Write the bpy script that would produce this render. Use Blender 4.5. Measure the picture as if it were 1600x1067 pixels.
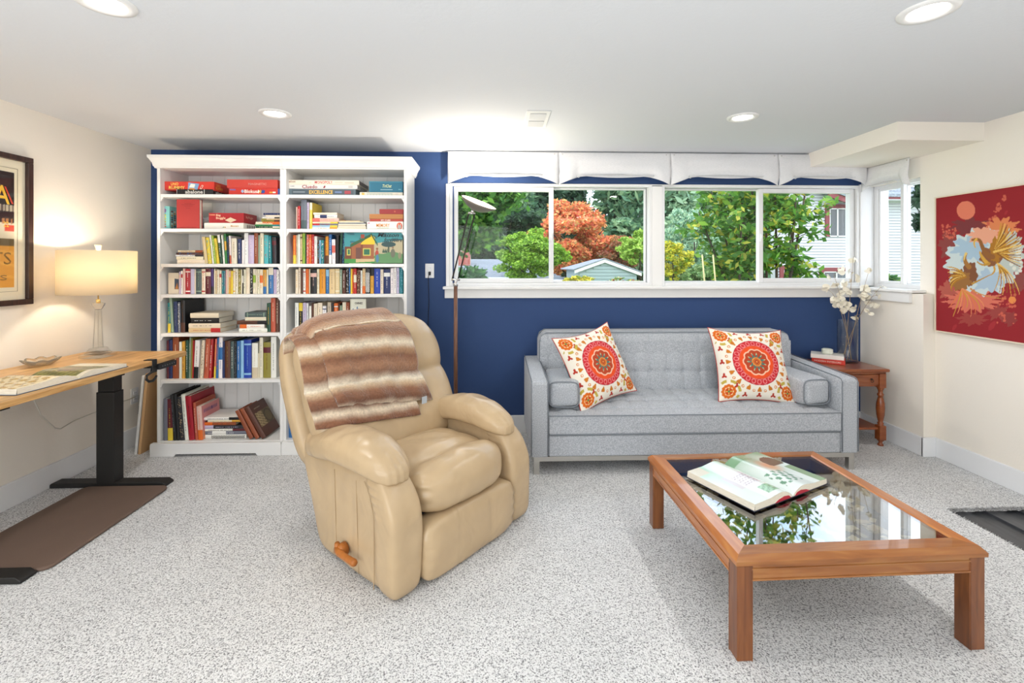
import bpy, bmesh, math, random
import numpy as np
from mathutils import Vector, Matrix, Euler, noise as mnoise
from mathutils.bvhtree import BVHTree
for o in list(bpy.data.objects): bpy.data.objects.remove(o)
SC = bpy.context.scene; COL = SC.collection; PI = math.pi
R = math.radians
rnd = random.Random(7)

# ---------------------------------------------------------------- camera
YAW = math.atan(25/720); EYE = 1.40
cam_d = bpy.data.cameras.new('camera'); cam = bpy.data.objects.new('camera', cam_d); COL.objects.link(cam)
cam.location = (0, 0, EYE); cam.rotation_euler = (R(90), 0, -YAW)
cam_d.sensor_width = 36; cam_d.lens = 36*720/1600; cam_d.shift_y = -119.5/1600
cam_d.clip_start = .02; cam_d.clip_end = 300
SC.camera = cam
# ---------------------------------------------------------------- sky, light, exposure
SC.view_settings.view_transform = 'Standard'; SC.view_settings.look = 'None'
SC.view_settings.exposure = 0.36; SC.view_settings.gamma = 1; SC.view_settings.use_curve_mapping = False
w = bpy.data.worlds.new('sky'); SC.world = w; w.use_nodes = True
nt = w.node_tree; nt.nodes.clear()
wo = nt.nodes.new('ShaderNodeOutputWorld'); bg = nt.nodes.new('ShaderNodeBackground')
tc = nt.nodes.new('ShaderNodeTexCoord'); nz = nt.nodes.new('ShaderNodeTexNoise'); cr = nt.nodes.new('ShaderNodeValToRGB')
nz.inputs['Scale'].default_value = 3.0; nz.inputs['Detail'].default_value = 5
cr.color_ramp.elements[0].position = .36; cr.color_ramp.elements[0].color = (.50, .68, .95, 1)
cr.color_ramp.elements[1].position = .56; cr.color_ramp.elements[1].color = (.95, .97, 1.0, 1)
nt.links.new(tc.outputs['Generated'], nz.inputs['Vector']); nt.links.new(nz.outputs['Fac'], cr.inputs['Fac'])
nt.links.new(cr.outputs['Color'], bg.inputs['Color']); bg.inputs['Strength'].default_value = 3.0
nt.links.new(bg.outputs[0], wo.inputs[0])

def area_light(name, loc, rot, sx, sy, power, col=(1, 1, 1), shape='RECTANGLE', spread=180):
    d = bpy.data.lights.new(name, 'AREA'); d.shape = shape; d.size = sx
    if shape == 'RECTANGLE': d.size_y = sy
    d.energy = power; d.color = col; d.spread = R(spread)
    o = bpy.data.objects.new(name, d); COL.objects.link(o); o.location = loc; o.rotation_euler = rot
    return o
# unseen fill lamps added for brightness: one behind the camera, one low facing up
area_light('fill_light', (-.6, -2.25, 1.25), (R(86), 0, R(-26)), 4.6, 2.0, 92, (.92, .965, 1.0))
area_light('upward_fill_light', (.2, -.3, .5), (R(180), 0, 0), 4.6, 3.0, 36, (.92, .965, 1.0))

# ---------------------------------------------------------------- materials
MATS = {}
def N(nt, t, **kw):
    n = nt.nodes.new(t)
    for k, v in kw.items(): setattr(n, k, v)
    return n
def s2l(c):
    if isinstance(c, str):
        c = c.lstrip('#'); c = [int(c[i:i+2], 16)/255 for i in (0, 2, 4)]
    return tuple(((x/12.92) if x <= .04045 else ((x+.055)/1.055)**2.4) for x in c[:3])
def mat(name, col=(.8, .8, .8), rough=.5, metal=0, spec=.5, bump=None, var=None, attr=None, sheen=0, coat=0, trans=0, ior=1.45, emit=None, alpha=None, coord='Object'):
    """procedural principled material; col sRGB; var=(scale, amount, (sx,sy,sz)) value noise; bump=(scale, strength, (sx,sy,sz))"""
    if name in MATS: return MATS[name]
    m = bpy.data.materials.new(name); m.use_nodes = True; nt = m.node_tree
    b = nt.nodes['Principled BSDF']; lin = s2l(col)
    b.inputs['Base Color'].default_value = (*lin, 1); b.inputs['Roughness'].default_value = rough
    b.inputs['Metallic'].default_value = metal; b.inputs['Specular IOR Level'].default_value = spec
    b.inputs['Sheen Weight'].default_value = sheen; b.inputs['Coat Weight'].default_value = coat
    b.inputs['Transmission Weight'].default_value = trans; b.inputs['IOR'].default_value = ior
    if emit: b.inputs['Emission Color'].default_value = (*s2l(emit[0]), 1); b.inputs['Emission Strength'].default_value = emit[1]
    if alpha is not None: b.inputs['Alpha'].default_value = alpha
    tcn = N(nt, 'ShaderNodeTexCoord')
    src = None
    if attr:
        a = N(nt, 'ShaderNodeAttribute', attribute_name=attr); src = a.outputs['Color']
    def noise_fac(scale, sv, detail=3):
        mp = N(nt, 'ShaderNodeMapping'); mp.inputs['Scale'].default_value = sv
        nt.links.new(tcn.outputs[coord], mp.inputs['Vector'])
        n = N(nt, 'ShaderNodeTexNoise'); n.inputs['Scale'].default_value = scale; n.inputs['Detail'].default_value = detail
        nt.links.new(mp.outputs[0], n.inputs['Vector']); return n.outputs['Fac']
    if var:
        f = noise_fac(var[0], var[2] if len(var) > 2 else (1, 1, 1))
        mr = N(nt, 'ShaderNodeMapRange'); mr.inputs['From Min'].default_value = .3; mr.inputs['From Max'].default_value = .7
        mr.inputs['To Min'].default_value = 1-var[1]; mr.inputs['To Max'].default_value = 1+var[1]
        nt.links.new(f, mr.inputs['Value'])
        mx = N(nt, 'ShaderNodeVectorMath', operation='SCALE')
        if src: nt.links.new(src, mx.inputs[0])
        else: mx.inputs[0].default_value = lin
        nt.links.new(mr.outputs[0], mx.inputs['Scale']); src = mx.outputs[0]
    if src: nt.links.new(src, b.inputs['Base Color'])
    if bump:
        f = noise_fac(bump[0], bump[2] if len(bump) > 2 else (1, 1, 1), 4)
        bn = N(nt, 'ShaderNodeBump'); bn.inputs['Strength'].default_value = bump[1]; bn.inputs['Distance'].default_value = bump[3] if len(bump) > 3 else .005
        nt.links.new(f, bn.inputs['Height']); nt.links.new(bn.outputs[0], b.inputs['Normal'])
    MATS[name] = m; return m

def ramp_mat(name, stops, scale, sv=(1, 1, 1), detail=6, rough=.5, bump=0, dist=.003, spec=.5, distort=0, sheen=0, coord='Object', coat=0, wave=None):
    m = bpy.data.materials.new(name); m.use_nodes = True; nt = m.node_tree; b = nt.nodes['Principled BSDF']
    tcn = N(nt, 'ShaderNodeTexCoord'); mp = N(nt, 'ShaderNodeMapping'); mp.inputs['Scale'].default_value = sv
    nt.links.new(tcn.outputs[coord], mp.inputs['Vector'])
    n = N(nt, 'ShaderNodeTexNoise'); n.inputs['Scale'].default_value = scale; n.inputs['Detail'].default_value = detail; n.inputs['Distortion'].default_value = distort
    nt.links.new(mp.outputs[0], n.inputs['Vector'])
    c = N(nt, 'ShaderNodeValToRGB'); e = c.color_ramp.elements
    while len(e) < len(stops): e.new(.5)
    for i, (p, q) in enumerate(stops): e[i].position = p; e[i].color = (*s2l(q), 1)
    nt.links.new(n.outputs['Fac'], c.inputs['Fac']); nt.links.new(c.outputs['Color'], b.inputs['Base Color'])
    b.inputs['Roughness'].default_value = rough; b.inputs['Specular IOR Level'].default_value = spec
    b.inputs['Sheen Weight'].default_value = sheen; b.inputs['Coat Weight'].default_value = coat
    if bump:
        bn = N(nt, 'ShaderNodeBump'); bn.inputs['Strength'].default_value = bump; bn.inputs['Distance'].default_value = dist
        nt.links.new(n.outputs['Fac'], bn.inputs['Height']); nt.links.new(bn.outputs[0], b.inputs['Normal'])
    MATS[name] = m; return m

def glass_sheet(name, ior=1.5, tint=(1, 1, 1), gain=1.0):
    m = bpy.data.materials.new(name); m.use_nodes = True; nt = m.node_tree; nt.nodes.clear()
    o = N(nt, 'ShaderNodeOutputMaterial'); mx = N(nt, 'ShaderNodeMixShader'); t = N(nt, 'ShaderNodeBsdfTransparent'); g = N(nt, 'ShaderNodeBsdfGlossy')
    t.inputs['Color'].default_value = (*tint, 1); g.inputs['Roughness'].default_value = .0
    # Schlick reflectance, the same from both faces of the sheet
    r0 = ((ior-1)/(ior+1))**2
    f = N(nt, 'ShaderNodeLayerWeight'); f.inputs['Blend'].default_value = .5
    pw = N(nt, 'ShaderNodeMath', operation='POWER'); pw.inputs[1].default_value = 5; nt.links.new(f.outputs['Facing'], pw.inputs[0])
    ma = N(nt, 'ShaderNodeMath', operation='MULTIPLY_ADD'); ma.inputs[1].default_value = 1-r0; ma.inputs[2].default_value = r0; nt.links.new(pw.outputs[0], ma.inputs[0])
    mm = N(nt, 'ShaderNodeMath', operation='MULTIPLY'); mm.inputs[1].default_value = gain; mm.use_clamp = True
    nt.links.new(ma.outputs[0], mm.inputs[0]); nt.links.new(mm.outputs[0], mx.inputs[0])
    nt.links.new(t.outputs[0], mx.inputs[1]); nt.links.new(g.outputs[0], mx.inputs[2]); nt.links.new(mx.outputs[0], o.inputs[0])
    MATS[name] = m; return m
def emitter(name, col, strength):
    m = bpy.data.materials.new(name); m.use_nodes = True; nt = m.node_tree; nt.nodes.clear()
    o = N(nt, 'ShaderNodeOutputMaterial'); e = N(nt, 'ShaderNodeEmission'); e.inputs['Color'].default_value = (*s2l(col), 1); e.inputs['Strength'].default_value = strength
    nt.links.new(e.outputs[0], o.inputs[0]); MATS[name] = m; return m

white_paint = mat('white_paint', '#e9e8e6', .35)
white_vinyl = mat('white_vinyl', '#e4e4e4', .3)
trim_paint = mat('trim_paint', '#ecedef', .4)
wall_cream = mat('wall_cream', '#f3ece1', .75, spec=.2, bump=(90, .12))
wall_blue = mat('wall_blue', '#334a76', .6, spec=.25, bump=(90, .1))
ceil_m = mat('ceiling_paint', '#d8dadd', .85, spec=.1, bump=(60, .15))
dark_floor = ramp_mat('dark_wood_floor', [(.3, '#35373b'), (.7, '#4b4d51')], 6, (8, 1, 1), rough=.35)
def carpet_mat():
    m = bpy.data.materials.new('carpet_pile'); m.use_nodes = True; nt = m.node_tree; b = nt.nodes['Principled BSDF']
    tcn = N(nt, 'ShaderNodeTexCoord')
    n1 = N(nt, 'ShaderNodeTexNoise'); n1.inputs['Scale'].default_value = 150; n1.inputs['Detail'].default_value = 3; n1.inputs['Roughness'].default_value = .7
    n2 = N(nt, 'ShaderNodeTexVoronoi'); n2.inputs['Scale'].default_value = 230
    n3 = N(nt, 'ShaderNodeTexNoise'); n3.inputs['Scale'].default_value = 2.2; n3.inputs['Detail'].default_value = 2
    for n in (n1, n2, n3): nt.links.new(tcn.outputs['Object'], n.inputs['Vector'])
    c = N(nt, 'ShaderNodeValToRGB'); e = c.color_ramp.elements
    for _ in range(2): e.new(.5)
    for i, (p, q) in enumerate([(.30, '#7f7f81'), (.38, '#b6b6b7'), (.47, '#d8d8d8'), (.60, '#e9e9e9')]): e[i].position = p; e[i].color = (*s2l(q), 1)
    cellv = N(nt, 'ShaderNodeSeparateColor'); nt.links.new(n2.outputs['Color'], cellv.inputs[0])
    mixv = N(nt, 'ShaderNodeMath', operation='MULTIPLY_ADD'); mixv.inputs[1].default_value = .36; nt.links.new(cellv.outputs[0], mixv.inputs[0])
    sb = N(nt, 'ShaderNodeMath', operation='SUBTRACT'); sb.inputs[1].default_value = .18; nt.links.new(n1.outputs['Fac'], sb.inputs[0]); nt.links.new(sb.outputs[0], mixv.inputs[2])
    nt.links.new(mixv.outputs[0], c.inputs['Fac'])
    mr = N(nt, 'ShaderNodeMapRange'); mr.inputs['From Min'].default_value = .3; mr.inputs['From Max'].default_value = .7; mr.inputs['To Min'].default_value = .95; mr.inputs['To Max'].default_value = 1.05
    nt.links.new(n3.outputs['Fac'], mr.inputs['Value'])
    sc = N(nt, 'ShaderNodeVectorMath', operation='SCALE'); nt.links.new(c.outputs['Color'], sc.inputs[0]); nt.links.new(mr.outputs[0], sc.inputs['Scale'])
    nt.links.new(sc.outputs[0], b.inputs['Base Color']); b.inputs['Roughness'].default_value = .95; b.inputs['Specular IOR Level'].default_value = .1
    ad = N(nt, 'ShaderNodeMath', operation='SUBTRACT'); nt.links.new(n1.outputs['Fac'], ad.inputs[0]); nt.links.new(n2.outputs['Distance'], ad.inputs[1])
    bn = N(nt, 'ShaderNodeBump'); bn.inputs['Strength'].default_value = .5; bn.inputs['Distance'].default_value = .004
    nt.links.new(ad.outputs[0], bn.inputs['Height']); nt.links.new(bn.outputs[0], b.inputs['Normal'])
    return m
carpet = carpet_mat()
leather = mat('leather', '#c0a784', .27, spec=.5, var=(5, .07), bump=(220, .12, (1, 1, 1), .002))
def leather_creases():
    nt = leather.node_tree; b = nt.nodes['Principled BSDF']; bn = [n for n in nt.nodes if n.type == 'BUMP'][0]
    tcn = [n for n in nt.nodes if n.type == 'TEX_COORD'][0]
    n = N(nt, 'ShaderNodeTexNoise'); n.inputs['Scale'].default_value = 4.5; n.inputs['Detail'].default_value = 2; n.inputs['Distortion'].default_value = 1.6
    nt.links.new(tcn.outputs['Object'], n.inputs['Vector'])
    b2 = N(nt, 'ShaderNodeBump'); b2.inputs['Strength'].default_value = .32; b2.inputs['Distance'].default_value = .025
    nt.links.new(n.outputs['Fac'], b2.inputs['Height']); nt.links.new(bn.outputs[0], b2.inputs['Normal']); nt.links.new(b2.outputs[0], b.inputs['Normal'])
leather_creases()
leather_seam = mat('leather_seam', '#a88a60', .55)
grey_fabric = ramp_mat('heather_fabric', [(.34, '#9a9fa6'), (.5, '#b0b4ba'), (.66, '#c6c9ce')], 170, (1, 1, 1), 4, rough=.9, bump=.3, dist=.0015, spec=.15, sheen=.2)
grey_piping = mat('grey_piping', '#82888f', .8)
steel = mat('brushed_steel', '#c9c6c0', .28, metal=1)
chrome = mat('chrome', '#d8d8d8', .12, metal=1)
bronze = mat('dark_bronze', '#3c3734', .4, metal=.6)
rod_wood = ramp_mat('walnut_tube', [(.3, '#56372a'), (.7, '#84593f')], 5, (30, 30, 2), rough=.35)
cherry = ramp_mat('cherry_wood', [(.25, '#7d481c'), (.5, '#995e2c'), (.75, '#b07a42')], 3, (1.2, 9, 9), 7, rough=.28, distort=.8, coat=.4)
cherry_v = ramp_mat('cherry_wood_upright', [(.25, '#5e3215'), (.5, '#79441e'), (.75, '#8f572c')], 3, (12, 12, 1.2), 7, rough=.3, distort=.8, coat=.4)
dark_cherry = ramp_mat('dark_cherry_wood', [(.25, '#6d3216'), (.5, '#8c4822'), (.75, '#a05c30')], 3, (2, 2, 10), 6, rough=.3, coat=.3)
groove_m = mat('dark_groove', '#4a2510', .6)
acacia = ramp_mat('acacia_wood', [(.25, '#8d6238'), (.42, '#b88a52'), (.55, '#cfa268'), (.75, '#dcb47c')], 2.6, (9, 1.0, 9), 7, rough=.4, distort=1.2)
lever_wood = mat('lever_wood', '#b06a2e', .35, var=(12, .12, (1, 6, 1)))
black_metal = mat('black_metal', '#2c2b2a', .45, metal=.3, bump=(300, .1))
black_plastic = mat('black_plastic', '#1d1d1f', .5)
brown_mat = mat('brown_foam', '#6f5b4f', .7, bump=(400, .3), var=(8, .03))
gold_m = mat('pale_gold', '#e3c88a', .25, metal=.9)
petal_m = mat('dried_petal', '#f1ead8', .7, sheen=.2)
twig_m = mat('twig', '#a48d72', .8)
page_m = ramp_mat('page_edges', [(.3, '#d8d0bd'), (.7, '#f0eadc')], 40, (1, 1, 20), 2, rough=.8)
print_m = mat('printed_cover', attr='Col', rough=.45)
print_gloss = mat('printed_gloss', attr='Col', rough=.22, coat=.3)
print_matte = mat('printed_matte', attr='Col', rough=.8, spec=.2)
window_glass = glass_sheet('window_glass', 1.45, (.985, .992, .99), .35)
crystal = glass_sheet('crystal', 1.6, (.975, .97, .95), 1.6)
vase_glass = glass_sheet('vase_glass', 1.45, (.965, .975, .975), 1.2)
table_glass = glass_sheet('table_glass', 2.1, (.93, .93, .91), 1.7)
frame_glass = glass_sheet('picture_glass', 1.45, (1, 1, 1), .6)

# ---------------------------------------------------------------- mesh helpers
def link(name, me, parent=None, m=None, smooth=False):
    o = bpy.data.objects.new(name, me); COL.objects.link(o)
    if parent is not None: o.parent = parent
    if m is not None:
        me.materials.clear()
        for x in (m if isinstance(m, (list, tuple)) else [m]): me.materials.append(x)
    if smooth: me.shade_smooth()
    return o
def tag(o, label=None, cat=None, group=None, kind=None):
    if label: o['label'] = label
    if cat: o['category'] = cat
    if group: o['group'] = group
    if kind: o['kind'] = kind
    return o
def thing(name, loc, label, cat, rz=0, group=None):
    o = bpy.data.objects.new(name, None); COL.objects.link(o); o.location = loc; o.rotation_euler = (0, 0, rz)
    o.empty_display_size = .1
    return tag(o, label, cat, group)
class MB:
    def __init__(s): s.v = []; s.f = []; s.mi = []; s.c = []
    def add(s, vs, fs, mi=0, col=(1, 1, 1)):
        n = len(s.v); s.v += [tuple(q) for q in vs]; s.f += [tuple(i+n for i in f) for f in fs]; s.mi += [mi]*len(fs); s.c += [col]*len(fs); return s
    def box(s, x0, x1, y0, y1, z0, z1, mi=0, col=(1, 1, 1), M=None):
        vs = [Vector((x, y, z)) for x in (x0, x1) for y in (y0, y1) for z in (z0, z1)]
        if M is not None: vs = [M @ v for v in vs]
        return s.add(vs, [(0, 1, 3, 2), (4, 6, 7, 5), (0, 4, 5, 1), (2, 3, 7, 6), (0, 2, 6, 4), (1, 5, 7, 3)], mi, col)
    def quad(s, a, b, c, d, mi=0, col=(1, 1, 1)): return s.add([a, b, c, d], [(0, 1, 2, 3)], mi, col)
    def tube(s, pts, r, n=8, mi=0, col=(1, 1, 1), cap=True):
        pts = [Vector(p) for p in pts]; rs = r if isinstance(r, (list, tuple)) else [r]*len(pts)
        vs = []; up = Vector((0, 0, 1))
        for i, p in enumerate(pts):
            d = (pts[min(i+1, len(pts)-1)]-pts[max(i-1, 0)]).normalized()
            a = d.cross(up if abs(d.z) < .95 else Vector((1, 0, 0))).normalized(); b = d.cross(a)
            if i and a.dot(pa) < 0: a = -a; b = -b
            pa = a
            for k in range(n):
                t = 2*PI*k/n; vs.append(p+(a*math.cos(t)+b*math.sin(t))*rs[i])
        fs = [(i*n+k, i*n+(k+1) % n, (i+1)*n+(k+1) % n, (i+1)*n+k) for i in range(len(pts)-1) for k in range(n)]
        if cap: fs += [tuple(range(n))[::-1], tuple((len(pts)-1)*n+k for k in range(n))]
        return s.add(vs, fs, mi, col)
    def lathe(s, prof, n=32, c=(0, 0, 0), mi=0, closed=False):
        vs = []
        for (r, z) in prof:
            for k in range(n):
                t = 2*PI*k/n; vs.append((c[0]+r*math.cos(t), c[1]+r*math.sin(t), c[2]+z))
        m = len(prof)
        fs = [(i*n+k, i*n+(k+1) % n, (i+1)*n+(k+1) % n, (i+1)*n+k) for i in range(m-1) for k in range(n)]
        if closed: fs += [((m-1)*n+k, (m-1)*n+(k+1) % n, (k+1) % n, k) for k in range(n)]
        return s.add(vs, fs, mi)
    def prism(s, poly, axis, a0, a1, mi=0, col=(1, 1, 1), M=None):
        """poly: 2-D outline; axis x: (y,z), y: (x,z), z: (x,y)"""
        def P(u, v, a): q = Vector({'x': (a, u, v), 'y': (u, a, v), 'z': (u, v, a)}[axis]); return M @ q if M is not None else q
        n = len(poly); vs = [P(u, v, a0) for u, v in poly]+[P(u, v, a1) for u, v in poly]
        fs = [tuple(range(n))[::-1], tuple(range(n, 2*n))]+[(i, (i+1) % n, n+(i+1) % n, n+i) for i in range(n)]
        return s.add(vs, fs, mi, col)
    def mesh(s, name='mesh', fix=True):
        me = bpy.data.meshes.new(name); me.from_pydata(s.v, [], s.f)
        me.polygons.foreach_set('material_index', s.mi)
        if any(c != (1, 1, 1) for c in s.c):
            a = me.color_attributes.new('Col', 'FLOAT_COLOR', 'CORNER'); arr = []
            for f, c in zip(s.f, s.c): arr += [(*c[:3], 1)]*len(f)
            a.data.foreach_set('color', np.array(arr, dtype=np.float32).ravel())
        if fix:
            bm = bmesh.new(); bm.from_mesh(me); bmesh.ops.recalc_face_normals(bm, faces=bm.faces); bm.to_mesh(me); bm.free()
        me.update(); return me
    def build(s, name, m, parent=None, smooth=False, bevel=0, seg=2, fix=True):
        o = link(name, s.mesh(name, fix), parent, m, smooth)
        if bevel: add_bevel(o, bevel, seg)
        return o
def add_bevel(o, w, seg=3):
    b = o.modifiers.new('bevel', 'BEVEL'); b.width = w; b.segments = seg; b.limit_method = 'ANGLE'; b.angle_limit = R(35); b.harden_normals = True
    o.data.shade_smooth(); return o
def box(name, x0, x1, y0, y1, z0, z1, m, parent=None, bevel=0, seg=2):
    return MB().box(x0, x1, y0, y1, z0, z1).build(name, m, parent, bevel=bevel, seg=seg)
def soft(name, half, m, parent, p=6, n=14, fn=None, subdiv=0):
    """rounded cushion: a gridded box surface pulled to a p-norm ball, scaled by half, then bent by fn(a,b,c,x,y,z)->(x,y,z); a,b,c are in [-1,1]"""
    idx = {}; vs = []; fs = []
    nn = n if isinstance(n, (tuple, list)) else (n, n, n)
    def V(i, j, k):
        q = (i, j, k)
        if q not in idx:
            idx[q] = len(vs); a, b, c = (2*i/nn[0]-1, 2*j/nn[1]-1, 2*k/nn[2]-1)
            mx = max(abs(a), abs(b), abs(c)); L = (abs(a)**p+abs(b)**p+abs(c)**p)**(1/p)
            a, b, c = a*mx/L, b*mx/L, c*mx/L
            x, y, z = a*half[0], b*half[1], c*half[2]
            vs.append(fn(a, b, c, x, y, z) if fn else (x, y, z))
        return idx[q]
    nx, ny, nz_ = nn
    for i in range(nx):
        for j in range(ny):
            fs.append((V(i, j, 0), V(i, j+1, 0), V(i+1, j+1, 0), V(i+1, j, 0))); fs.append((V(i, j, nz_), V(i+1, j, nz_), V(i+1, j+1, nz_), V(i, j+1, nz_)))
    for i in range(nx):
        for k in range(nz_):
            fs.append((V(i, 0, k), V(i+1, 0, k), V(i+1, 0, k+1), V(i, 0, k+1))); fs.append((V(i, ny, k), V(i, ny, k+1), V(i+1, ny, k+1), V(i+1, ny, k)))
    for j in range(ny):
        for k in range(nz_):
            fs.append((V(0, j, k), V(0, j, k+1), V(0, j+1, k+1), V(0, j+1, k))); fs.append((V(nx, j, k), V(nx, j+1, k), V(nx, j+1, k+1), V(nx, j, k+1)))
    me = bpy.data.meshes.new(name); me.from_pydata(vs, [], fs); me.shade_smooth()
    o = link(name, me, parent, m)
    if subdiv: s = o.modifiers.new('sub', 'SUBSURF'); s.levels = subdiv; s.render_levels = subdiv
    return o
def grid(name, nu, nv, fn, m, parent=None, colfn=None, thick=0, smooth=True):
    """surface from fn(u,v)->xyz with u,v in 0..1; colfn(U,V,P)->Nx3 linear colours"""
    us = np.linspace(0, 1, nu+1); vv = np.linspace(0, 1, nv+1)
    V = [tuple(fn(u, v)) for v in vv for u in us]
    F = [(j*(nu+1)+i, j*(nu+1)+i+1, (j+1)*(nu+1)+i+1, (j+1)*(nu+1)+i) for j in range(nv) for i in range(nu)]
    me = bpy.data.meshes.new(name); me.from_pydata(V, [], F)
    if colfn is not None:
        U, W = np.meshgrid(us, vv); C = colfn(U.ravel(), W.ravel(), np.array(V))
        a = me.color_attributes.new('Col', 'FLOAT_COLOR', 'POINT'); A = np.ones((len(V), 4), np.float32); A[:, :3] = C
        a.data.foreach_set('color', A.ravel())
    o = link(name, me, parent, m, smooth)
    if thick:
        s = o.modifiers.new('solid', 'SOLIDIFY'); s.thickness = thick; s.offset = 0
    return o
def hexl(h): return np.array(s2l(h))
def text(s, m, parent, loc, width, height=None, rot=(R(90), 0, 0), name='lettering', spacing=1.0, shear=0, bold=0):
    """flat lettering, its lower left corner at loc"""
    cu = bpy.data.curves.new('t', 'FONT'); cu.body = s; cu.space_character = spacing; cu.shear = shear; cu.offset = bold; cu.resolution_u = 2
    ob = bpy.data.objects.new('t', cu); COL.objects.link(ob)
    dg = bpy.context.evaluated_depsgraph_get(); me = bpy.data.meshes.new_from_object(ob.evaluated_get(dg))
    bpy.data.objects.remove(ob)
    n = len(me.vertices); co = np.empty(n*3, np.float32); me.vertices.foreach_get('co', co); co = co.reshape(-1, 3)
    mn = co.min(0); mx = co.max(0); k = width/(mx[0]-mn[0]); kz = k if height is None else height/(mx[1]-mn[1])
    co = (co-mn)*np.array([k, kz, 1]); co[:, 2] = 0; me.vertices.foreach_set('co', co.astype(np.float32).ravel()); me.update()
    o = link(name, me, parent, m); o.location = loc; o.rotation_euler = rot; return o
def struct(o): o['kind'] = 'structure'; return o
T_ = math.tan(YAW)
def X_at(px, Y):
    """world x of something at depth Y that the photograph shows at column px"""
    a = (px-800)/720; c, s = math.cos(YAW), math.sin(YAW); return Y*(a*c+s)/(c-a*s)
def Z_at(px, py, Y):
    a = (px-800)/720; c, s = math.cos(YAW), math.sin(YAW); return EYE+Y*((414-py)/720)/(c-a*s)
def photo_xy(P):
    c, s = math.cos(YAW), math.sin(YAW); d = P[:, 0]*s+P[:, 1]*c; u = P[:, 0]*c-P[:, 1]*s
    return 800+720*u/d, 414-720*(P[:, 2]-EYE)/d
# ================================================================ THE ROOM
XL, XR, XS, YB, YF, ZC = -2.81, 3.22, 3.13, 3.855, -2.6, 2.34
struct(MB().box(XL-.15, XL, YF, YB+.2, -.1, ZC+.1).build('wall_left', wall_cream))
wb = MB()
for b in [(XL, -.35, 0, ZC), (-.35, 3.06, 0, 1.20), (-.35, 3.06, 2.066, ZC), (3.06, XR+.2, 0, 1.20), (3.06, XR+.2, 2.06, ZC)]:
    wb.box(b[0], b[1], YB, YB+.16, b[2], b[3])
struct(wb.build('wall_back', wall_blue))
wr = MB().box(XR, XR+.15, YF, 3.39, -.1, ZC+.1).box(XS, XR+.15, 3.27, YB, 0, 1.185).box(XR, XR+.15, 3.39, YB+.02, 2.07, ZC+.1).box(XR, XR+.15, 3.27, 3.39, 0, 1.1)
struct(wr.build('wall_right', wall_cream))
struct(MB().box(XL-.15, XR+.15, YF-.15, YF, -.1, ZC+.1).build('wall_front', wall_cream))
struct(MB().box(XL-.15, XR+.15, YF-.15, YB+.2, ZC, ZC+.12).build('ceiling', ceil_m))
struct(MB().box(2.63, XR, 2.93, YB, 2.22, ZC).build('trim_1', wall_cream)); bpy.data.objects['trim_1'].name = 'soffit'
# carpet: main area and the strip beyond the dark floor, edge slightly ragged
def carpet_poly():
    pts = [(XL, YB), (XL, YF)]
    pts += [(2.585, YF)]
    y = YF
    while y < 2.56: pts.append((2.585+rnd.uniform(-.004, .004), y)); y += .02
    x = 2.585
    while x < XR: pts.append((x, 2.56+rnd.uniform(-.006, .006))); x += .015
    pts += [(XR, 2.56), (XR, YB)]
    return pts
struct(MB().prism(carpet_poly(), 'z', -.02, 0).build('floor', carpet))
fl = struct(MB().box(2.4, XR, YF, 2.7, -.1, -.03).build('floor', dark_floor))
for k in range(8):
    for j in range(3):
        y1 = 2.7-j*1.3-(k % 2)*.5
        box('plank', 2.42+k*.1, 2.518+k*.1, max(YF, y1-1.297), y1, -.03, -.018-(k*7+j) % 3*.0006, dark_floor, fl)
# tufts of pile along the cut edge of the carpet
tf = MB()
for k in range(700):
    if k % 3: x, y = 2.585+(k/700)*.635, 2.56
    else: x, y = 2.585, 2.56-(k/700)*1.6
    x += rnd.uniform(-.006, .008); y += rnd.uniform(-.012, .004); a = rnd.uniform(0, PI); s = .005
    tf.add([(x-s, y, -.006), (x+s, y, -.006), (x, y+s, -.006), (x+rnd.uniform(-.006, .006), y-.008+rnd.uniform(-.005, .005), .006+rnd.uniform(0, .004))], [(0, 1, 3), (1, 2, 3), (2, 0, 3)])
o = tf.build('carpet_fringe', carpet, bpy.data.objects['floor']); tag(o, kind='stuff')

def baseboard(name, x0, x1, y0, y1, h=.14):
    return struct(MB().box(x0, x1, y0, y1, 0, h).build(name, trim_paint, bevel=.004))
baseboard('baseboard_left', XL, XL+.018, YF, YB, .145)
baseboard('baseboard_back', XL+.018, XS, YB-.018, YB, .145)
baseboard('baseboard_side', XS-.018, XS, 3.255, YB-.018, .14)
baseboard('baseboard_return', XS-.018, XR, 3.25, 3.27, .14)
baseboard('baseboard_right', XR-.018, XR, YF, 3.25, .14)

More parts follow.
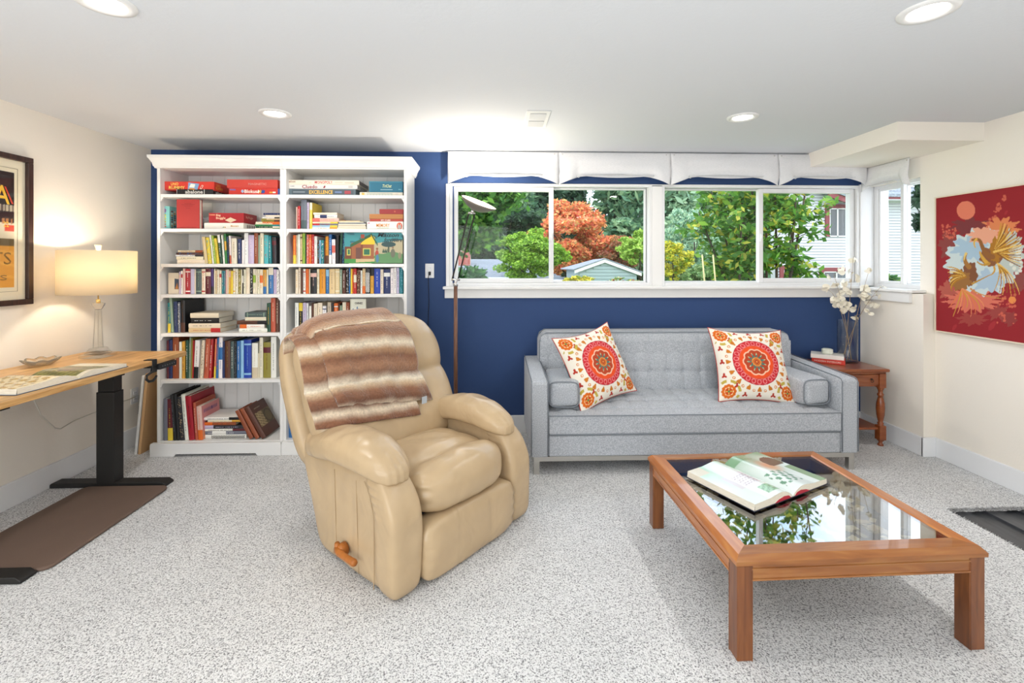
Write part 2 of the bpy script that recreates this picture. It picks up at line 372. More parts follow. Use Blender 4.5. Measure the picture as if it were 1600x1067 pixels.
# ---------------------------------------------------------------- windows in the back wall
def sash_frame(parent, x0, x1, z0, z1, t, y0, y1, name='sash', m=white_vinyl, side=None):
    mb = MB()
    def bx(a0, a1, c0, c1):
        if side is None: mb.box(a0, a1, y0, y1, c0, c1)
        else: mb.box(y0, y1, a0, a1, c0, c1)
    bx(x0, x0+t, z0, z1); bx(x1-t, x1, z0, z1); bx(x0+t, x1-t, z0, z0+t); bx(x0+t, x1-t, z1-t, z1)
    return mb.build(name, m, parent, bevel=.003)
def slider_window(name, x0, x1, flip, z0=1.22, z1=2.074):
    w_ = struct(MB().box(x0, x0+.024, YB-.012, YB+.12, z0, z1).box(x1-.024, x1, YB-.012, YB+.12, z0, z1).box(x0+.024, x1-.024, YB-.012, YB+.12, z0, z0+.03).box(x0+.024, x1-.024, YB-.012, YB+.12, z1-.018, z1).build(name, white_vinyl, bevel=.003)); z1 += .01
    mid = (x0+x1)/2
    def fixed(a, b):   # fixed light: thin stop
        s = sash_frame(w_, a, b, z0+.03, z1-.03, .012, YB+.05, YB+.09, 'fixed_frame')
        box('pane', a+.01, b-.01, YB+.068, YB+.072, z0+.04, z1-.04, window_glass, w_)
    def moving(a, b):
        s = sash_frame(w_, a, b, z0+.03, z1-.03, .037, YB+.01, YB+.05)
        box('pane', a+.04, b-.04, YB+.028, YB+.032, z0+.065, z1-.065, window_glass, w_)
    if flip: fixed(x0+.03, mid+.02); moving(mid-.01, x1-.03)
    else: moving(x0+.03, mid+.02); fixed(mid, x1-.03)
    lx = mid+.005 if flip else mid+.0
    lk = MB().box(lx-.008, lx+.008, YB-.006, YB+.012, 1.60, 1.67).box(lx-.005, lx+.005, YB-.016, YB-.004, 1.625, 1.66)
    lk.build('sash_lock', white_vinyl, w_, bevel=.002)
    return w_
slider_window('window_1', -.385, 1.315, False)
slider_window('window_2', 1.40, 3.115, True)
struct(MB().box(1.315, 1.40, YB-.016, YB+.12, 1.22, 2.065).build('trim_1', white_paint, bevel=.003))
struct(MB().box(-.415, -.385, YB-.016, YB+.12, 1.22, 2.075).box(-.385, 3.13, YB-.016, YB-.0, 2.070, 2.080).build('trim_2', white_paint, bevel=.003))
# corner post, side window
struct(MB().box(3.115, 3.17, YB-.02, YB+.12, 1.22, 2.09).box(3.17, 3.25, YB-.002, YB+.12, 1.22, 2.09).box(3.25, 3.285, YB, YB+.12, 1.2, 2.12).build('trim_3', white_vinyl, bevel=.004))
wside = struct(sash_frame(None, 3.36, 3.855, 1.21, 2.08, .035, 3.25, 3.35, 'window_3', side=1))
sash_frame(wside, 3.58, 3.83, 1.24, 2.05, .028, 3.262, 3.29, 'sash', side=1)
box('pane', 3.274, 3.278, 3.60, 3.81, 1.26, 2.03, window_glass, wside)
sash_frame(wside, 3.39, 3.60, 1.24, 2.05, .014, 3.30, 3.33, 'fixed_frame', side=1)
box('pane', 3.314, 3.318, 3.40, 3.59, 1.25, 2.04, window_glass, wside)
# sills and aprons
sl = struct(MB().box(-.435, 3.10, YB-.075, YB+.0, 1.20, 1.224).build('trim_4', white_paint, bevel=.005)); sl.name = 'window_sill'
struct(MB().box(-.425, 3.12, YB-.022, YB, 1.125, 1.20).build('trim_5', white_paint, bevel=.003)).name = 'window_apron'
struct(MB().prism([(3.09, 3.78), (3.09, 3.36), (3.11, 3.34), (3.36, 3.34), (3.36, 3.86), (3.09, 3.86)], 'z', 1.19, 1.212).build('trim_6', white_paint, bevel=.005)).name = 'side_sill'
struct(MB().box(3.105, 3.13, 3.36, 3.84, 1.115, 1.19).build('trim_7', white_paint, bevel=.003)).name = 'side_apron'
# ---------------------------------------------------------------- recessed lights, vent
can_emit = emitter('can_lamp', '#fffaf0', 9)
CANS = [(-1.40, 1.70, 'round recessed ceiling light glowing at the top left, nearest the left wall'),
        (-1.368, 2.905, 'small round recessed ceiling light glowing in front of the bookcases'),
        (1.597, 1.65, 'round recessed ceiling light glowing at the top right corner'),
        (1.566, 2.877, 'round recessed ceiling light glowing between the vent and the boxed soffit'),
        (-1.4, .4, 'added unseen recessed ceiling light over the near left of the room'), (1.6, .4, 'added unseen recessed ceiling light over the near right of the room'),  # the last four cans are out of view, added to light the room
        (-1.4, -1.0, 'added unseen recessed ceiling light behind the camera to the left'), (1.6, -1.0, 'added unseen recessed ceiling light behind the camera to the right')]
for x, y, lab in CANS:
    t = thing('ceiling_light', (x, y, ZC), lab, 'light', group='recessed ceiling lights')
    MB().lathe([(.094, 0), (.092, -.006), (.07, -.009), (.062, -.004), (.056, .0)], 40).build('trim_ring', white_paint, t, smooth=True)
    MB().lathe([(.001, -.002), (.058, -.002), (.058, -.0005), (.001, -.0005)], 40).build('lamp_disc', can_emit, t)
    area_light('can_lamp_light', (x, y, ZC-.015), (0, 0, 0), .1, .1, 4.5, (1, .975, .94), 'DISK')
v = thing('ceiling_vent', (.262, 2.965, ZC), 'white rectangular ceiling air vent with slotted grilles', 'vent')
MB().box(-.075, .075, -.17, .17, -.006, 0).build('vent_plate', white_paint, v, bevel=.003)
vent_dark = mat('vent_shadow', '#8f8f90', .7)
for y0, y1 in ((-.13, -.015), (.015, .13)):
    MB().box(-.05, .05, y0, y1, -.0075, -.005).build('vent_opening', vent_dark, v)
    for k in range(9):
        y = y0+.006+k*(y1-y0-.012)/8
        MB().box(-.05, .05, y-.0025, y+.0025, -.012, -.007).build('slat', white_paint, v)

# ---------------------------------------------------------------- roman shades, gathered up
def lin_fabric():
    return ramp_mat('shade_linen', [(.3, '#dcdcde'), (.7, '#ecebec')], 60, (1, 1, 12), 3, rough=.9, bump=.2, spec=.1)
linen = lin_fabric(); linen_dark = mat('shade_fold_linen', '#cfcfd2', .9)
def roman_shade(x0, x1, label, toY=3.80, side=False, last=False):
    W = x1-x0; zt = 2.332
    t = thing('roman_shade', ((x0+x1)/2, toY, zt), label, 'window shade', group='gathered white roman shades')
    if side: t.rotation_euler = (0, 0, -PI/2); t.location = (3.155, (x0+x1)/2, 2.219); zt = 2.215
    def bottom(u):
        a, b = .17, .83
        if a <= u <= b: return -.205+.022*math.sin(PI*(u-a)/(b-a))
        k = (a-u)/a if u < a else (u-b)/(1-b)
        return -.205-.062*k**.9
    if side: sc = .80
    else: sc = 1
    def fn(u, v):
        z = bottom(u)*sc*v
        k = max(0, 1-abs(u-.5)/.5)
        y = -.012-.028*math.sin(PI*min(1, v*1.05))*(.4+.6*k)-.006*math.sin(v*9+u*2)*v
        if u < .17 or u > .83:
            kk = (.17-u)/.17 if u < .17 else (u-.83)/.17
            y -= .030*v*v*math.sin(PI*min(1, kk*1.0))
        return ((u-.5)*W, y, z)
    grid('shade_panel', 44, 16, fn, linen, t, thick=.002)
    def fold(u, v):
        k = math.sin(PI*u); z = (-.196-.022*k*v)*sc+.012*(1-v)*k
        return ((u-.5)*W*.68, -.046-.02*k*v+.03*(1-v), z)
    grid('gathered_fold', 24, 4, fold, linen, t, thick=.003)
    rg = MB()
    for u in (.17, .83): 
        c = Vector(((u-.5)*W, -.035, -.205*sc)); rg.tube([c+Vector((.008*math.cos(a), 0, .008*math.sin(a))) for a in np.linspace(0, 2*PI, 9)], .0022, 5)
    rg.build('cord_ring', white_vinyl, t)
    sn = MB()
    for u in (.03, .45, .96): sn.box((u-.5)*W-.004, (u-.5)*W+.004, -.02, -.012, -.022, -.014)
    sn.build('snap', steel, t)
xs = [X_at(px, 3.80) for px in (700, 873, 1047, 1215, 1352)]
for i, lab in enumerate(['white roman shade gathered above the pane behind the floor lamp', 'white roman shade gathered above the pane with the orange maple',
                         'white roman shade gathered above the pane with the yellow shrub', 'white roman shade gathered above the pane nearest the soffit']):
    roman_shade(xs[i]+.0006, xs[i+1]-.0006, lab)
roman_shade(3.395, 3.85, 'white roman shade gathered above the narrow side window', side=True)

# ---------------------------------------------------------------- outlets
def outlet(loc, rz, label):
    t = thing('wall_outlet', loc, label, 'outlet', rz)
    MB().box(-.037, .037, -.006, 0, -.06, .06).build('cover_plate', white_vinyl, t, bevel=.003)
    for dz in (-.028, .022):
        MB().prism([(-.014, -.014), (.014, -.014), (.016, 0), (.014, .014), (-.014, .014), (-.016, 0)], 'y', -.009, -.006).build('socket', trim_paint, t).location = (0, 0, dz)
    sl = MB()
    for dz in (-.028, .022): sl.box(-.007, -.005, -.0095, -.009, dz-.002, dz+.007).box(.005, .007, -.0095, -.009, dz-.002, dz+.006)
    sl.build('socket_slots', black_plastic, t)
    return t
outlet((-.551, YB, 1.352), 0, 'white outlet plate on blue wall between bookcase and window')
outlet((XL, 3.68, .385), PI/2, 'white outlet plate on cream left wall behind the desk')
# ================================================================ BOOKCASES
YC = 3.48; YS = 3.525                      # cabinet front, usual line of the spines
SH = [1.923, 1.669, 1.409, 1.183, .896, .552, .10]; ZT = 2.116
def bookcase(x0, x1, label, right_end):
    t = thing('bookcase', ((x0+x1)/2, YC, 0), label, 'bookcase', group='white bookcases'); W = (x1-x0)/2
    m = white_paint; D = .325
    for s, nm in ((-1, 'side_panel'), (1, 'side_panel')):
        a, b = sorted((s*W, s*(W-.022))); MB().box(a, b, 0, D, .0, ZT).box(a, b, -.002, .0, .1, ZT).build(nm, m, t, bevel=.002)
    bp = MB().box(-W+.022, W-.022, D-.012, D-.004, .08, ZT).build('back_panel', m, t)
    n = 9; wd = (2*W-.05)/n
    for k in range(n): MB().box(-W+.023+k*wd+.002, -W+.023+(k+1)*wd-.002, D-.016, D-.012, .1, ZT-.001).build('back_board', m, bp, bevel=.0015, seg=1)
    MB().box(-W+.022, W-.022, .0, D-.016, ZT-.002, ZT+.02).build('top_board', m, t)
    for z in SH[:-1]: MB().box(-W+.0225, W-.0225, .0, D-.017, z-.025, z).build('shelf', m, t, bevel=.003)
    MB().box(-W+.022, W-.022, .0, D-.017, .08, .10).build('bottom_shelf', m, t)
    # plinth with a shallow cut-out
    W2 = W+.012 if 1 else W
    a0 = -W-(.03 if not right_end else 0); a1 = W+(.03 if right_end else 0)
    MB().prism([(a0, 0), (a0+.17, 0), (a0+.185, .018), (a1-.185, .018), (a1-.17, 0), (a1, 0), (a1, .078), (a1-.004, .096), (a0+.004, .096), (a0, .078)], 'y', -.035, .0).build('plinth', m, t, bevel=.003)
    # cornice: moulded profile along the front (and returned at the outer end)
    prof = [(0, 2.112), (-.012, 2.112), (-.014, 2.122), (-.019, 2.126), (-.024, 2.150), (-.038, 2.178), (-.043, 2.182), (-.045, 2.202), (0, 2.202)]
    e0 = -W-(.06 if not right_end else 0); e1 = W+(.06 if right_end else 0)
    c = MB(); P = prof
    if right_end: secs = [(-W, 0, 0), (W, 1, -1)]
    # front run with mitred end
    vs = []; ln = len(P)
    for (y, z) in P: vs.append((-W if right_end else -W+y, y, z))
    for (y, z) in P: vs.append((W-y if right_end else W, y, z))
    fs = [(i, (i+1) % ln, ln+(i+1) % ln, ln+i) for i in range(ln)]+[tuple(range(ln))[::-1] if right_end else tuple(range(ln))[::-1], tuple(range(ln, 2*ln))]
    c.add(vs, fs)
    # return along the side
    vs = []
    s = 1 if right_end else -1
    for yy in (0, 1):
        for (y, z) in P: vs.append((s*(W-y), (y if yy == 0 else D), z))
    c.add(vs, [(i, (i+1) % ln, ln+(i+1) % ln, ln+i) for i in range(ln)]+[tuple(range(ln))[::-1], tuple(range(ln, 2*ln))])
    c.box(-W, W, 0, D, 2.135, 2.20)
    c.build('cornice', m, t, bevel=.001, seg=1)
    # little shelf brackets in the corners
    for z in SH[:-1]:
        for s in (-1, 1):
            x = s*(W-.022)
            MB().prism([(x, z-.025), (x-s*.018, z-.025), (x-s*.017, z-.032), (x-s*.011, z-.035), (x-s*.010, z-.042), (x-s*.005, z-.045), (x-s*.004, z-.052), (x, z-.053)], 'y', .004, .02).build('bracket', m, t)
    return t
bookcase(-2.492, -1.5805, 'tall white bookcase on the left, next to the desk', False)
bookcase(-1.5795, -.668, 'tall white bookcase on the right, half behind the recliner', True)

# ================================================================ BOOKS
page_unit = MB().box(0, 1, 0, 1, 0, 1).mesh('pages'); page_unit.materials.append(page_m)
NAMEHEX = dict(cream='#e6dcc3', white='#eceae4', tan='#d9bf94', beige='#cdbfa4', yellow='#e6c93f', gold='#d9a23a', mustard='#d98f25', orange='#dd6a25', red='#b92a2c', crimson='#a3182a',
  maroon='#5e1e28', terracotta='#b8563c', salmon='#d96a5a', pink='#e0b4a8', brown='#5a3526', chestnut='#904a2c', olive='#8d8436', green='#2f7a3e', lime='#8fae3c', forest='#1f4a38', sage='#8da38c',
  teal='#1d7c83', turquoise='#4bb0b8', blue='#2d6aa5', royal='#1f3fa3', navy='#22315f', sky='#8fbfe0', lilac='#c3b6d0', purple='#4b3570', grey='#6f7480', charcoal='#2d2c31', black='#18181b', slate='#4a5a5c')
FULL = dict(royal='royal blue', sky='sky blue', forest='dark green', charcoal='dark grey', sage='sage green', slate='slate green', navy='navy blue', lime='lime green', olive='olive green')
def nm(c): return FULL.get(c, c)
ORD = ['first', 'second', 'third', 'fourth', 'fifth', 'sixth', 'seventh', 'eighth', 'ninth', 'tenth', 'eleventh', 'twelfth', 'thirteenth', 'fourteenth', 'fifteenth', 'sixteenth', 'seventeenth', 'eighteenth', 'nineteenth', 'twentieth',
       'twenty-first', 'twenty-second', 'twenty-third', 'twenty-fourth', 'twenty-fifth', 'twenty-sixth', 'twenty-seventh', 'twenty-eighth', 'twenty-ninth', 'thirtieth', 'thirty-first', 'thirty-second', 'thirty-third', 'thirty-fourth', 'thirty-fifth', 'thirty-sixth', 'thirty-seventh', 'thirty-eighth', 'thirty-ninth', 'fortieth']
def jit(c, a=.04):
    return tuple(max(0, min(1, x*(1+rnd.uniform(-a, a)))) for x in c)
def book_mesh(T, Hh, D, col, col2, style, soft_c=False):
    """spine at y=0 facing -y, base at z=0, thickness T along x; printed spine drawn as coloured facets"""
    mb = MB(); b = jit(s2l(NAMEHEX[col])); c2 = s2l(NAMEHEX[col2]) if col2 else (s2l('#efe8d4') if sum(b) < 1.0 else s2l('#3a3430'))
    bt = min(.0022, T*.12)
    mb.box(0, bt, 0, D, 0, Hh, 0, b).box(T-bt, T, 0, D, 0, Hh, 0, b)
    # curved spine
    n = 5; pts = [(T*i/n, -.0035*math.sin(PI*i/n)*min(1, T/.02)) for i in range(n+1)]
    rows = [0, Hh]
    bands = []
    if style == 'band': bands = [(.70, .86, c2)]
    elif style == 'two': bands = [(.08, .13, c2), (.86, .9, c2)]
    elif style == 'top': bands = [(.72, 1.0, c2)]
    elif style == 'foot': bands = [(0, .3, c2)]
    elif style == 'half': bands = [(.45, .75, c2)]
    cuts = sorted({0, 1} | {a for q in bands for a in q[:2]})
    for z0, z1 in zip(cuts, cuts[1:]):
        cc = b
        for q in bands:
            if q[0] <= z0 < q[1]: cc = q[2]
        for i in range(n):
            (xa, ya), (xb, yb) = pts[i], pts[i+1]
            mb.quad((xa, ya, z0*Hh), (xb, yb, z0*Hh), (xb, yb, z1*Hh), (xa, ya, z1*Hh), 0, cc)
    mb.add([(x, y, 0) for x, y in pts], [tuple(range(n+1))], 0, b); mb.add([(x, y, Hh) for x, y in pts], [tuple(range(n+1))[::-1]], 0, b)
    # title printed along the spine: small strokes of ink
    if style == 'speck':
        for k in range(int(10+Hh*120)):
            x = rnd.uniform(.15, .8)*T; z = rnd.uniform(.03, .95)*Hh; s = rnd.uniform(.0015, .004)
            mb.quad((x, -.0042, z), (x+s, -.0042, z), (x+s, -.0042, z+s*1.6), (x, -.0042, z+s*1.6), 0, c2)
    elif style == 'check':
        k = 0
        while k*.006 < Hh*.8:
            for j in range(max(1, int(T/.006))):
                if (j+k) % 2:
                    x = j*.006; z = k*.006+.01; mb.quad((x, -.0042, z), (x+.006, -.0042, z), (x+.006, -.0042, z+.006), (x, -.0042, z+.006), 0, c2)
            k += 1
    elif style not in ('plain',) and T > .008:
        z = Hh*rnd.uniform(.16, .3); w_ = min(.0045, T*.24); x = T*.5-w_/2; e = Hh*(.68 if style in ('band', 'top') else .85)
        while z < e:
            if rnd.random() > .18:
                l = rnd.uniform(.003, .006); mb.quad((x, -.0042, z), (x+w_, -.0042, z), (x+w_, -.0042, z+l*.8), (x, -.0042, z+l*.8), 0, c2)
            z += .0068
        if style in ('label',): mb.quad((T*.15, -.0041, Hh*.74), (T*.85, -.0041, Hh*.74), (T*.85, -.0041, Hh*.9), (T*.15, -.0041, Hh*.9), 0, c2)
    return mb, bt
def book(x, z, T, Hh, D, col, col2=None, style='title', lean=0, Y=YS, label='', group='books', kindname='book', flat=False, rz=0):
    """upright book whose lower left spine corner is at (x,Y,z); lean = offset of its head along x; flat: lies with spine to the front, T is its length along x, Hh its thickness"""
    z += .0007
    if flat:
        mb, bt = book_mesh(Hh, T, D, col, col2, style)
        o = mb.build(kindname, print_m, fix=False)
        o.matrix_world = Matrix.Translation((x, Y, z)) @ Matrix.Rotation(rz, 4, 'Z') @ Matrix.Translation((T, 0, 0)) @ Matrix.Rotation(-PI/2, 4, 'Y')
        p = link('pages', page_unit, o); p.scale = (Hh-2*bt, D-.006, T-.006); p.location = (bt, .002, .003)
    else:
        mb, bt = book_mesh(T, Hh, D, col, col2, style)
        o = mb.build(kindname, print_m, fix=False); a = math.atan2(lean, Hh)
        # leaning left: pivots on its left foot; leaning right: on its right foot
        if a < 0: M = Matrix.Translation((x, Y, z)) @ Matrix.Rotation(a, 4, 'Y')
        else: M = Matrix.Translation((x+T, Y, z)) @ Matrix.Rotation(a, 4, 'Y') @ Matrix.Translation((-T, 0, 0))
        o.matrix_world = M
        p = link('pages', page_unit, o); p.scale = (T-2*bt, D-.008, Hh-.008); p.location = (bt, .003, .003)
    return tag(o, label, 'book', group)
# rows read off the photograph: (crop origin x, y, scale), then (left, right, top, colour, second colour, style, head offset)
def row(case, ordn, shelf, ox, oy, sc, items, group, extra='', from_side='left', startn=0):
    z = SH[shelf]; nn = 0
    for it in items:
        x0, x1, top, c = it[:4]; c2 = it[4] if len(it) > 4 else None; st = it[5] if len(it) > 5 else 'title'; ln = it[6] if len(it) > 6 else 0
        px0, px1, py = ox+x0/sc, ox+x1/sc, oy+top/sc
        X0, X1 = X_at(px0, YS), X_at(px1, YS); Hh = Z_at((px0+px1)/2, py, YS)-z; T = X1-X0
        L = ln/sc*(X_at(px0+1, YS)-X_at(px0, YS))
        if L: T = T*math.cos(math.atan2(abs(L), Hh)); Hh = Hh/math.cos(math.atan2(L, Hh))*.985 if 0 else math.hypot(Hh, L)-T*abs(L)/math.hypot(Hh, L)
        Hh = min(Hh, (SH[shelf-1] if shelf else ZT)-z-.03)
        D = .13+min(.10, max(0, Hh-.14)*1.0)+rnd.uniform(0, .01)
        th = 'thin' if T < .017 else ('thick' if T > .034 else 'slim' if T < .024 else 'medium')
        nn += 1
        look = nm(c)+((' and '+nm(c2)) if c2 and st != 'title' else '')
        lab = '%s %s %sbook, %s from left%s, %s shelf, %s bookcase' % (th, look, 'leaning ' if abs(L) > .012 else 'upright ', ORD[nn-1], extra, ordn, case)
        book(X0+.0004, z, max(.006, T-.0012), Hh, D, c, c2, st, L, label=lab, group=group)
A3 = (250, 355, 8.421)
row('left', 'third', 2, *A3, [(590, 632, 125, 'tan', 'brown', 'plain', -42), (637, 682, 135, 'yellow', 'turquoise', 'speck', -38), (688, 712, 100, 'white', 'green', 'title', -42), (714, 744, 110, 'lime', None, 'title', -40),
  (746, 782, 145, 'yellow', 'green', 'title', -38), (790, 824, 100, 'forest', 'white', 'top', -38), (832, 856, 105, 'white', None, 'title', -30), (860, 888, 85, 'green', 'gold', 'half', -22), (890, 914, 120, 'charcoal', 'blue', 'speck', -16),
  (918, 943, 112, 'white', 'terracotta', 'foot', -14), (945, 1012, 145, 'cream', 'brown', 'title', -6), (1026, 1074, 155, 'navy', 'white', 'title', -6), (1078, 1106, 170, 'white', None, 'plain'), (1108, 1160, 60, 'white', 'grey', 'title'),
  (1163, 1238, 105, 'lilac', 'white', 'title'), (1240, 1290, 70, 'chestnut', None, 'title'), (1292, 1316, 105, 'sage', None, 'plain'), (1318, 1364, 75, 'cream', 'brown', 'title'), (1370, 1426, 105, 'turquoise', 'terracotta', 'speck'),
  (1430, 1470, 118, 'teal', 'white', 'title', -8), (1480, 1536, 130, 'charcoal', 'maroon', 'band', -8)], 'books standing on the third shelf of the left bookcase')
row('left', 'fourth', 3, *A3, [(250, 275, 585, 'lilac', 'pink', 'band'), (276, 299, 575, 'white', 'red', 'band'), (301, 334, 545, 'pink', None, 'plain'), (336, 400, 548, 'crimson', 'white', 'two'), (402, 452, 550, 'lilac', None, 'plain'), (454, 472, 555, 'cream', None, 'plain'),
  (474, 546, 550, 'slate', 'sage', 'two'), (548, 598, 550, 'cream', 'red', 'two'), (600, 670, 545, 'maroon', 'cream', 'band'), (672, 706, 550, 'purple', 'charcoal', 'foot', -6), (710, 728, 550, 'cream', None, 'plain'), (730, 749, 570, 'tan', None, 'title'), (751, 780, 560, 'cream', 'brown', 'title'),
  (782, 809, 570, 'cream', 'red', 'band'), (815, 839, 575, 'teal', 'white', 'title'), (841, 863, 572, 'grey', 'turquoise', 'speck'), (865, 884, 560, 'pink', None, 'plain'), (886, 903, 555, 'cream', None, 'plain'), (905, 931, 575, 'gold', 'pink', 'top'), (933, 959, 575, 'yellow', None, 'plain'),
  (962, 990, 545, 'cream', 'gold', 'two'), (992, 1028, 548, 'cream', 'brown', 'title'), (1030, 1062, 560, 'olive', 'cream', 'speck'), (1064, 1081, 556, 'cream', None, 'plain'), (1083, 1098, 558, 'black', 'white', 'half'), (1100, 1130, 556, 'cream', None, 'title'), (1132, 1182, 512, 'cream', 'tan', 'title'),
  (1190, 1221, 540, 'black', 'white', 'speck'), (1223, 1262, 550, 'cream', 'lime', 'half'), (1264, 1282, 553, 'cream', None, 'plain'), (1284, 1311, 553, 'cream', 'brown', 'title'), (1313, 1355, 555, 'cream', 'orange', 'half'), (1357, 1400, 560, 'gold', 'blue', 'foot'), (1402, 1425, 556, 'cream', None, 'plain'),
  (1428, 1492, 515, 'blue', 'cream', 'top'), (1495, 1530, 555, 'lilac', 'grey', 'title'), (1533, 1570, 560, 'white', 'forest', 'speck')], 'books standing on the fourth shelf of the left bookcase')
B3 = (445, 355, 8.421)
row('right', 'third', 2, *B3, [(108, 148, 105, 'orange', 'yellow', 'foot'), (150, 170, 105, 'beige', None, 'title'), (172, 201, 95, 'white', 'grey', 'plain'), (203, 230, 90, 'tan', 'brown', 'two'), (232, 268, 80, 'lime', 'green', 'title'), (270, 284, 88, 'forest', None, 'plain'),
  (286, 318, 95, 'salmon', 'white', 'speck'), (320, 351, 95, 'orange', 'white', 'title'), (353, 386, 95, 'red', 'pink', 'speck'), (388, 426, 120, 'white', 'grey', 'title'), (428, 453, 200, 'brown', 'turquoise', 'speck'), (455, 473, 170, 'sky', None, 'title'), (475, 515, 170, 'teal', 'white', 'speck'),
  (517, 534, 180, 'brown', None, 'plain'), (536, 576, 122, 'mustard', 'brown', 'foot'), (580, 618, 95, 'blue', 'white', 'foot'), (622, 668, 160, 'white', 'salmon', 'half', -4), (672, 712, 105, 'black', None, 'plain'), (716, 752, 78, 'forest', 'black', 'foot', 14), (754, 778, 70, 'navy', 'turquoise', 'speck', 14)],
  'books standing on the third shelf of the right bookcase')
row('right', 'fourth', 3, *B3, [(140, 180, 555, 'cream', 'gold', 'title'), (182, 208, 515, 'cream', None, 'title'), (214, 240, 555, 'brown', None, 'plain'), (242, 275, 550, 'white', 'red', 'two'), (277, 316, 548, 'orange', 'red', 'title'), (318, 336, 550, 'beige', None, 'plain'), (338, 420, 560, 'black', 'pink', 'band'),
  (424, 455, 550, 'cream', 'brown', 'title'), (458, 536, 550, 'mustard', 'brown', 'title'), (540, 583, 558, 'blue', 'sky', 'top'), (585, 660, 550, 'tan', 'brown', 'title'), (662, 722, 548, 'tan', 'cream', 'two'), (724, 755, 555, 'sage', None, 'title'), (757, 802, 565, 'brown', 'white', 'title'),
  (804, 842, 540, 'black', 'white', 'speck'), (844, 865, 530, 'blue', None, 'title'), (866, 887, 545, 'yellow', None, 'plain'), (888, 904, 548, 'orange', None, 'plain'), (906, 945, 545, 'red', 'cream', 'half'), (947, 995, 560, 'brown', 'tan', 'speck'), (997, 1020, 570, 'white', 'grey', 'title'),
  (1022, 1062, 545, 'tan', 'orange', 'foot'), (1064, 1122, 550, 'charcoal', 'white', 'check'), (1126, 1172, 550, 'gold', 'black', 'top'), (1176, 1256, 545, 'royal', 'white', 'title'), (1258, 1298, 555, 'cream', 'grey', 'title'), (1302, 1387, 555, 'navy', 'white', 'band'), (1392, 1432, 540, 'white', 'navy', 'title'),
  (1434, 1470, 515, 'white', None, 'title'), (1472, 1507, 520, 'lilac', None, 'title'), (1510, 1556, 512, 'teal', 'sky', 'speck')], 'books standing on the fourth shelf of the right bookcase')
A5 = (250, 460, 7.621)
row('left', 'fifth', 4, *A5, [(92, 128, 100, 'teal', 'yellow', 'foot'), (133, 166, 32, 'sage', None, 'plain', -26), (170, 212, 85, 'navy', 'grey', 'title', -10), (215, 244, 95, 'grey', 'white', 'speck', -4), (250, 300, 70, 'black', 'brown', 'foot', -4)], 'books standing at the left of the fifth shelf of the left bookcase', ' in left group')
row('left', 'fifth', 4, *A5, [(1272, 1318, 105, 'forest', 'gold', 'title'), (1321, 1376, 45, 'terracotta', 'cream', 'title'), (1379, 1418, 35, 'brown', 'cream', 'title')], 'books standing at the right of the fifth shelf of the left bookcase', ' in right group')
row('left', 'sixth', 5, *A5, [(80, 105, 550, 'maroon', None, 'plain'), (107, 148, 540, 'navy', 'maroon', 'speck'), (152, 224, 510, 'chestnut', 'cream', 'title'), (228, 260, 565, 'white', None, 'plain'), (262, 298, 560, 'gold', 'brown', 'title'), (306, 342, 545, 'forest', 'white', 'title'), (345, 364, 510, 'sage', None, 'title', 6), (366, 382, 520, 'olive', None, 'plain', 8),
  (384, 396, 550, 'red', None, 'plain', 8), (398, 455, 545, 'white', 'black', 'foot', 22), (475, 512, 545, 'cream', 'brown', 'speck', 24), (522, 576, 528, 'terracotta', None, 'title', 26), (580, 612, 530, 'red', 'white', 'title', 26), (640, 662, 530, 'salmon', 'yellow', 'foot', 18), (664, 692, 515, 'blue', 'orange', 'title', 18), (697, 742, 508, 'white', 'blue', 'half', 6),
  (744, 770, 560, 'navy', None, 'plain'), (774, 838, 555, 'brown', 'olive', 'title', 0), (840, 882, 560, 'slate', None, 'title'), (884, 912, 555, 'black', 'grey', 'speck'), (916, 958, 555, 'blue', 'white', 'title'), (961, 998, 550, 'sky', 'white', 'plain'), (1000, 1088, 540, 'royal', 'sky', 'two'), (1095, 1166, 580, 'white', 'beige', 'foot'),
  (1168, 1182, 700, 'cream', None, 'plain'), (1184, 1228, 512, 'cream', 'grey', 'title'), (1231, 1318, 570, 'olive', 'maroon', 'band'), (1321, 1385, 505, 'white', 'forest', 'title')], 'books standing on the sixth shelf of the left bookcase')
B5 = (430, 440, 6.957)
row('right', 'fifth', 4, *B5, [(215, 255, 230, 'white', 'grey', 'title'), (258, 298, 232, 'black', 'yellow', 'top'), (300, 338, 230, 'lilac', 'grey', 'title'), (340, 362, 235, 'white', 'navy', 'title'), (370, 394, 265, 'white', None, 'plain'), (396, 417, 235, 'brown', None, 'plain'), (420, 459, 240, 'cream', 'grey', 'title'),
  (462, 512, 230, 'cream', None, 'title'), (515, 556, 265, 'white', 'navy', 'two'), (568, 608, 225, 'beige', 'charcoal', 'title'), (610, 638, 235, 'charcoal', None, 'plain'), (640, 684, 235, 'orange', 'white', 'two'), (686, 701, 240, 'brown', None, 'plain'), (703, 728, 260, 'sage', 'cream', 'title'), (731, 771, 225, 'cream', 'gold', 'title'),
  (773, 808, 225, 'chestnut', 'white', 'title')], 'books standing on the fifth shelf of the right bookcase, above the recliner')

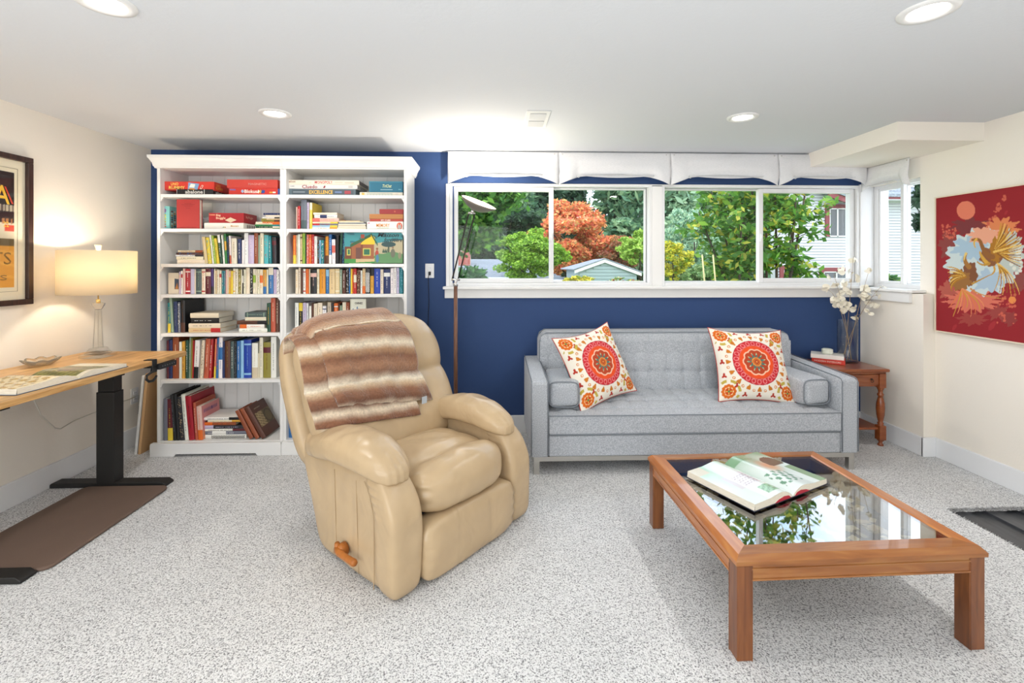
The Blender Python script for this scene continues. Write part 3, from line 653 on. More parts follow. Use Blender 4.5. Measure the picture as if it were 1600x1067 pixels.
# ---------------------------------------------------------------- stacks of books lying flat
def stack(ox, oy, sc, z0, items, group, where, D=.2, Y=YS, kindname='book'):
    """items from the bottom up: (left, right, top, bottom, colour, colour2, style[, depth])"""
    z = z0
    for k, it in enumerate(items):
        x0, x1, t, b, c, c2, st = it[:7]; d = it[7] if len(it) > 7 else D; rz = it[8] if len(it) > 8 else 0
        X0, X1 = X_at(ox+x0/sc, Y), X_at(ox+x1/sc, Y); h = (b-t)/sc*(Z_at(0, 0, Y)-Z_at(0, 1, Y))*1.0
        h = (Z_at(ox+x0/sc, 0, Y)-Z_at(ox+x0/sc, 1, Y))*(b-t)/sc
        pos = 'bottom' if k == 0 else 'topmost' if k == len(items)-1 else ORD[k]+' from bottom'
        look = nm(c)+((' and '+nm(c2)) if c2 and st != 'title' else '')
        book(X0, z, X1-X0, max(.004, h-.0006), d, c, c2, st, Y=Y, label='%s %s lying %s in stack %s' % (look, kindname, pos, where), group=group, flat=True, kindname=kindname, rz=rz)
        z += h
    return z
stack(*A3, SH[2], [(228, 590, 415, 466, 'cream', 'tan', 'title'), (218, 572, 368, 412, 'cream', None, 'title'), (205, 572, 345, 367, 'white', 'charcoal', 'foot'), (215, 565, 311, 343, 'brown', 'blue', 'speck'), (240, 562, 280, 310, 'beige', 'chestnut', 'foot')], 'books stacked at the left of the third shelf', 'on third shelf, left bookcase', .14)
stack(*A5, SH[4], [(343, 720, 374, 425, 'tan', 'red', 'foot'), (343, 722, 316, 372, 'cream', None, 'title'), (372, 702, 250, 315, 'black', 'white', 'title', .19, .02), (363, 704, 190, 248, 'cream', None, 'plain', .2, -.02)], 'books in the left stack of the fifth shelf', 'left of centre, fifth shelf', .22)
stack(*A5, SH[4], [(942, 1280, 375, 420, 'white', 'charcoal', 'title'), (952, 1245, 325, 372, 'white', 'orange', 'top'), (918, 1265, 278, 322, 'brown', 'black', 'foot'), (1013, 1265, 255, 275, 'cream', 'tan', 'title'), (1013, 1265, 231, 253, 'cream', None, 'plain'), (1013, 1265, 172, 229, 'slate', 'sage', 'two', .17)], 'books in the right stack of the fifth shelf', 'right of centre, fifth shelf', .2)
B1 = (445, 270, 8.421)
stack(*B1, SH[1], [(362, 690, 684, 712, 'white', 'gold', 'foot'), (366, 692, 658, 682, 'sky', 'yellow', 'foot'), (366, 700, 632, 656, 'grey', 'red', 'top'), (366, 700, 608, 630, 'cream', 'yellow', 'foot'), (364, 712, 556, 606, 'pink', 'salmon', 'top'), (390, 690, 497, 540, 'white', 'navy', 'half'), (376, 690, 466, 495, 'cream', None, 'plain')],
      'books stacked on the second shelf of the right bookcase', 'on second shelf, right bookcase', .16)
row('right', 'second', 1, 445, 270, 8.421, [(150, 167, 450, 'pink', 'white', 'plain'), (169, 205, 440, 'red', 'white', 'title'), (212, 290, 355, 'grey', 'slate', 'foot'), (292, 322, 390, 'lilac', 'purple', 'title'), (326, 362, 392, 'yellow', 'cream', 'top')], 'books standing on the second shelf of the right bookcase')
stack(250, 270, 8.421, SH[1], [(1255, 1576, 688, 703, 'cream', 'green', 'foot'), (1262, 1576, 664, 687, 'forest', 'cream', 'foot'), (1250, 1576, 640, 663, 'green', 'teal', 'foot'), (1255, 1576, 622, 639, 'cream', 'orange', 'foot'), (1262, 1576, 602, 621, 'orange', 'cream', 'top'), (1335, 1576, 575, 601, 'olive', 'brown', 'foot'), (1335, 1576, 557, 574, 'tan', 'olive', 'top'), (1345, 1576, 538, 556, 'white', 'black', 'foot'), (1390, 1576, 508, 536, 'cream', None, 'plain'), (1362, 1576, 480, 507, 'navy', 'grey', 'two')],
      'thin books stacked at the right of the second shelf', 'on second shelf, left bookcase', .2)
stack(*B1, SH[1], [(690, 1068, 690, 712, 'cream', None, 'plain'), (700, 1070, 668, 688, 'cream', 'beige', 'plain'), (700, 1060, 650, 667, 'beige', None, 'plain'), (705, 1070, 634, 649, 'cream', None, 'plain'), (710, 1066, 618, 633, 'grey', 'cream', 'plain'), (712, 1040, 604, 617, 'cream', None, 'plain'), (715, 985, 590, 603, 'tan', 'cream', 'plain')],
      'magazines piled on the second shelf of the right bookcase', 'beside memory game box', .2, kindname='magazine')
Cb = (230, 590, 7.273)
stack(*Cb, SH[6], [(655, 1128, 640, 686, 'white', 'black', 'check'), (610, 1130, 600, 638, 'grey', 'white', 'half'), (615, 1125, 572, 599, 'white', 'maroon', 'foot'), (612, 1120, 520, 560, 'charcoal', 'lilac', 'top'), (640, 1010, 482, 518, 'chestnut', 'orange', 'top'), (690, 1080, 458, 481, 'cream', 'gold', 'foot'), (625, 1060, 425, 456, 'white', 'black', 'foot')],
      'magazines stacked on the bottom shelf', 'on bottom shelf', .21, kindname='magazine')
# bottom shelf: tall leaning books whose covers show
def tall(x0, x1, top, c, c2, st, ln, D, lab, Y=3.50):
    px0, px1, py = 230+x0/7.273, 230+x1/7.273, 590+top/7.273
    X0, X1 = X_at(px0, Y), X_at(px1, Y); k = X_at(px0+1, Y)-X_at(px0, Y); Hh = Z_at(px0, py, Y)-SH[6]; L = ln/7.273*k
    a = math.atan2(abs(L), Hh); T = (X1-X0)*math.cos(a)-.001; Hh = math.hypot(Hh, L)-T*math.sin(a)
    return book(X0, SH[6], T, Hh, D, c, c2, st, L, Y=Y, label=lab, group='tall books leaning on the bottom shelf', kindname='book')
tall(186, 232, 240, 'grey', 'maroon', 'plain', 2, .17, 'grey book standing leftmost on the bottom shelf of the left bookcase')
tall(236, 294, 245, 'maroon', 'yellow', 'foot', -10, .2, 'maroon and yellow book second from left on the bottom shelf')
tall(300, 334, 195, 'black', 'grey', 'title', -40, .28, 'thin black book leaning left on the bottom shelf, with grey title'  )
tall(338, 374, 190, 'black', None, 'plain', -42, .28, 'thin black book leaning left behind the speckled one, bottom shelf')
tall(378, 428, 215, 'charcoal', 'tan', 'speck', -42, .25, 'dark speckled book leaning left on the bottom shelf')
tall(431, 474, 190, 'white', None, 'title', -46, .30, 'white tall book leaning left on the bottom shelf')
tall(477, 544, 208, 'crimson', 'black', 'title', -46, .28, 'dark red spiral-bound album leaning left on the bottom shelf')
tall(548, 580, 285, 'terracotta', 'pink', 'title', -28, .24, 'thin terracotta book leaning left beside the magazine stack')
tall(583, 640, 325, 'pink', 'orange', 'foot', -24, .22, 'pink songbook leaning left against the terracotta book')
# three brown volumes leaning to the left against the magazines
def tilted(pxb, pyb, ang, T, Hh, D, c, lab, rz=0, cover=None):
    X = X_at(pxb, 3.50); mb, bt = book_mesh(T, Hh, D, c, 'brown', 'plain')
    o = mb.build('book', print_m, fix=False)
    o.matrix_world = Matrix.Translation((X, 3.50, SH[6]+.001)) @ Matrix.Rotation(rz, 4, 'Z') @ Matrix.Rotation(ang, 4, 'Y') @ Matrix.Translation((-T*0, 0, 0))
    p = link('pages', page_unit, o); p.scale = (T-2*bt, D-.008, Hh-.008); p.location = (bt, .003, .003)
    tag(o, lab, 'book', 'old brown volumes leaning left on the bottom shelf'); return o, T, Hh, D
SHb = (1190, 1245)
tilted(230+1165/7.273, 0, R(-27), .030, .235, .18, 'chestnut', 'reddish brown volume leaning leftmost of the three old volumes')
tilted(230+1235/7.273, 0, R(-28), .030, .25, .19, 'chestnut', 'reddish brown volume leaning in the middle of the three old volumes')
o, T, Hh, D = tilted(230+1305/7.273, 0, R(-29), .034, .265, .22, 'brown', 'dark brown volume with picture cover, rightmost of three leaning volumes')
def brown_cover(U, V, P):
    C = np.tile(hexl('#5a3528'), (len(U), 1)); 
    m_ = (V > .28) & (V < .74) & (U > .06); C[m_] = hexl('#6d5a38')
    g = m_ & (U < .5) & (np.sin(U*60+V*23)*np.sin(V*47-U*31) > -.1); C[g] = hexl('#bfa67a')
    g2 = m_ & (U >= .5) & (np.abs((U-.75)**2*9+(V-.5)**2*14-.5) < .12); C[g2] = hexl('#4d4028')
    t_ = (V > .84) & (V < .88) & (U > .15) & (U < .55) & (np.sin(U*160) > -.4); C[t_] = hexl('#b8a98c'); return C
c_ = grid('cover_picture', 40, 50, lambda u, v: (T+.0006, .004+u*(D-.006), .004+v*(Hh-.008)), print_m, o, brown_cover)
# cover of the pink songbook
pk = [q for q in bpy.data.objects if q.get('label', '').startswith('pink songbook')][0]
Tm = max(v.co.x for v in pk.data.vertices); Hm = max(v.co.z for v in pk.data.vertices); Dm = max(v.co.y for v in pk.data.vertices)
def pink_cover(U, V, P):
    C = np.tile(hexl('#d98a8a'), (len(U), 1)); C[V < .25] = hexl('#e0885c'); t = (V > .78) & (V < .9) & (np.sin(U*70) > -.2) & (U > .1) & (U < .9); C[t] = hexl('#4a3a78')
    f = ((U-.25)**2*4+(V-.5)**2 < .02); C[f] = hexl('#4a3a78'); return C
grid('cover_picture', 24, 30, lambda u, v: (Tm+.0006, .003+u*(Dm-.005), .003+v*(Hm-.006)), print_m, pk, pink_cover)

# ---------------------------------------------------------------- face-out books and game boxes
def panel(name, parent, x0, x1, z0, z1, y, fn, nx=60, nz_=40, m=None):
    return grid(name, nx, nz_, lambda u, v: (x0+u*(x1-x0), y, z0+v*(z1-z0)), m or print_m, parent, fn)
INK = {}
def ink(hexc): 
    if hexc not in INK: INK[hexc] = mat('ink_'+hexc.strip('#'), hexc, .5)
    return INK[hexc]
def game_box(ox, oy, sc, x0, x1, t, b, z, D, col, label, rz=0, Y=YS, words=(), lid=True, group='board game boxes', deco=None, nmk='game_box', cat='game box'):
    X0, X1 = X_at(ox+x0/sc, Y), X_at(ox+x1/sc, Y); k = Z_at(ox+x0/sc, 0, Y)-Z_at(ox+x0/sc, 1, Y); h = k*(b-t)/sc
    th = thing(nmk, (X0, Y, z+.0007), label, cat, rz, group); W = X1-X0; c = mat('card_'+col.strip('#'), col, .4)
    if lid:
        MB().box(.002, W-.002, .002, D-.002, 0, h*.5).build('box_tray', c, th)
        MB().box(0, W, 0, D, h*.06, h).build('box_lid', c, th, bevel=.0015, seg=2)
    else: MB().box(0, W, 0, D, 0, h).build('box_body', c, th, bevel=.0015, seg=2)
    for (s, hexc, u, v, wf, hf, *rest) in words:   # fractions of the front
        sh = rest[0] if rest else 0
        text(s, ink(hexc), th, (W*u, -.0006, h*v), W*wf, h*hf, bold=.02, shear=sh)
    if deco: deco(th, W, h, D)
    return th, W, h
def patch(th, pts, hexc, y=-.0004, name='printed_mark'):
    MB().add([(x, y, z) for x, z in pts], [tuple(range(len(pts)))]).build(name, ink(hexc), th)
def rectp(th, W, h, u0, u1, v0, v1, hexc, y=-.0004): patch(th, [(W*u0, h*v0), (W*u1, h*v0), (W*u1, h*v1), (W*u0, h*v1)], hexc, y)
A1 = (250, 270, 8.421)
# top shelf, left
th, W, h = game_box(*A1, 215, 700, 205, 283, SH[0], .24, '#2b2a2c', 'black game box under the red card game box, top shelf left', 0, words=[('abalone', '#f3efe6', .24, .22, .48, .62)], lid=False,
  deco=lambda th, W, h, D: (patch(th, [(W*.01, h*.02), (W*.02, h*.02), (W*.02, h*.98), (W*.01, h*.98)], '#e8e4da'), patch(th, [(W*.75, h*.02), (W*.765, h*.02), (W*.765, h*.98), (W*.75, h*.98)], '#e8e4da')))
text('abalone', ink('#f3efe6'), th, (W+.0006, .03, h*.2), .16, h*.6, rot=(R(90), 0, R(90)))
def uno(th, W, h, D):
    patch(th, [(W*.47, h*.15), (W*.66, h*.08), (W*.70, h*.75), (W*.48, h*.9)], '#7fa6cf'); patch(th, [(W*.50, h*.35), (W*.6, h*.3), (W*.62, h*.7), (W*.53, h*.75)], '#f2ede0', -.0008)
    patch(th, [(W*.50, h*.1), (W*.63, h*.08), (W*.6, h*.22), (W*.5, h*.25)], '#e39a3b', -.0009); patch(th, [(W*.71, h*.2), (W*.745, h*.13), (W*.785, h*.55), (W*.75, h*.62)], '#f2ede0'); patch(th, [(W*.722, h*.24), (W*.745, h*.2), (W*.772, h*.52), (W*.75, h*.56)], '#c43a2c', -.0008)
    text('UNO', ink('#e9b94a'), th, (W+.0006, .03, h*.5), .05, h*.3, rot=(R(90), 0, R(90))); text('RUMMY', ink('#e9b94a'), th, (W+.0006, .02, h*.16), .09, h*.3, rot=(R(90), 0, R(90)))
game_box(*A1, 58, 713, 88, 204, SH[0]+.034, .24, '#cf3b30', 'red rummy card game box resting on the black box, top shelf left', R(0), words=[('UNO', '#f2d06a', .13, .55, .15, .33), ('RUMMY', '#f2d06a', .09, .12, .32, .36)], lid=True, deco=uno)
def blok(th, W, h, D):
    for i, (u, c) in enumerate([(.62, '#d9a53a'), (.66, '#2c4f9e'), (.69, '#2c4f9e'), (.58, '#efe9dc')]): patch(th, [(W*u, h*.35), (W*(u+.03), h*.25), (W*(u+.055), h*.6), (W*(u+.02), h*.8)], c, -.0004-i*.0002)
    patch(th, [(W*.25, h*.5), (W*.28, h*.3), (W*.315, h*.5), (W*.29, h*.8), (W*.26, h*.75)], '#9db7d8'); patch(th, [(W*.02, h*.68), (W*.14, h*.66), (W*.14, h*.86), (W*.02, h*.88)], '#8a6fae'); rectp(th, W, h, .83, .9, .3, .5, '#e9a13a'); rectp(th, W, h, .9, .96, .3, .52, '#f0ead8')
    MB().box(W, W+.012, .002, D-.01, .001, h-.003).build('box_edge', ink('#3a55a5'), th)
th, W, h = game_box(*A1, 905, 1548, 190, 283, SH[0], .25, '#d0392f', 'red tile game box with white title, under another red box', 0, words=[('Blokus', '#f5f0e4', .32, .3, .26, .5)], deco=blok)
game_box(*A1, 880, 1548, 76, 189, SH[0]+h+.0005, .25, '#c8443a', 'plain red magnetic game box on top of the tile game box', 0, words=[('MAGNETIC', '#d98a80', .42, .35, .36, .26)])
# second shelf, left
def tealgame(th, W, h, D):
    for k, c in enumerate(['#e8d040', '#e8d040', '#d8c04a', '#d8a040', '#c87050', '#c86050']): patch(th, [(W*.4, h*(.58-k*.1)), (W*.62, h*(.58-k*.1)), (W*.62, h*(.63-k*.1)), (W*.4, h*(.63-k*.1))], c)
    patch(th, [(W*.35, h*.75), (W*.6, h*.72), (W*.65, h*.85), (W*.4, h*.92)], '#8a6a9a'); rectp(th, W, h, .12, .2, .08, .6, '#e8efe8')
    for k in range(9):
        for j in range(5):
            c = ['#4a2f58', '#e6dcc8', '#2d3050', '#c98a3a', '#8a3a3a'][(k*3+j*2) % 5]; y = .012+j*.03; z = h*(.04+k*.092)
            MB().add([(W+.0006, y, z), (W+.0006, y+.014, z+h*.045), (W+.0006, y+.028, z), (W+.0006, y+.014, z-h*.03)], [(0, 1, 2, 3)]).build('printed_mark', ink(c), th)
game_box(*A1, 10, 125, 408, 706, SH[1], .17, '#7fc0bd', 'upright turquoise game box with plaid side, left end of second shelf', 0, lid=False, deco=tealgame)
# big red book, face out
x0, x1 = X_at(250+218/8.421, 3.50), X_at(250+520/8.421, 3.50)
t = thing('book', (x0, 3.50, SH[1]+.0007), 'large red hardback standing cover to the front, second shelf left', 'book'); W_ = x1-x0; red_cl = mat('red_cloth', '#a83432', .6, bump=(300, .2))
MB().box(0, W_, 0, .003, 0, .218).box(0, W_, .032, .035, 0, .218).box(0, .003, .003, .032, 0, .218).build('cover', red_cl, t, bevel=.001)
MB().box(.004, W_-.004, .004, .031, .003, .214).build('pages', page_m, t)
mb = MB()
for z, wd in ((.185, .05), (.176, .095), (.165, .06), (.15, .03)):
    x = W_/2-wd/2
    while x < W_/2+wd/2: mb.box(x, x+.003, -.0006, 0, z, z+.0035); x += .0046
mb.build('cover_title', ink('#7d2020'), t)
def whitebox(th, W, h, D):
    patch(th, [(W*.47, h*.2), (W*.5, h*.2), (W*.5, h*.45)], '#3a7a5a'); patch(th, [(W*.51, h*.2), (W*.56, h*.2), (W*.53, h*.45)], '#c8a04a')
    for k in range(5): MB().box(W, W+.0006, .05+k*.026, .06+k*.026, h*.15, h*.75).build('printed_mark', ink('#4a4038'), th)
th, W, h = game_box(*A1, 580, 1097, 626, 707, SH[1], .2, '#ece7dc', 'white game box under the dark red word game box, second shelf', 0, words=[('Monsters', '#d8a050', .68, .35, .2, .3)], deco=whitebox)
def boggle(th, W, h, D):
    patch(th, [(W*.46, h*.26), (W*.62, h*.55), (W*.79, h*.28), (W*.62, h*.02)], '#e9d8b8')
    for k in range(5):
        for s in (0, 1):
            a = k/5
            if s: P0 = (W*(.46+.16*a), h*(.26+.29*a)); P1 = (W*(.62+.17*a), h*(.02+.26*a))
            else: P0 = (W*(.46+.16*a), h*(.26-.24*a)); P1 = (W*(.62+.17*a), h*(.55-.27*a))
            d = .0006; patch(th, [(P0[0], P0[1]), (P1[0], P1[1]), (P1[0]+d, P1[1]+d), (P0[0]+d, P0[1]+d)], '#a8624a', -.0008)
    rectp(th, W, h, .02, .18, .74, .86, '#d98a6a')
    text('Big Boggle', ink('#e6b49a'), th, (W+.0006, .03, h*.45), .1, h*.28, rot=(R(90), 0, R(90)))
game_box(*A1, 642, 1102, 495, 625, SH[1]+h+.0005, .19, '#a32229', 'dark red word game box with letter-tray picture, second shelf', 0, words=[('Big', '#f0c9a8', .21, .62, .13, .25), ('Boggle', '#f0c9a8', .21, .3, .27, .3)], deco=boggle)
# crumpled translucent bag behind the red book
bag = soft('plastic_bag', (.075, .05, .045), mat('bag_plastic', '#d5d8da', .35, alpha=.75), None, p=3, n=16, fn=lambda a, b, c, x, y, z: (x+.014*mnoise.noise((a*3, b*3, c*3)), y, z+.02*mnoise.noise((a*3+5, b*3, c*3))))
bag.location = (X_at(250+560/8.42, 3.66), 3.66, SH[1]+.052); tag(bag, 'crumpled clear plastic bag behind the red book, second shelf', 'bag')
# top shelf, right
th, W, h1 = game_box(*B1, 18, 932, 196, 284, SH[0], .26, '#5a6a72', 'slate grey quiz game box with yellow title, bottom of three', 0, words=[('EXCELLENCE', '#f0c04a', .33, .25, .34, .55), ], lid=False,
   deco=lambda th, W, h, D: (rectp(th, W, h, .08, .97, .1, .9, '#4a565e', -.0003), rectp(th, W, h, .1, .27, .45, .6, '#8a9298', -.0006), rectp(th, W, h, .7, .8, .4, .65, '#6a7fa8', -.0006), rectp(th, W, h, .84, .93, .25, .75, '#a8404a', -.0006)))
th, W, h2 = game_box(*B1, 45, 955, 140, 194, SH[0]+h1+.0005, .26, '#ddd8d2', 'whitish detective game box with dark red title, middle of three', 0, words=[('Cluedo', '#8a2028', .2, .1, .22, .85), ('CLASSIC', '#4a4a4a', .03, .5, .06, .25)],
   deco=lambda th, W, h, D: (patch(th, [(W*.46, h*.4), (W*.5, h*.45), (W*.5, h*.5), (W*.46, h*.45)], '#8a2028'), patch(th, [(W*.5, h*.2), (W*.52, h*.8), (W*.54, h*.7), (W*.53, h*.2)], '#8a2028'), rectp(th, W, h, .87, .93, .2, .8, '#c8c0b8'), [MB().box(W, W+.0006, .02+k*.03, .035+k*.03, h*.1, h*.9).build('printed_mark', ink(['#7a6a68', '#9a8478', '#5a4a50'][k % 3]), th) for k in range(8)]))
th, W, h3 = game_box(*B1, 36, 975, 76, 136, SH[0]+h1+h2+.001, .26, '#e6dbc6', 'cream property game box with red title, top of three', 0, words=[('MONOPOLY', '#c8363a', .38, .22, .25, .62), ('BRETAGNE', '#8a5a40', .02, .45, .09, .35)],
   deco=lambda th, W, h, D: (patch(th, [(W*.3, h*.3), (W*.33, h*.3), (W*.33, h*.6), (W*.3, h*.6)], '#d8cbb0'), rectp(th, W, h, .66, .77, .35, .65, '#d6cab4'), rectp(th, W, h, .8, .93, .3, .6, '#d0c4ae'), MB().box(W, W+.0006, .01, D-.01, h*.1, h*.9).build('printed_mark', ink('#7c6f6c'), th)))
th, W, h = game_box(*B1, 985, 1552, 238, 286, SH[0], .2, '#e0d9c6', 'flat cream puzzle box under the teal box, top shelf right', 0, lid=False, words=[('XXNDXNWNDXXN', '#a8b0a8', .16, .25, .5, .55)] if False else (),
   deco=lambda th, W, h, D: ([rectp(th, W, h, .17+k*.035, .195+k*.035, .2+.1*(k % 2), .8, '#b8bfb4') for k in range(17)], rectp(th, W, h, .05, .11, .2, .8, '#e0b84a'), rectp(th, W, h, .83, .9, .2, .8, '#d8cfc0')))
game_box(*B1, 1108, 1552, 92, 236, SH[0]+h+.0005, .18, '#1d6c86', 'teal blue dice game box standing on the cream puzzle box', 0, words=[('TriOat', '#cfd8a0', .4, .42, .27, .3, .3)],
   deco=lambda th, W, h, D: (rectp(th, W, h, .34, .7, .2, .26, '#9cc0c8'), rectp(th, W, h, .87, .95, .2, .3, '#5a98a8'), rectp(th, W, h, .02, .026, .05, .95, '#5fa6b8'), rectp(th, W, h, .02, .98, .93, .96, '#5fa6b8')))
# second shelf, right
def memo(th, W, h, D):
    n = 24; patch(th, [(W*(.9+.08*math.cos(2*PI*k/n)), h*(.42+.46*math.sin(2*PI*k/n))) for k in range(n)], '#d9684a'); patch(th, [(W*(.9+.05*math.cos(2*PI*k/n)), h*(.3+.28*math.sin(2*PI*k/n))) for k in range(n)], '#b8b0aa', -.0008)
    for k, c in enumerate(['#f0e0c0', '#e0402a', '#f6efe2']): patch(th, [(W*(.86+.03*k), h*.55), (W*(.875+.03*k), h*.5), (W*(.88+.03*k), h*.75)], c, -.001)
    patch(th, [(W*.28, h*.14), (W*.6, h*.14), (W*.6, h*.22), (W*.28, h*.22)], '#b8c8b0'); rectp(th, W, h, .03, .08, .72, .86, '#d87090')
th, W, h1 = game_box(*B1, 1080, 1556, 606, 711, SH[1], .2, '#efebe2', 'white memory game box with orange title, second shelf right', 0, words=[('MEMORY', '#e08a2a', .26, .3, .37, .42)], deco=memo)
th, W, h2 = game_box(*B1, 1118, 1556, 572, 603, SH[1]+h1+.0005, .19, '#b5402e', 'thin red flat box right on top of the memory game box', 0, words=[('MY CUBE', '#f3e9d8', .34, .15, .28, .65)], lid=False)
th, W, h3 = game_box(*B1, 1112, 1556, 506, 571, SH[1]+h1+h2+.001, .19, '#b8793c', 'plain tan cardboard box between two red boxes, second shelf right', 0, lid=True)
th, W, h4 = game_box(*B1, 1245, 1556, 440, 505, SH[1]+h1+h2+h3+.0015, .17, '#9c2826', 'dark red box on top of the pile, second shelf right', 0, deco=lambda th, W, h, D: rectp(th, W, h, .62, .68, .35, .65, '#c86a4a'))
# picture book with the cabin, face out
def cabin(U, V, P):
    x, y = U*770, (1-V)*385; C = np.tile(hexl('#3c8f94'), (len(U), 1))
    def S(mask, c): C[mask] = hexl(c)
    S((np.sin(x/70+y/22)+np.sin(x/33-y/15) > .75) & (y < 150), '#2a6b75')
    S((x > 380) & (y > 140-(x-380)*.12), '#b9ac8a'); S((y > 300-20*np.sin(x/60)) , '#3f8a3e'); S((x > 400) & (y > 255-12*np.sin(x/45)), '#5c8a58'); S((x > 150) & (x < 400) & (y > 320) & (y < 375-(x-150)*.05), '#c9b184')
    S((x > 5) & (x < 95) & (y > 180) & (y < 330), '#6e3a24'); S((x > 95) & (x < 390) & (y > 130) & (y < 330), '#9a5a34'); S((x > 150) & (x < 215) & (y > 190) & (y < 330), '#6a4338'); S((x > 215) & (x < 245) & (y > 110) & (y < 320), '#7d4426')
    S((np.abs(x-310) < 95-(130-y)*-.0) & (y > 20) & (y < 150) & (y > 20+np.abs(x-350)*.9), '#e8c22c')
    S((y > 20+(350-x)*.48) & (y < 55+(350-x)*.50) & (x > 80) & (x < 350), '#2f5a34'); S((x >= 350) & (x < 440) & (np.abs(y-(15+(x-350)*1.6)) < 16), '#2f5a34'); S((x > 215) & (x < 265) & (y > 25) & (y < 75), '#a8452c')
    for (a, b, c0, d) in ((245, 345, 200, 290), (35, 85, 205, 285)):
        S((x > a) & (x < b) & (y > c0) & (y < d), '#c8c05a'); S((x > a+12) & (x < b-10) & (y > c0+10) & (y < d-10), '#2c6a4c')
    S((x > 575) & (x < 592) & (y > 120) & (y < 250), '#3a4a34'); S((((x-583)/95)**2+((y-150)/34)**2 < 1), '#2a4a4a'); S((x > 500) & (x < 570) & (y > 235-np.abs((x-515) % 24-12)*3) & (y < 255), '#31503e')
    S((((x-430)/22)**2+((y-260)/38)**2 < 1), '#b0402f'); S((((x-435)/20)**2+((y-325)/52)**2 < 1), '#4a7a9a'); S((((x-432)/15)**2+((y-205)/16)**2 < 1), '#8a5a38')
    S((((x-640)/30)**2+((y-260)/55)**2 < 1), '#6b6a58'); S((((x-640)/12)**2+((y-190)/14)**2 < 1), '#8a6a50'); S((((x-730)/22)**2+((y-290)/40)**2 < 1), '#8a8468')
    return C
x0, x1 = X_at(445+782/8.421, 3.51), X_at(445+1552/8.421, 3.51); z1 = Z_at(560, 355+66/8.421, 3.51)
t = thing('picture_book', (x0, 3.51, SH[2]+.004), 'large picture book facing out with a log cabin on its cover', 'book', group=None)
MB().box(0, x1-x0, 0, .012, 0, z1-SH[2]-.004).build('book_block', ink('#3c6a6a'), t, bevel=.001)
grid('cover_picture', 190, 96, lambda u, v: (u*(x1-x0), -.0006, v*(z1-SH[2]-.004)), print_m, t, cabin)
text('Maison', ink('#1d2b2e'), t, ((x1-x0)*.565, -.0014, (z1-SH[2])*.83), (x1-x0)*.37, (z1-SH[2])*.13, shear=.35, bold=.02); text('forestière', ink('#1d2b2e'), t, ((x1-x0)*.68, -.0014, (z1-SH[2])*.68), (x1-x0)*.31, (z1-SH[2])*.13, shear=.35, bold=.02)
MB().box(0, .165, -.04, .02, 0, .003).build('paper_sheet', page_m).location = (x0+.04, 3.535, SH[2]+.0006); tag(bpy.data.objects['paper_sheet'], 'white and yellow sheet of paper lying under the cabin picture book', 'paper')
# white book face out on the fifth shelf, and pale book with painting on the fourth
x0, x1 = X_at(430+815/6.957, 3.52), X_at(430+985/6.957, 3.52); zt = Z_at(555, 440+190/6.957, 3.52)
t = thing('book', (x0, 3.52, SH[4]+.0007), 'white book facing out with blue and brown drawing above the recliner', 'book')
MB().box(0, x1-x0, 0, .02, 0, zt-SH[4]).build('book_block', mat('pale_card', '#e2e2d2', .5), t, bevel=.001)
def drawing(U, V, P):
    C = np.tile(hexl('#e2e2d2'), (len(U), 1)); f = np.sin(U*19+V*7)*np.sin(V*23-U*5)
    C[(V < .78) & (U > .15) & (U < .5) & (f > .35)] = hexl('#3f6f9a'); C[(V < .72) & (U > .5) & (U < .9) & (f > .2)] = hexl('#7a4a2c'); C[(U < .06)] = hexl('#c8c4b0'); return C
grid('cover_picture', 40, 50, lambda u, v: (u*(x1-x0), -.0006, v*(zt-SH[4])), print_m, t, drawing); text('CHINEZ', ink('#3a2a24'), t, ((x1-x0)*.3, -.0012, (zt-SH[4])*.84), (x1-x0)*.5, .016, bold=.03)
x0, x1 = X_at(250+108/8.421, 3.535), X_at(250+247/8.421, 3.535); zt = Z_at(270, 355+602/8.421, 3.535)
t = thing('book', (x0, 3.535, SH[3]+.0007), 'pale book facing out with small painting, left end of the fourth shelf', 'book')
MB().box(0, x1-x0, 0, .016, 0, zt-SH[3]).build('book_block', mat('pale_cream_card', '#e4d8c2', .5), t, bevel=.001)
patch(t, [((x1-x0)*.6, .035), ((x1-x0)*.99, .035), ((x1-x0)*.99, .11), ((x1-x0)*.6, .115)], '#3a4a5e'); patch(t, [((x1-x0)*.66, .037), ((x1-x0)*.97, .037), ((x1-x0)*.85, .085)], '#b8783c', -.0008)
# blue binder at the foot of the right bookcase, and two books just past the blanket
x0, x1 = X_at(444, YS), X_at(462, YS)
b = book(x0+.002, SH[6], x1-x0, Z_at(450, 622, YS)-SH[6], .24, 'blue', 'white', 'half', label='blue binder standing on the bottom shelf of the right bookcase', group=None); b.name = 'binder'; b['category'] = 'binder'
stack(430, 440, 6.957, SH[4], [(1250, 1386, 520, 560, 'brown', None, 'title'), (1262, 1386, 470, 519, 'slate', 'cream', 'foot'), (1275, 1386, 430, 469, 'beige', 'olive', 'foot'), (1300, 1386, 398, 429, 'olive', 'sage', 'top')], 'books stacked at the right end of the fifth shelf, right bookcase', 'right of the blanket', .16)
# boards leaning in the gap beside the left bookcase
def lean_board(x, th_, ln, hgt, c, lab):
    t = thing('leaning_board', (x, 3.50, 0), lab, 'board'); a = math.atan2(ln, hgt)
    o = MB().box(0, th_, 0, .26, 0, hgt).build('panel', c, t, bevel=.002); o.rotation_euler = (0, a, 0)
    return t, o
t, o = lean_board(-2.672, .018, .055, .585, white_paint, 'white board leaning on edge between wall and left bookcase')
MB().box(-.0008, .0, -.0008, .02, .3, .36).build('label_sticker', ink('#4a4440'), o)
lean_board(-2.646, .02, .055, .60, mat('pale_wood', '#d8ae7e', .5), 'tan wooden board leaning on edge beside the white board')
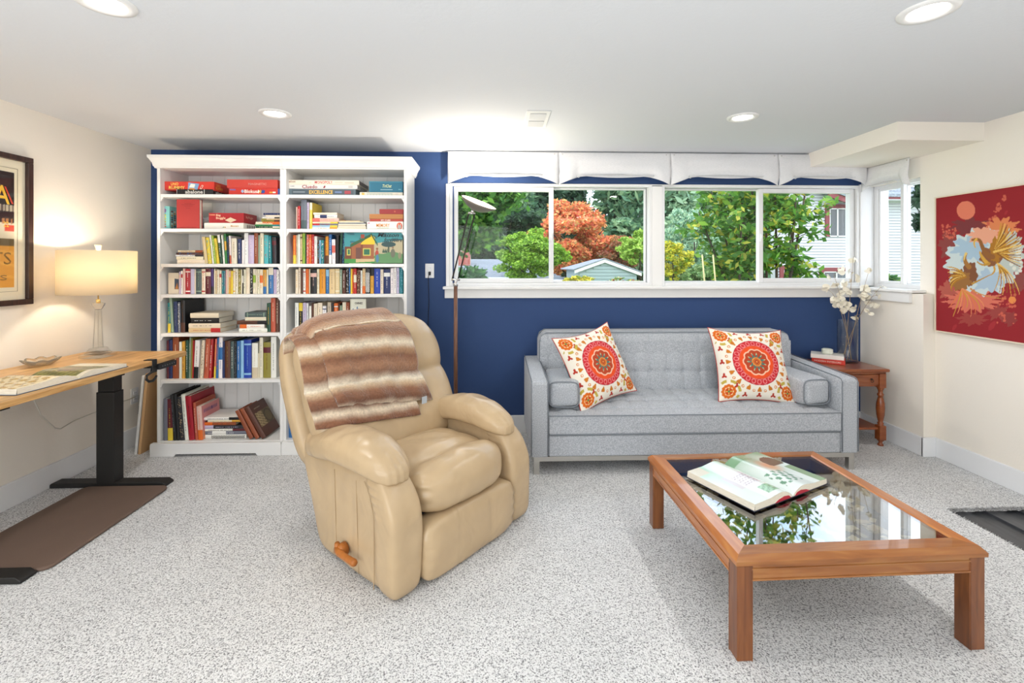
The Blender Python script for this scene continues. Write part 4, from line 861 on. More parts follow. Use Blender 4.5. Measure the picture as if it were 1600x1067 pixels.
# ================================================================ RECLINER
# local axes: x from the near arm to the far arm, y from front to back
rc = thing('recliner', (-.43, 1.90, 0), 'tan leather recliner armchair turned towards the coffee table', 'armchair', R(49))
W = .92
def nz3(x, y, z, s, o=0): return mnoise.noise((x*s+o, y*s+1.7*o, z*s-o))
def wrinkle(x, y, z, amt, s=6): return amt*(nz3(x, y, z, s)+.5*nz3(x, y, z, s*2.3, 3))
# side bodies (the box of each arm) with a rolled front post
def side_body(x0, x1, sgn):
    cx = (x0+x1)/2; hx = (x1-x0)/2
    def fn(a, b, c, x, y, z):
        k = (c+1)/2; zz = .012+.50*k
        yb = .60+.215*k; yf = .02+.06*max(0, k-.7)/.3
        yy = yf+(yb-yf)*(b+1)/2; xx = cx+x
        q = .006*math.exp(-((yy-.30)/.012)**2)*.5+.006*math.exp(-((yy-.47)/.012)**2)*.5 if a*sgn > .9 else 0
        return (xx-q*sgn+wrinkle(xx, yy, zz, .006, 5)*sgn*.8, yy, zz)
    return soft('arm_body', (hx, .4, .255), leather, rc, p=9, n=(8, 60, 18), fn=fn)
side_body(.008, .15, -1); side_body(W-.15, W-.008, 1)
def front_post(x0, x1):
    cx = (x0+x1)/2; hx = (x1-x0)/2
    def fn(a, b, c, x, y, z):
        k = (c+1)/2; zz = .002+.523*k; yy = .045+y; xx = cx+x*(1+.04*math.sin(PI*k))
        if k > .55: q = (k-.55)/.45; yy += .13*q*q; zz -= .015*q*(1+b)
        g_ = .0035*math.sin(zz*210)*math.exp(-((k-.82)/.14)**2)*min(1, max(0, (b+.6)))*abs(a)
        return (xx+g_*(1 if a > 0 else -1), yy+wrinkle(xx, yy, zz, .005, 9), zz)
    return soft('front_post', (hx, .074, .26), leather, rc, p=4.6, n=(16, 16, 60), fn=fn)
front_post(-.008, .158); front_post(W-.158, W+.008)
# padded arm tops
def arm_pad(x0, x1, s):
    cx = (x0+x1)/2; hx = (x1-x0)/2
    def fn(a, b, c, x, y, z):
        k = (b+1)/2                        # 0 front, 1 rear
        crown = .050*math.sin(PI*min(1, .10+k*1.05))
        zc = .488+crown-.022*max(0, .25-k)/.25
        xx = cx+x*(1-.06*abs(b)**3)
        zz = zc+z*(1 if c > 0 else .75)
        if c > 0: zz += .012*math.exp(-(a/.7)**2)
        gather = .0025*math.sin(xx*190+k*6)*max(0, 1-abs(k-.03)/.16)
        fold = .006*math.sin(k*34+xx*22+2*mnoise.noise((xx*8, k*6, s)))*(.35+.65*max(0, a*s))*(c > -.5)*math.exp(-((k-.55)/.42)**2)
        return (xx, .035+.72*k+gather, zz+wrinkle(xx, k*.5, zz, .008, 7)+fold*.6)
    return soft('arm_pad', (hx, .3, .076), leather, rc, p=2.9, n=(26, 60, 18), fn=fn)
arm_pad(-.042, .20, -1); arm_pad(W-.205, W+.008, 1)
# seat cushion with rolled front, footrest panel
def seat_fn(a, b, c, x, y, z):
    k = (b+1)/2; zz = .355+z; yy = -.05+.60*k
    zz += .022*math.exp(-((k-.12)/.16)**2)*(c > 0)*c + .03*(1-abs(a)**2.5)*(c > 0)*c*.5
    if c > 0: zz -= .02*math.exp(-((k-.36)/.07)**2)*c
    if k < .2: yy -= .0
    pk = .011*math.sin(zz*120+2*mnoise.noise((zz*9, k, a)))*max(0, abs(a)-.72)/.28*max(0, .36-k)/.36
    return (W/2+x+pk, yy+pk, zz+wrinkle(x, yy, zz, .008, 7))
soft('seat', (W/2-.150, .3, .108), leather, rc, p=3.2, n=(40, 40, 24), fn=seat_fn)
def foot_fn(a, b, c, x, y, z):
    zz = .137+z; k = (c+1)/2; yy = .022+y-.012*math.sin(PI*k)
    sm = .004*sum(math.exp(-((a-s)/.03)**2) for s in (-.34, .34))
    pk = .008*math.sin(zz*120+x*20)*max(0, abs(a)-.78)/.22
    return (W/2+x, yy+sm*(1 if b < 0 else 0)+pk+wrinkle(x, yy, zz, .004, 8), zz)
soft('footrest', (W/2-.152, .065, .134), leather, rc, p=6, n=(40, 8, 14), fn=foot_fn)
# back: shell and cushion on a reclined line
def back_line(k):      # k 0 bottom .. 1 top -> centre y,z and unit forward normal
    y = .60+.36*k+.02*math.sin(PI*k); z = .34+.72*k
    return y, z, Vector((0, -.89, .45))
def shell_fn(a, b, c, x, y, z):
    k = (c+1)/2; yc, zc, n_ = back_line(k)
    wd = 1-.06*max(0, k-.6)/.4
    d = .055-b*.055
    return (W/2+x*wd, yc+.08*1-.0+b*.05, zc-.02+.0*b+wrinkle(x, 0, z, .003)) if False else (W/2+x*wd-.015, yc+.10+b*.06, zc-.02+b*(-.02))
soft('back_shell', (.45, .06, .36), leather, rc, p=6, n=(18, 8, 20), fn=shell_fn)
def cushion_fn(a, b, c, x, y, z):
    k = (c+1)/2; yc, zc, n_ = back_line(k)
    # forward bulges: head pillow, shoulder, lumbar
    seam = .52
    if k > seam: bul = .045*math.sin(PI*(k-seam)/(1-seam))**.6
    else: bul = .040*math.sin(PI*min(1, (k+.12)/(seam+.12)))**.6
    f = (-b+1)/2                      # 1 = front
    side = .018*math.sin(PI*(k-seam)/(1-seam))**.5 if k > seam else .012*math.sin(PI*k/seam)**.5
    xx = W/2+x*(1-.05*max(0, k-.75)/.25)+ (a*side)
    top = .03*(k > .5)*(k-.5)
    yy = yc-.065+b*.085-bul*f*(1-.55*abs(a)**3)*.89; zz = zc+.02+f*.02+bul*f*.45
    if k > .8: yy += .035*(k-.8)/.2*f
    w_ = wrinkle(xx, k, 0, .009, 5)
    # tuck creases near the seam
    cr_ = -.014*math.exp(-((k-seam)/.035)**2)*f
    return (xx, yy-(w_+cr_)*.89*f, zz+(w_+cr_)*.45*f)
cush = soft('back_cushion', (.450, .09, .38), leather, rc, p=4.0, n=(34, 12, 40), fn=cushion_fn)
# stitched seams
sm = MB()
for xx, g_ in ((.008, 1), (W-.008, -1)):
    for yy0 in (.24, .42): sm.tube([(xx-.0012*g_, yy0+.05*z_, z_) for z_ in np.linspace(.03, .44, 12)], .0011, 5)
sm.build('side_seam', leather_seam, rc, smooth=True)
pp = MB()
pp.tube([(-.0, .118+.13*max(0, (z_-.29)/.23)**2, z_) for z_ in np.linspace(.02, .46, 16)], .0022, 6).tube([(W, .118+.13*max(0, (z_-.29)/.23)**2, z_) for z_ in np.linspace(.02, .46, 16)], .0022, 6)
pp.build('post_piping', leather, rc, smooth=True)
# wooden lever on the near side
lv = MB(); lv.tube([(-.002, .335, .115), (-.03, .335, .115), (-.04, .335, .115)], [.03, .03, .022], 16)
lv.tube([(-.038, .350, .128), (-.04, .32, .118), (-.04, .27, .117), (-.04, .205, .120), (-.04, .195, .120)], [.012, .016, .0135, .016, .012], 12)
lv.tube([(-.034, .352, .11), (-.036, .345, .150)], [.014, .011], 10)
lv.build('lever', lever_wood, rc, smooth=True)
MB().box(.06, W-.06, .10, .56, .0, .03).build('base_frame', black_metal, rc)

# ---------------------------------------------------------------- throw over the back (rests on it: its own thing)
bpy.context.view_layer.update()
bmx = bmesh.new()
for nmx in ('back_shell', 'back_cushion'):
    o = [q for q in rc.children if q.name.startswith(nmx)][0]; n0 = len(bmx.verts)
    bmx.from_mesh(o.data)
bvh = BVHTree.FromBMesh(bmx)
def fur_mat():
    m = bpy.data.materials.new('fur_throw'); m.use_nodes = True; nt = m.node_tree; b = nt.nodes['Principled BSDF']
    at = N(nt, 'ShaderNodeAttribute', attribute_name='Col'); tcn = N(nt, 'ShaderNodeTexCoord')
    n = N(nt, 'ShaderNodeTexNoise'); n.inputs['Scale'].default_value = 90; n.inputs['Detail'].default_value = 5; nt.links.new(tcn.outputs['Object'], n.inputs['Vector'])
    mr = N(nt, 'ShaderNodeMapRange'); mr.inputs['To Min'].default_value = .62; mr.inputs['To Max'].default_value = 1.35; nt.links.new(n.outputs['Fac'], mr.inputs['Value'])
    s = N(nt, 'ShaderNodeVectorMath', operation='SCALE'); nt.links.new(at.outputs['Color'], s.inputs[0]); nt.links.new(mr.outputs[0], s.inputs['Scale']); nt.links.new(s.outputs[0], b.inputs['Base Color'])
    bn = N(nt, 'ShaderNodeBump'); bn.inputs['Strength'].default_value = .9; bn.inputs['Distance'].default_value = .008; nt.links.new(n.outputs['Fac'], bn.inputs['Height']); nt.links.new(bn.outputs[0], b.inputs['Normal'])
    b.inputs['Roughness'].default_value = .95; b.inputs['Sheen Weight'].default_value = .5; b.inputs['Specular IOR Level'].default_value = .1; return m
fur = fur_mat()
def throw_layer(name, parent, xa, xb, s0, s1, off, skew0, skew1, seed):
    """s runs over the head of the chair: 0 = halfway down the rear, 1 = low on the front"""
    def fn(u, v):
        s = s0+(s1-s0)*v; x = xa+(xb-xa)*u+skew0*v
        s += skew1*(u-.5)*max(0, v-.3)
        # origin of the ray on an arc around the upper back
        ang = R(-75)+s*R(215)                 # from behind, over the top, to the front
        cy, cz = (.80, .86) if s < .55 else (.80-(s-.55)*.36, .86-(s-.55)*.62)
        d = Vector((0, -math.sin(ang), math.cos(ang)))   # outward
        if s > .55:
            d = Vector((0, -.89, .45)); cy, cz = .93-(s-.55)*.62*1.0, .97-(s-.55)*1.02
        elif s > .40:
            q = (s-.40)/.15; q = q*q*(3-2*q); d0 = Vector((0, -math.sin(R(-75)+.40*R(215)), math.cos(R(-75)+.40*R(215)))); d = d0.lerp(Vector((0, -.89, .45)), q).normalized()
            cy = .80*(1-q)+.93*q; cz = .86*(1-q)+.97*q
        xo = min(max(x, .05), W-.03)
        org = Vector((xo, cy, cz))+d*.8
        h = bvh.ray_cast(org, -d, 1.2)
        p = h[0] if h[0] is not None else Vector((xo, cy, cz))+d*.05
        p = Vector((x, p.y+max(0, .05-x)*.35, p.z-max(0, .05-x)*.1))
        rip = .007*math.sin(u*17+v*9+seed)*max(0, v-.25)+.005*math.sin(u*31-v*14+seed*2)*max(0, v-.3)
        rip += .006*mnoise.noise((u*6+seed, v*7, seed))
        edge = min(u, 1-u, 1-v)*18; th_ = off*min(1, .35+edge)
        return p+d*(th_+rip+.004)
    def colr(U, V, P):
        s = s0+(s1-s0)*V+.004*np.sin(U*7+seed)+.0025*np.sin(U*31+V*11); rng = np.random.RandomState(3)
        pal = [('#a97f5e', .0), ('#9a6e50', .10), ('#dccbb0', .16), ('#8f6549', .22), ('#a57a5a', .30), ('#8a6046', .33), ('#b08a6a', .36), ('#e0d2ba', .47), ('#c9b08e', .49), ('#8f664a', .52), ('#a97f60', .56), ('#7d563e', .59), ('#94694c', .62), ('#e2d4bc', .66), ('#a98362', .69), ('#7d553f', .72), ('#a0765a', .76), ('#866049', .79), ('#e4d8c2', .83), ('#c8ad8c', .85), ('#8a6048', .88), ('#6f4a37', .92), ('#dccbb2', .95), ('#8a5f47', .98), ('#6f4936', 1.03)]
        C = np.zeros((len(U), 3)); xs_ = np.array([q[1] for q in pal]); cs = np.array([hexl(q[0]) for q in pal])
        for i in range(3): C[:, i] = np.interp(s, xs_, cs[:, i])
        ln_ = (np.sin(s*150) > 2); C[ln_] *= .62
        return C
    o = grid(name, 90, 110, fn, fur, parent, colr, thick=.012)
    return o
tw = thing('throw_blanket', (-.43, 1.90, 0), 'brown and cream striped faux fur throw draped over the recliner back', 'blanket', R(49))
throw_layer('under_layer', tw, -.012, .56, .10, 1.0, .010, .0, .10, 1.0)
throw_layer('upper_layer', tw, .035, .605, .12, .94, .034, .075, .12, 4.0)
MB().box(-.018, .018, -.001, .001, -.02, .02).build('care_tag', mat('tag_cloth', '#b8c0c8', .7), tw).location = (.60, .50, .62)

# ================================================================ SOFA
sx0, sx1, sf, sb = .232, 2.472, 3.06, 3.80
so = thing('sofa', ((sx0+sx1)/2, sf, 0), 'light grey button-tufted three-seat sofa on steel legs under the window', 'sofa')
def gx(x): return x-(sx0+sx1)/2
G = grey_fabric
AW = .118
def loop_tube(pts, r=.004, closed=True):
    return MB().tube(list(pts)+([pts[0]] if closed else []), r, 6, cap=not closed)
for s, a, b in ((-1, sx0, sx0+AW), (1, sx1-AW, sx1)):
    mb = MB().prism([(0, .115), (0, .612), (.03, .625), (.74, .655), (.74, .115)], 'x', gx(a), gx(b))
    ar = mb.build('armrest', G, so, bevel=.014, seg=3)
    for xx in (gx(a)+.004, gx(b)-.004): loop_tube([(xx, -.002, .13), (xx, -.002, .60), (xx, .012, .622), (xx, .04, .6285), (xx, .73, .657)], .0035, False).build('piping', grey_piping, ar, smooth=True)
    ins = gx(b) if s < 0 else gx(a)
# base rail
o = MB().box(gx(sx0+AW)+.002, gx(sx1-AW)-.002, .004, .7, .118, .262).build('seat_base', G, so, bevel=.012, seg=3)
loop_tube([(gx(sx0+AW)+.01, .004, .262), (gx(sx1-AW)-.01, .004, .262)], .0035, False).build('piping', grey_piping, o, smooth=True)
# seat cushion, button tufted
cx0, cx1 = gx(sx0+AW)+.003, gx(sx1-AW)-.003
SW = cx1-cx0; NB = 15
bx = [(i+.5)/NB for i in range(NB)]; by = [.24, .50, .76]
def tuft(u, v, us, vs, du, dv, depth):
    """quilted puffs between seam lines through the buttons, with a dimple at each button"""
    U0, U1 = us[0]-du, us[-1]+du; V0, V1 = vs[0]-dv, vs[-1]+dv
    a = (u-us[0])/du; b = (v-vs[0])/dv
    sa = abs(math.sin(PI*a)) if us[0] <= u <= us[-1] else abs(math.sin(PI*min(.5, abs(u-(us[0] if u < us[0] else us[-1]))/du)))
    sb = abs(math.sin(PI*b)) if vs[0] <= v <= vs[-1] else abs(math.sin(PI*min(.5, abs(v-(vs[0] if v < vs[0] else vs[-1]))/dv)))
    seam = (1-sa**.45)*.45+(1-sb**.5)*.40
    fu = min(abs(u-q) for q in us)/du; fv = min(abs(v-q) for q in vs)/dv
    return -depth*max(seam, math.exp(-math.hypot(fu, fv)*7)*1.5)
def seat_top(u, v):
    e = min(u, 1-u)*SW; f = v*.50
    z = .395+.042*math.sin(min(1, v*1.25)*PI/2)*min(1, e/.12)**.5+.0
    z += tuft(u, v, bx, by, 1/NB, .26, .026)
    z += .004*mnoise.noise((u*20, v*6, 1))
    return (cx0+u*SW, -.004+v*.50, z if 0 < v else .392)
st = grid('seat_cushion', 330, 90, seat_top, G, so)
o = MB().box(cx0, cx1, -.004, .5, .268, .396).build('cushion_border', G, st, bevel=.01, seg=3)
pz = MB()
for zz in (.394, .27): pz.tube([(cx0+.004, .0, zz), (cx0+.01, -.006, zz), (cx1-.01, -.006, zz), (cx1-.004, 0, zz)], .004, 6)
pz.build('piping', grey_piping, st, smooth=True)
def buttons(parent, pts, n):
    mb = MB()
    for p in pts:
        c = Vector(p); mb.lathe([(.0005, .006), (.006, .005), (.0095, .001), (.009, -.003)], 10)
        k = len(mb.v)-40
        M = Matrix.Translation(c) @ n
        for i in range(k, len(mb.v)): mb.v[i] = tuple(M @ Vector(mb.v[i]))
    return mb
for u in bx:
    for v in by:
        x, y, z = seat_top(u, v); b_ = buttons(None, [(x, y, z)], Matrix.Identity(4)).build('button', grey_piping, st, smooth=True)
# back: framed block with tufted front face
bx0, bx1 = gx(.338), gx(2.345)
o = MB().prism([(bx0, .25), (bx1, .25), (bx1, .82), (bx1-.05, .875), (bx0+.05, .875), (bx0, .82)], 'y', .56, .72).build('backrest', G, so, bevel=.03, seg=4)
BW = bx1-bx0
bz = [.02, .36, .71]
def back_face(u, v):
    z = .40+.462*v; y0 = .495+.055*v
    t = 0
    rr = min(u, 1-u)*BW
    bul = .018*min(1, rr/.06)**.5*min(1, (1-v)*.462/.05)**.5
    if u < .001 or u > .999 or v > .999: bul = -.02
    y = y0-bul-tuft(u, v, bx, bz, 1/NB, .34, .026)
    # rounded upper corners
    x = bx0+.006+u*(BW-.012)
    if v > .88:
        k = (v-.88)/.12; cut = .05*k*k
        x = min(max(x, bx0+cut), bx1-cut)
    return (x, y, z)
bf = grid('back_cushion', 330, 90, back_face, G, so)
MB().box(bx0+.006, bx1-.006, .52, .60, .40, .80).build('cushion_core', G, bf)
for u in bx:
    for v in bz:
        x, y, z = back_face(u, v); buttons(None, [(x, y, z)], Matrix.Rotation(PI/2, 4, 'X')).build('button', grey_piping, bf, smooth=True)
tp = [(bx0+.004, .53, .42), (bx0+.004, .545, .80), (bx0+.02, .548, .845), (bx0+.055, .55, .868), (bx1-.055, .55, .868), (bx1-.02, .548, .845), (bx1-.004, .545, .80), (bx1-.004, .53, .42)]
MB().tube(tp, .005, 6).build('piping', grey_piping, bf, smooth=True)
tp2 = [(x, .715, z+.004) for x, y, z in tp]; MB().tube(tp2, .005, 6).build('piping', grey_piping, bf, smooth=True)
# steel sled frame
fr = MB().box(gx(sx0)+.02, gx(sx1)-.02, .012, .03, .085, .117).box(gx(sx0)+.02, gx(sx1)-.02, .68, .70, .085, .117)
fr.box(gx(sx0)+.02, gx(sx0)+.05, .03, .68, .085, .117).box(gx(sx1)-.05, gx(sx1)-.02, .03, .68, .085, .117).build('base_rail', steel, so, bevel=.002)
for x in (gx(sx0)+.02, gx(sx1)-.058):
    for y in (.012, .66): MB().box(x, x+.038, y, y+.038, 0, .086).build('leg', steel, so, bevel=.002)
# bolsters (loose: their own things)
def bolster(x0, x1, lab, rz=0):
    t = thing('bolster', ((x0+x1)/2, 3.13, .415), lab, 'bolster', rz, 'grey bolster cushions'); w2 = (x1-x0)/2
    def fn(a, b, c, x, y, z): return (x, .235+y, .098+z+.004*math.sin(a*2)+.003*mnoise.noise((x*9, y*9, z*9)))
    soft('bolster_body', (w2, .235, .092), G, t, p=7, n=(12, 16, 12), fn=fn)
    P = [(math.cos(a), math.sin(a)) for a in np.linspace(0, 2*PI, 40, endpoint=False)]
    q = 4.5; pts = [((w2-.006)*(abs(c_)**(2/q))*np.sign(c_), -.0+.012, .098+.086*(abs(s_)**(2/q))*np.sign(s_)) for c_, s_ in P]
    loop_tube(pts, .0045).build('piping', grey_piping, t, smooth=True)
    return t
bolster(.356, .575, 'grey square bolster against the left arm of the sofa', R(-3))
bolster(2.135, 2.345, 'grey square bolster against the right arm of the sofa', R(5))

# ---------------------------------------------------------------- printed pillows
def suzani(U, V, P):
    u = U*2-1; v = V*2-1; C = np.tile(hexl('#efe8da'), (len(U), 1)); r = np.hypot(u, v)/1.10; th_ = np.arctan2(v, u)
    def S(m, c): C[m] = hexl(c)
    # outer flower heads round the medallion
    k = 16; ph = np.mod(th_*k/(2*PI)+.5, 1)-.5; arc = ph*2*PI/k*r
    S((r > .58) & (r < .70) & (np.abs(arc) < .018+.5*np.maximum(0, r-.60)*(r < .66)+.028*(r >= .66)*(r < .70)), '#c87a2a')
    k2 = np.mod(th_*k/(2*PI), 1)-.5; arc2 = k2*2*PI/k*r; S((np.hypot(arc2, r-.68) < .035), '#d8853a'); S((np.hypot(arc2, r-.68) < .018), '#efe8da')
    # small red motifs
    for (a, b) in [(.0, .87), (0, -.87), (.87, 0), (-.87, 0), (.36, .86), (-.36, .86), (.36, -.86), (-.36, -.86), (.86, .36), (-.86, .36), (.86, -.36), (-.86, -.36), (.56, .62), (-.56, .62), (.56, -.62), (-.56, -.62)]:
        d = np.hypot((u-a)*1.1, v-b); t = np.arctan2(v-b, u-a); S(d < .055*(1+.45*np.cos(3*t+1.57)), '#b5382a')
    for a in (-.76, .76):
        for b in (-.76, .76):
            d = np.hypot(u-a, v-b); t = np.arctan2(v-b, u-a); tt = np.arctan2(-b, -a)
            dd = np.abs(np.mod(t-tt+PI, 2*PI)-PI)
            S((d > .235) & (d < .305) & (dd < 1.5) & (np.sin(t*7) > -.35), '#c2ab4e')
            S(d < .185*(1+.05*np.cos(12*t)), '#d96a22'); S((d > .10) & (d < .112+.01*np.cos(8*t)), '#f4d6a8'); S(d < .09*(1+.1*np.cos(8*t)), '#cc4a22')
            S((d < .085) & (np.abs(np.sin(2*t)) < .35), '#d8c25a'); S(d < .022, '#3f8a5c')
    S(r < .545, '#9c2a48'); S(r < .535, '#cc2f38')
    lp = np.mod(th_*22/(2*PI), 1)-.5; ax = lp*2*PI/22*r; ry = r-.465
    dl = np.hypot(ax*1.0, ry*.85); S((r < .53) & (r > .40) & (np.abs(dl-.042) < .0085), '#e58a8a'); S((np.abs(r-.405) < .006), '#e07a70')
    S(r < .395, '#e8552a'); 
    sc_ = .285+.025*np.abs(np.cos(5*th_))*1.2; S((r < sc_+.012), '#f3c3a4'); S(r < sc_-.022, '#b8482c')
    sp = np.abs(np.mod(th_*11/(2*PI), 1)-.5)*2; S((r < .205) & (r > .10) & (sp < .42), '#3c7a72'); S((r < .225) & (r > .17) & (sp < .12), '#e6d49a')
    S((r < .135+.01*np.cos(14*th_)), '#3c7a72'); S(r < .115+.01*np.cos(10*th_), '#c9682e'); S((np.abs(r-.095) < .006), '#e0b060'); S(r < .045, '#a03a2c'); S(r < .022, '#e89a4a')
    return C
pillow_back = mat('pillow_back', '#efe6d8', .85); teal_cloth = mat('teal_cloth', '#0f7276', .85)
def pillow(loc, rot, size, lab, squash=0):
    t = thing('throw_pillow', loc, lab, 'pillow', group='red and orange medallion pillows'); t.rotation_euler = rot; s = size/2
    def shape(u, v, sg):
        a, b = u*2-1, v*2-1
        th_ = .098*(max(0, 1-abs(a)**2.2)*max(0, 1-abs(b)**2.2))**.6
        pinch = 1-.10*(1-abs(a)**2)*abs(b)**4
        pinch2 = 1-.10*(1-abs(b)**2)*abs(a)**4
        w_ = .004*mnoise.noise((a*3+sg*7, b*3, 2.0))*(1-max(abs(a), abs(b))**4)+.006*mnoise.noise((a*7, b*7, sg))*(1-max(abs(a), abs(b))**6)*.6
        return (a*s*pinch2, -sg*(th_+w_), s*.93+b*s*pinch-.012*(1-a*a)*max(0, b)**2)
    grid('pillow_front', 170, 170, lambda u, v: shape(u, v, 1), print_matte, t, suzani)
    def backcol(U, V, P):
        C = np.tile(hexl('#efe6d8'), (len(U), 1)); C[(np.hypot(U*2-1, V*2-1) > .0) & (np.abs(V-.45) < .2) & (U < .12)] = hexl('#0f7276'); return C
    grid('pillow_back', 60, 60, lambda u, v: shape(u, v, -1), print_matte, t, backcol)
    pts = []
    for q in np.linspace(0, 1, 30, endpoint=False): pts.append(shape(q, 0, 1))
    for q in np.linspace(0, 1, 30, endpoint=False): pts.append(shape(1, q, 1))
    for q in np.linspace(0, 1, 30, endpoint=False): pts.append(shape(1-q, 1, 1))
    for q in np.linspace(0, 1, 30, endpoint=False): pts.append(shape(0, 1-q, 1))
    loop_tube(pts, .0035).build('piping', mat('pillow_piping', '#b5433a', .8), t, smooth=True)
    return t
def basis(x, z):
    x = Vector(x).normalized(); z = Vector(z); z = (z-x*z.dot(x)).normalized(); y = z.cross(x)
    return Matrix((x, y, z)).transposed().to_euler()
# left pillow: stands on its lower edge, leaning back, rolled to its right
pillow((.81, 3.27, .44), basis((.40, .24, .07), (-.206, .15, .49)), .55, 'orange medallion pillow at the left end of the sofa, tilted on its corner')
pillow((1.875, 3.25, .425), basis((.998, -.05, -.035), (-.02, .42, .90)), .555, 'orange medallion pillow at the right end of the sofa, standing upright')

# ================================================================ COFFEE TABLE
TC = (1.305, 2.045); TR = R(1.2); TW, TL, TH = .935, .885, .375
ct = thing('coffee_table', (TC[0], TC[1], 0), 'low square cherry wood coffee table with glass top and recessed display tray', 'table', TR)
a, b = TW/2, TL/2; RW = .070
# four mitred top rails with moulded profile
prof = [(.002, .338), (-.003, .341), (-.003, .355), (.010, .369), (.014, .373), (RW-.006, .375), (RW, .370), (RW, .350), (RW-.012, .348), (RW-.012, .338)]   # (inset from the edge, z)
def rail(i):
    mb = MB(); n = len(prof); vs = []
    for sgn in (-1, 1):
        for d, z in prof:
            if i % 2 == 0: vs.append((sgn*(a-d), -(b-d), z))
            else: vs.append((-(a-d), sgn*(b-d), z))
    if i >= 2: vs = [(-x, -y, z) for x, y, z in vs]
    mb.add(vs, [(k, (k+1) % n, n+(k+1) % n, n+k) for k in range(n)]+[tuple(range(n)), tuple(range(n, 2*n))])
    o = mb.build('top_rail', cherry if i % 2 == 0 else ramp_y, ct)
    return o
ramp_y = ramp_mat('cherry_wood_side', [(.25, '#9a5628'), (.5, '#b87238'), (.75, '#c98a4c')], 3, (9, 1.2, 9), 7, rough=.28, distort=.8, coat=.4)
for i in range(4): rail(i)
# aprons, with a proud lower moulding
for i in range(4):
    t_ = MB()
    if i % 2 == 0:
        s = -1 if i == 0 else 1; y0, y1 = sorted((s*(b-.006), s*(b-.03))); t_.box(-a+.055, a-.055, y0, y1, .282, .338)
        y0, y1 = sorted((s*(b-.003), s*(b-.006))); t_.box(-a+.055, a-.055, y0, y1, .282, .289).box(-a+.055, a-.055, y0, y1, .322, .327)
        t_.build('apron', cherry, ct, bevel=.0015)
    else:
        s = -1 if i == 1 else 1; x0, x1 = sorted((s*(a-.006), s*(a-.03))); t_.box(x0, x1, -b+.055, b-.055, .282, .338)
        x0, x1 = sorted((s*(a-.003), s*(a-.006))); t_.box(x0, x1, -b+.055, b-.055, .282, .289).box(x0, x1, -b+.055, b-.055, .322, .327)
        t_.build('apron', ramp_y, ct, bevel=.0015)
for sx in (-1, 1):
    for sy in (-1, 1):
        x0, x1 = sorted((sx*(a-.003), sx*(a-.062))); y0, y1 = sorted((sy*(b-.003), sy*(b-.062)))
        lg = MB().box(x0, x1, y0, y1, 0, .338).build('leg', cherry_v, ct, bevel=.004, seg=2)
        g = MB(); xa, xb = sorted((sx*(a-.002), sx*(a-.0032))); ya, yb = sorted((sy*(b-.056), sy*(b-.059)))
        g.box(xa, xb, ya, yb, .0, .316); xa, xb = sorted((sx*(a-.056), sx*(a-.059))); ya, yb = sorted((sy*(b-.002), sy*(b-.0032)))
        g.box(xa, xb, ya, yb, .0, .316).build('bead', cherry_v, lg)
gl = MB().box(-a+RW+.001, a-RW-.001, -b+RW+.001, b-RW-.001, .364, .370).build('glass_top', table_glass, ct)
# brass-coloured inner lip and shallow tray below the glass
lp_ = MB(); e = .006
for (x0, x1, y0, y1) in ((-a+RW, a-RW, -b+RW, -b+RW+e), (-a+RW, a-RW, b-RW-e, b-RW), (-a+RW, -a+RW+e, -b+RW+e, b-RW-e), (a-RW-e, a-RW, -b+RW+e, b-RW-e)): lp_.box(x0, x1, y0, y1, .30, .3635)
lp_.build('inner_lip', mat('ochre_lip', '#9a7a3a', .4), ct)
MB().box(-a+.03, a-.03, -b+.03, b-.03, .272, .280).build('display_tray', mat('dark_felt', '#4a3728', .8), ct)
chips = MB(); cc = ['#c8b48c', '#d6c6a0', '#b59a6c', '#8f7a52', '#dccfae', '#a88a50']
for k in range(260):
    x, y = rnd.uniform(-a+.11, a-.11), rnd.uniform(-b+.11, b-.11)
    if k < 150 and not (y > .15 or x > .17 or x < -.3): continue
    ang = rnd.uniform(0, PI); M = Matrix.Translation((x, y, .284+.002*(k % 8))) @ Matrix.Rotation(ang, 4, 'Z') @ Matrix.Rotation(rnd.uniform(-.12, .12), 4, 'X')
    w_, l_ = rnd.uniform(.010, .018), rnd.uniform(.018, .032); chips.box(-l_, l_, -w_, w_, 0, .003, 0, s2l(rnd.choice(cc)), M)
o = chips.build('wooden_chips', print_m, ct); o['kind'] = 'stuff'

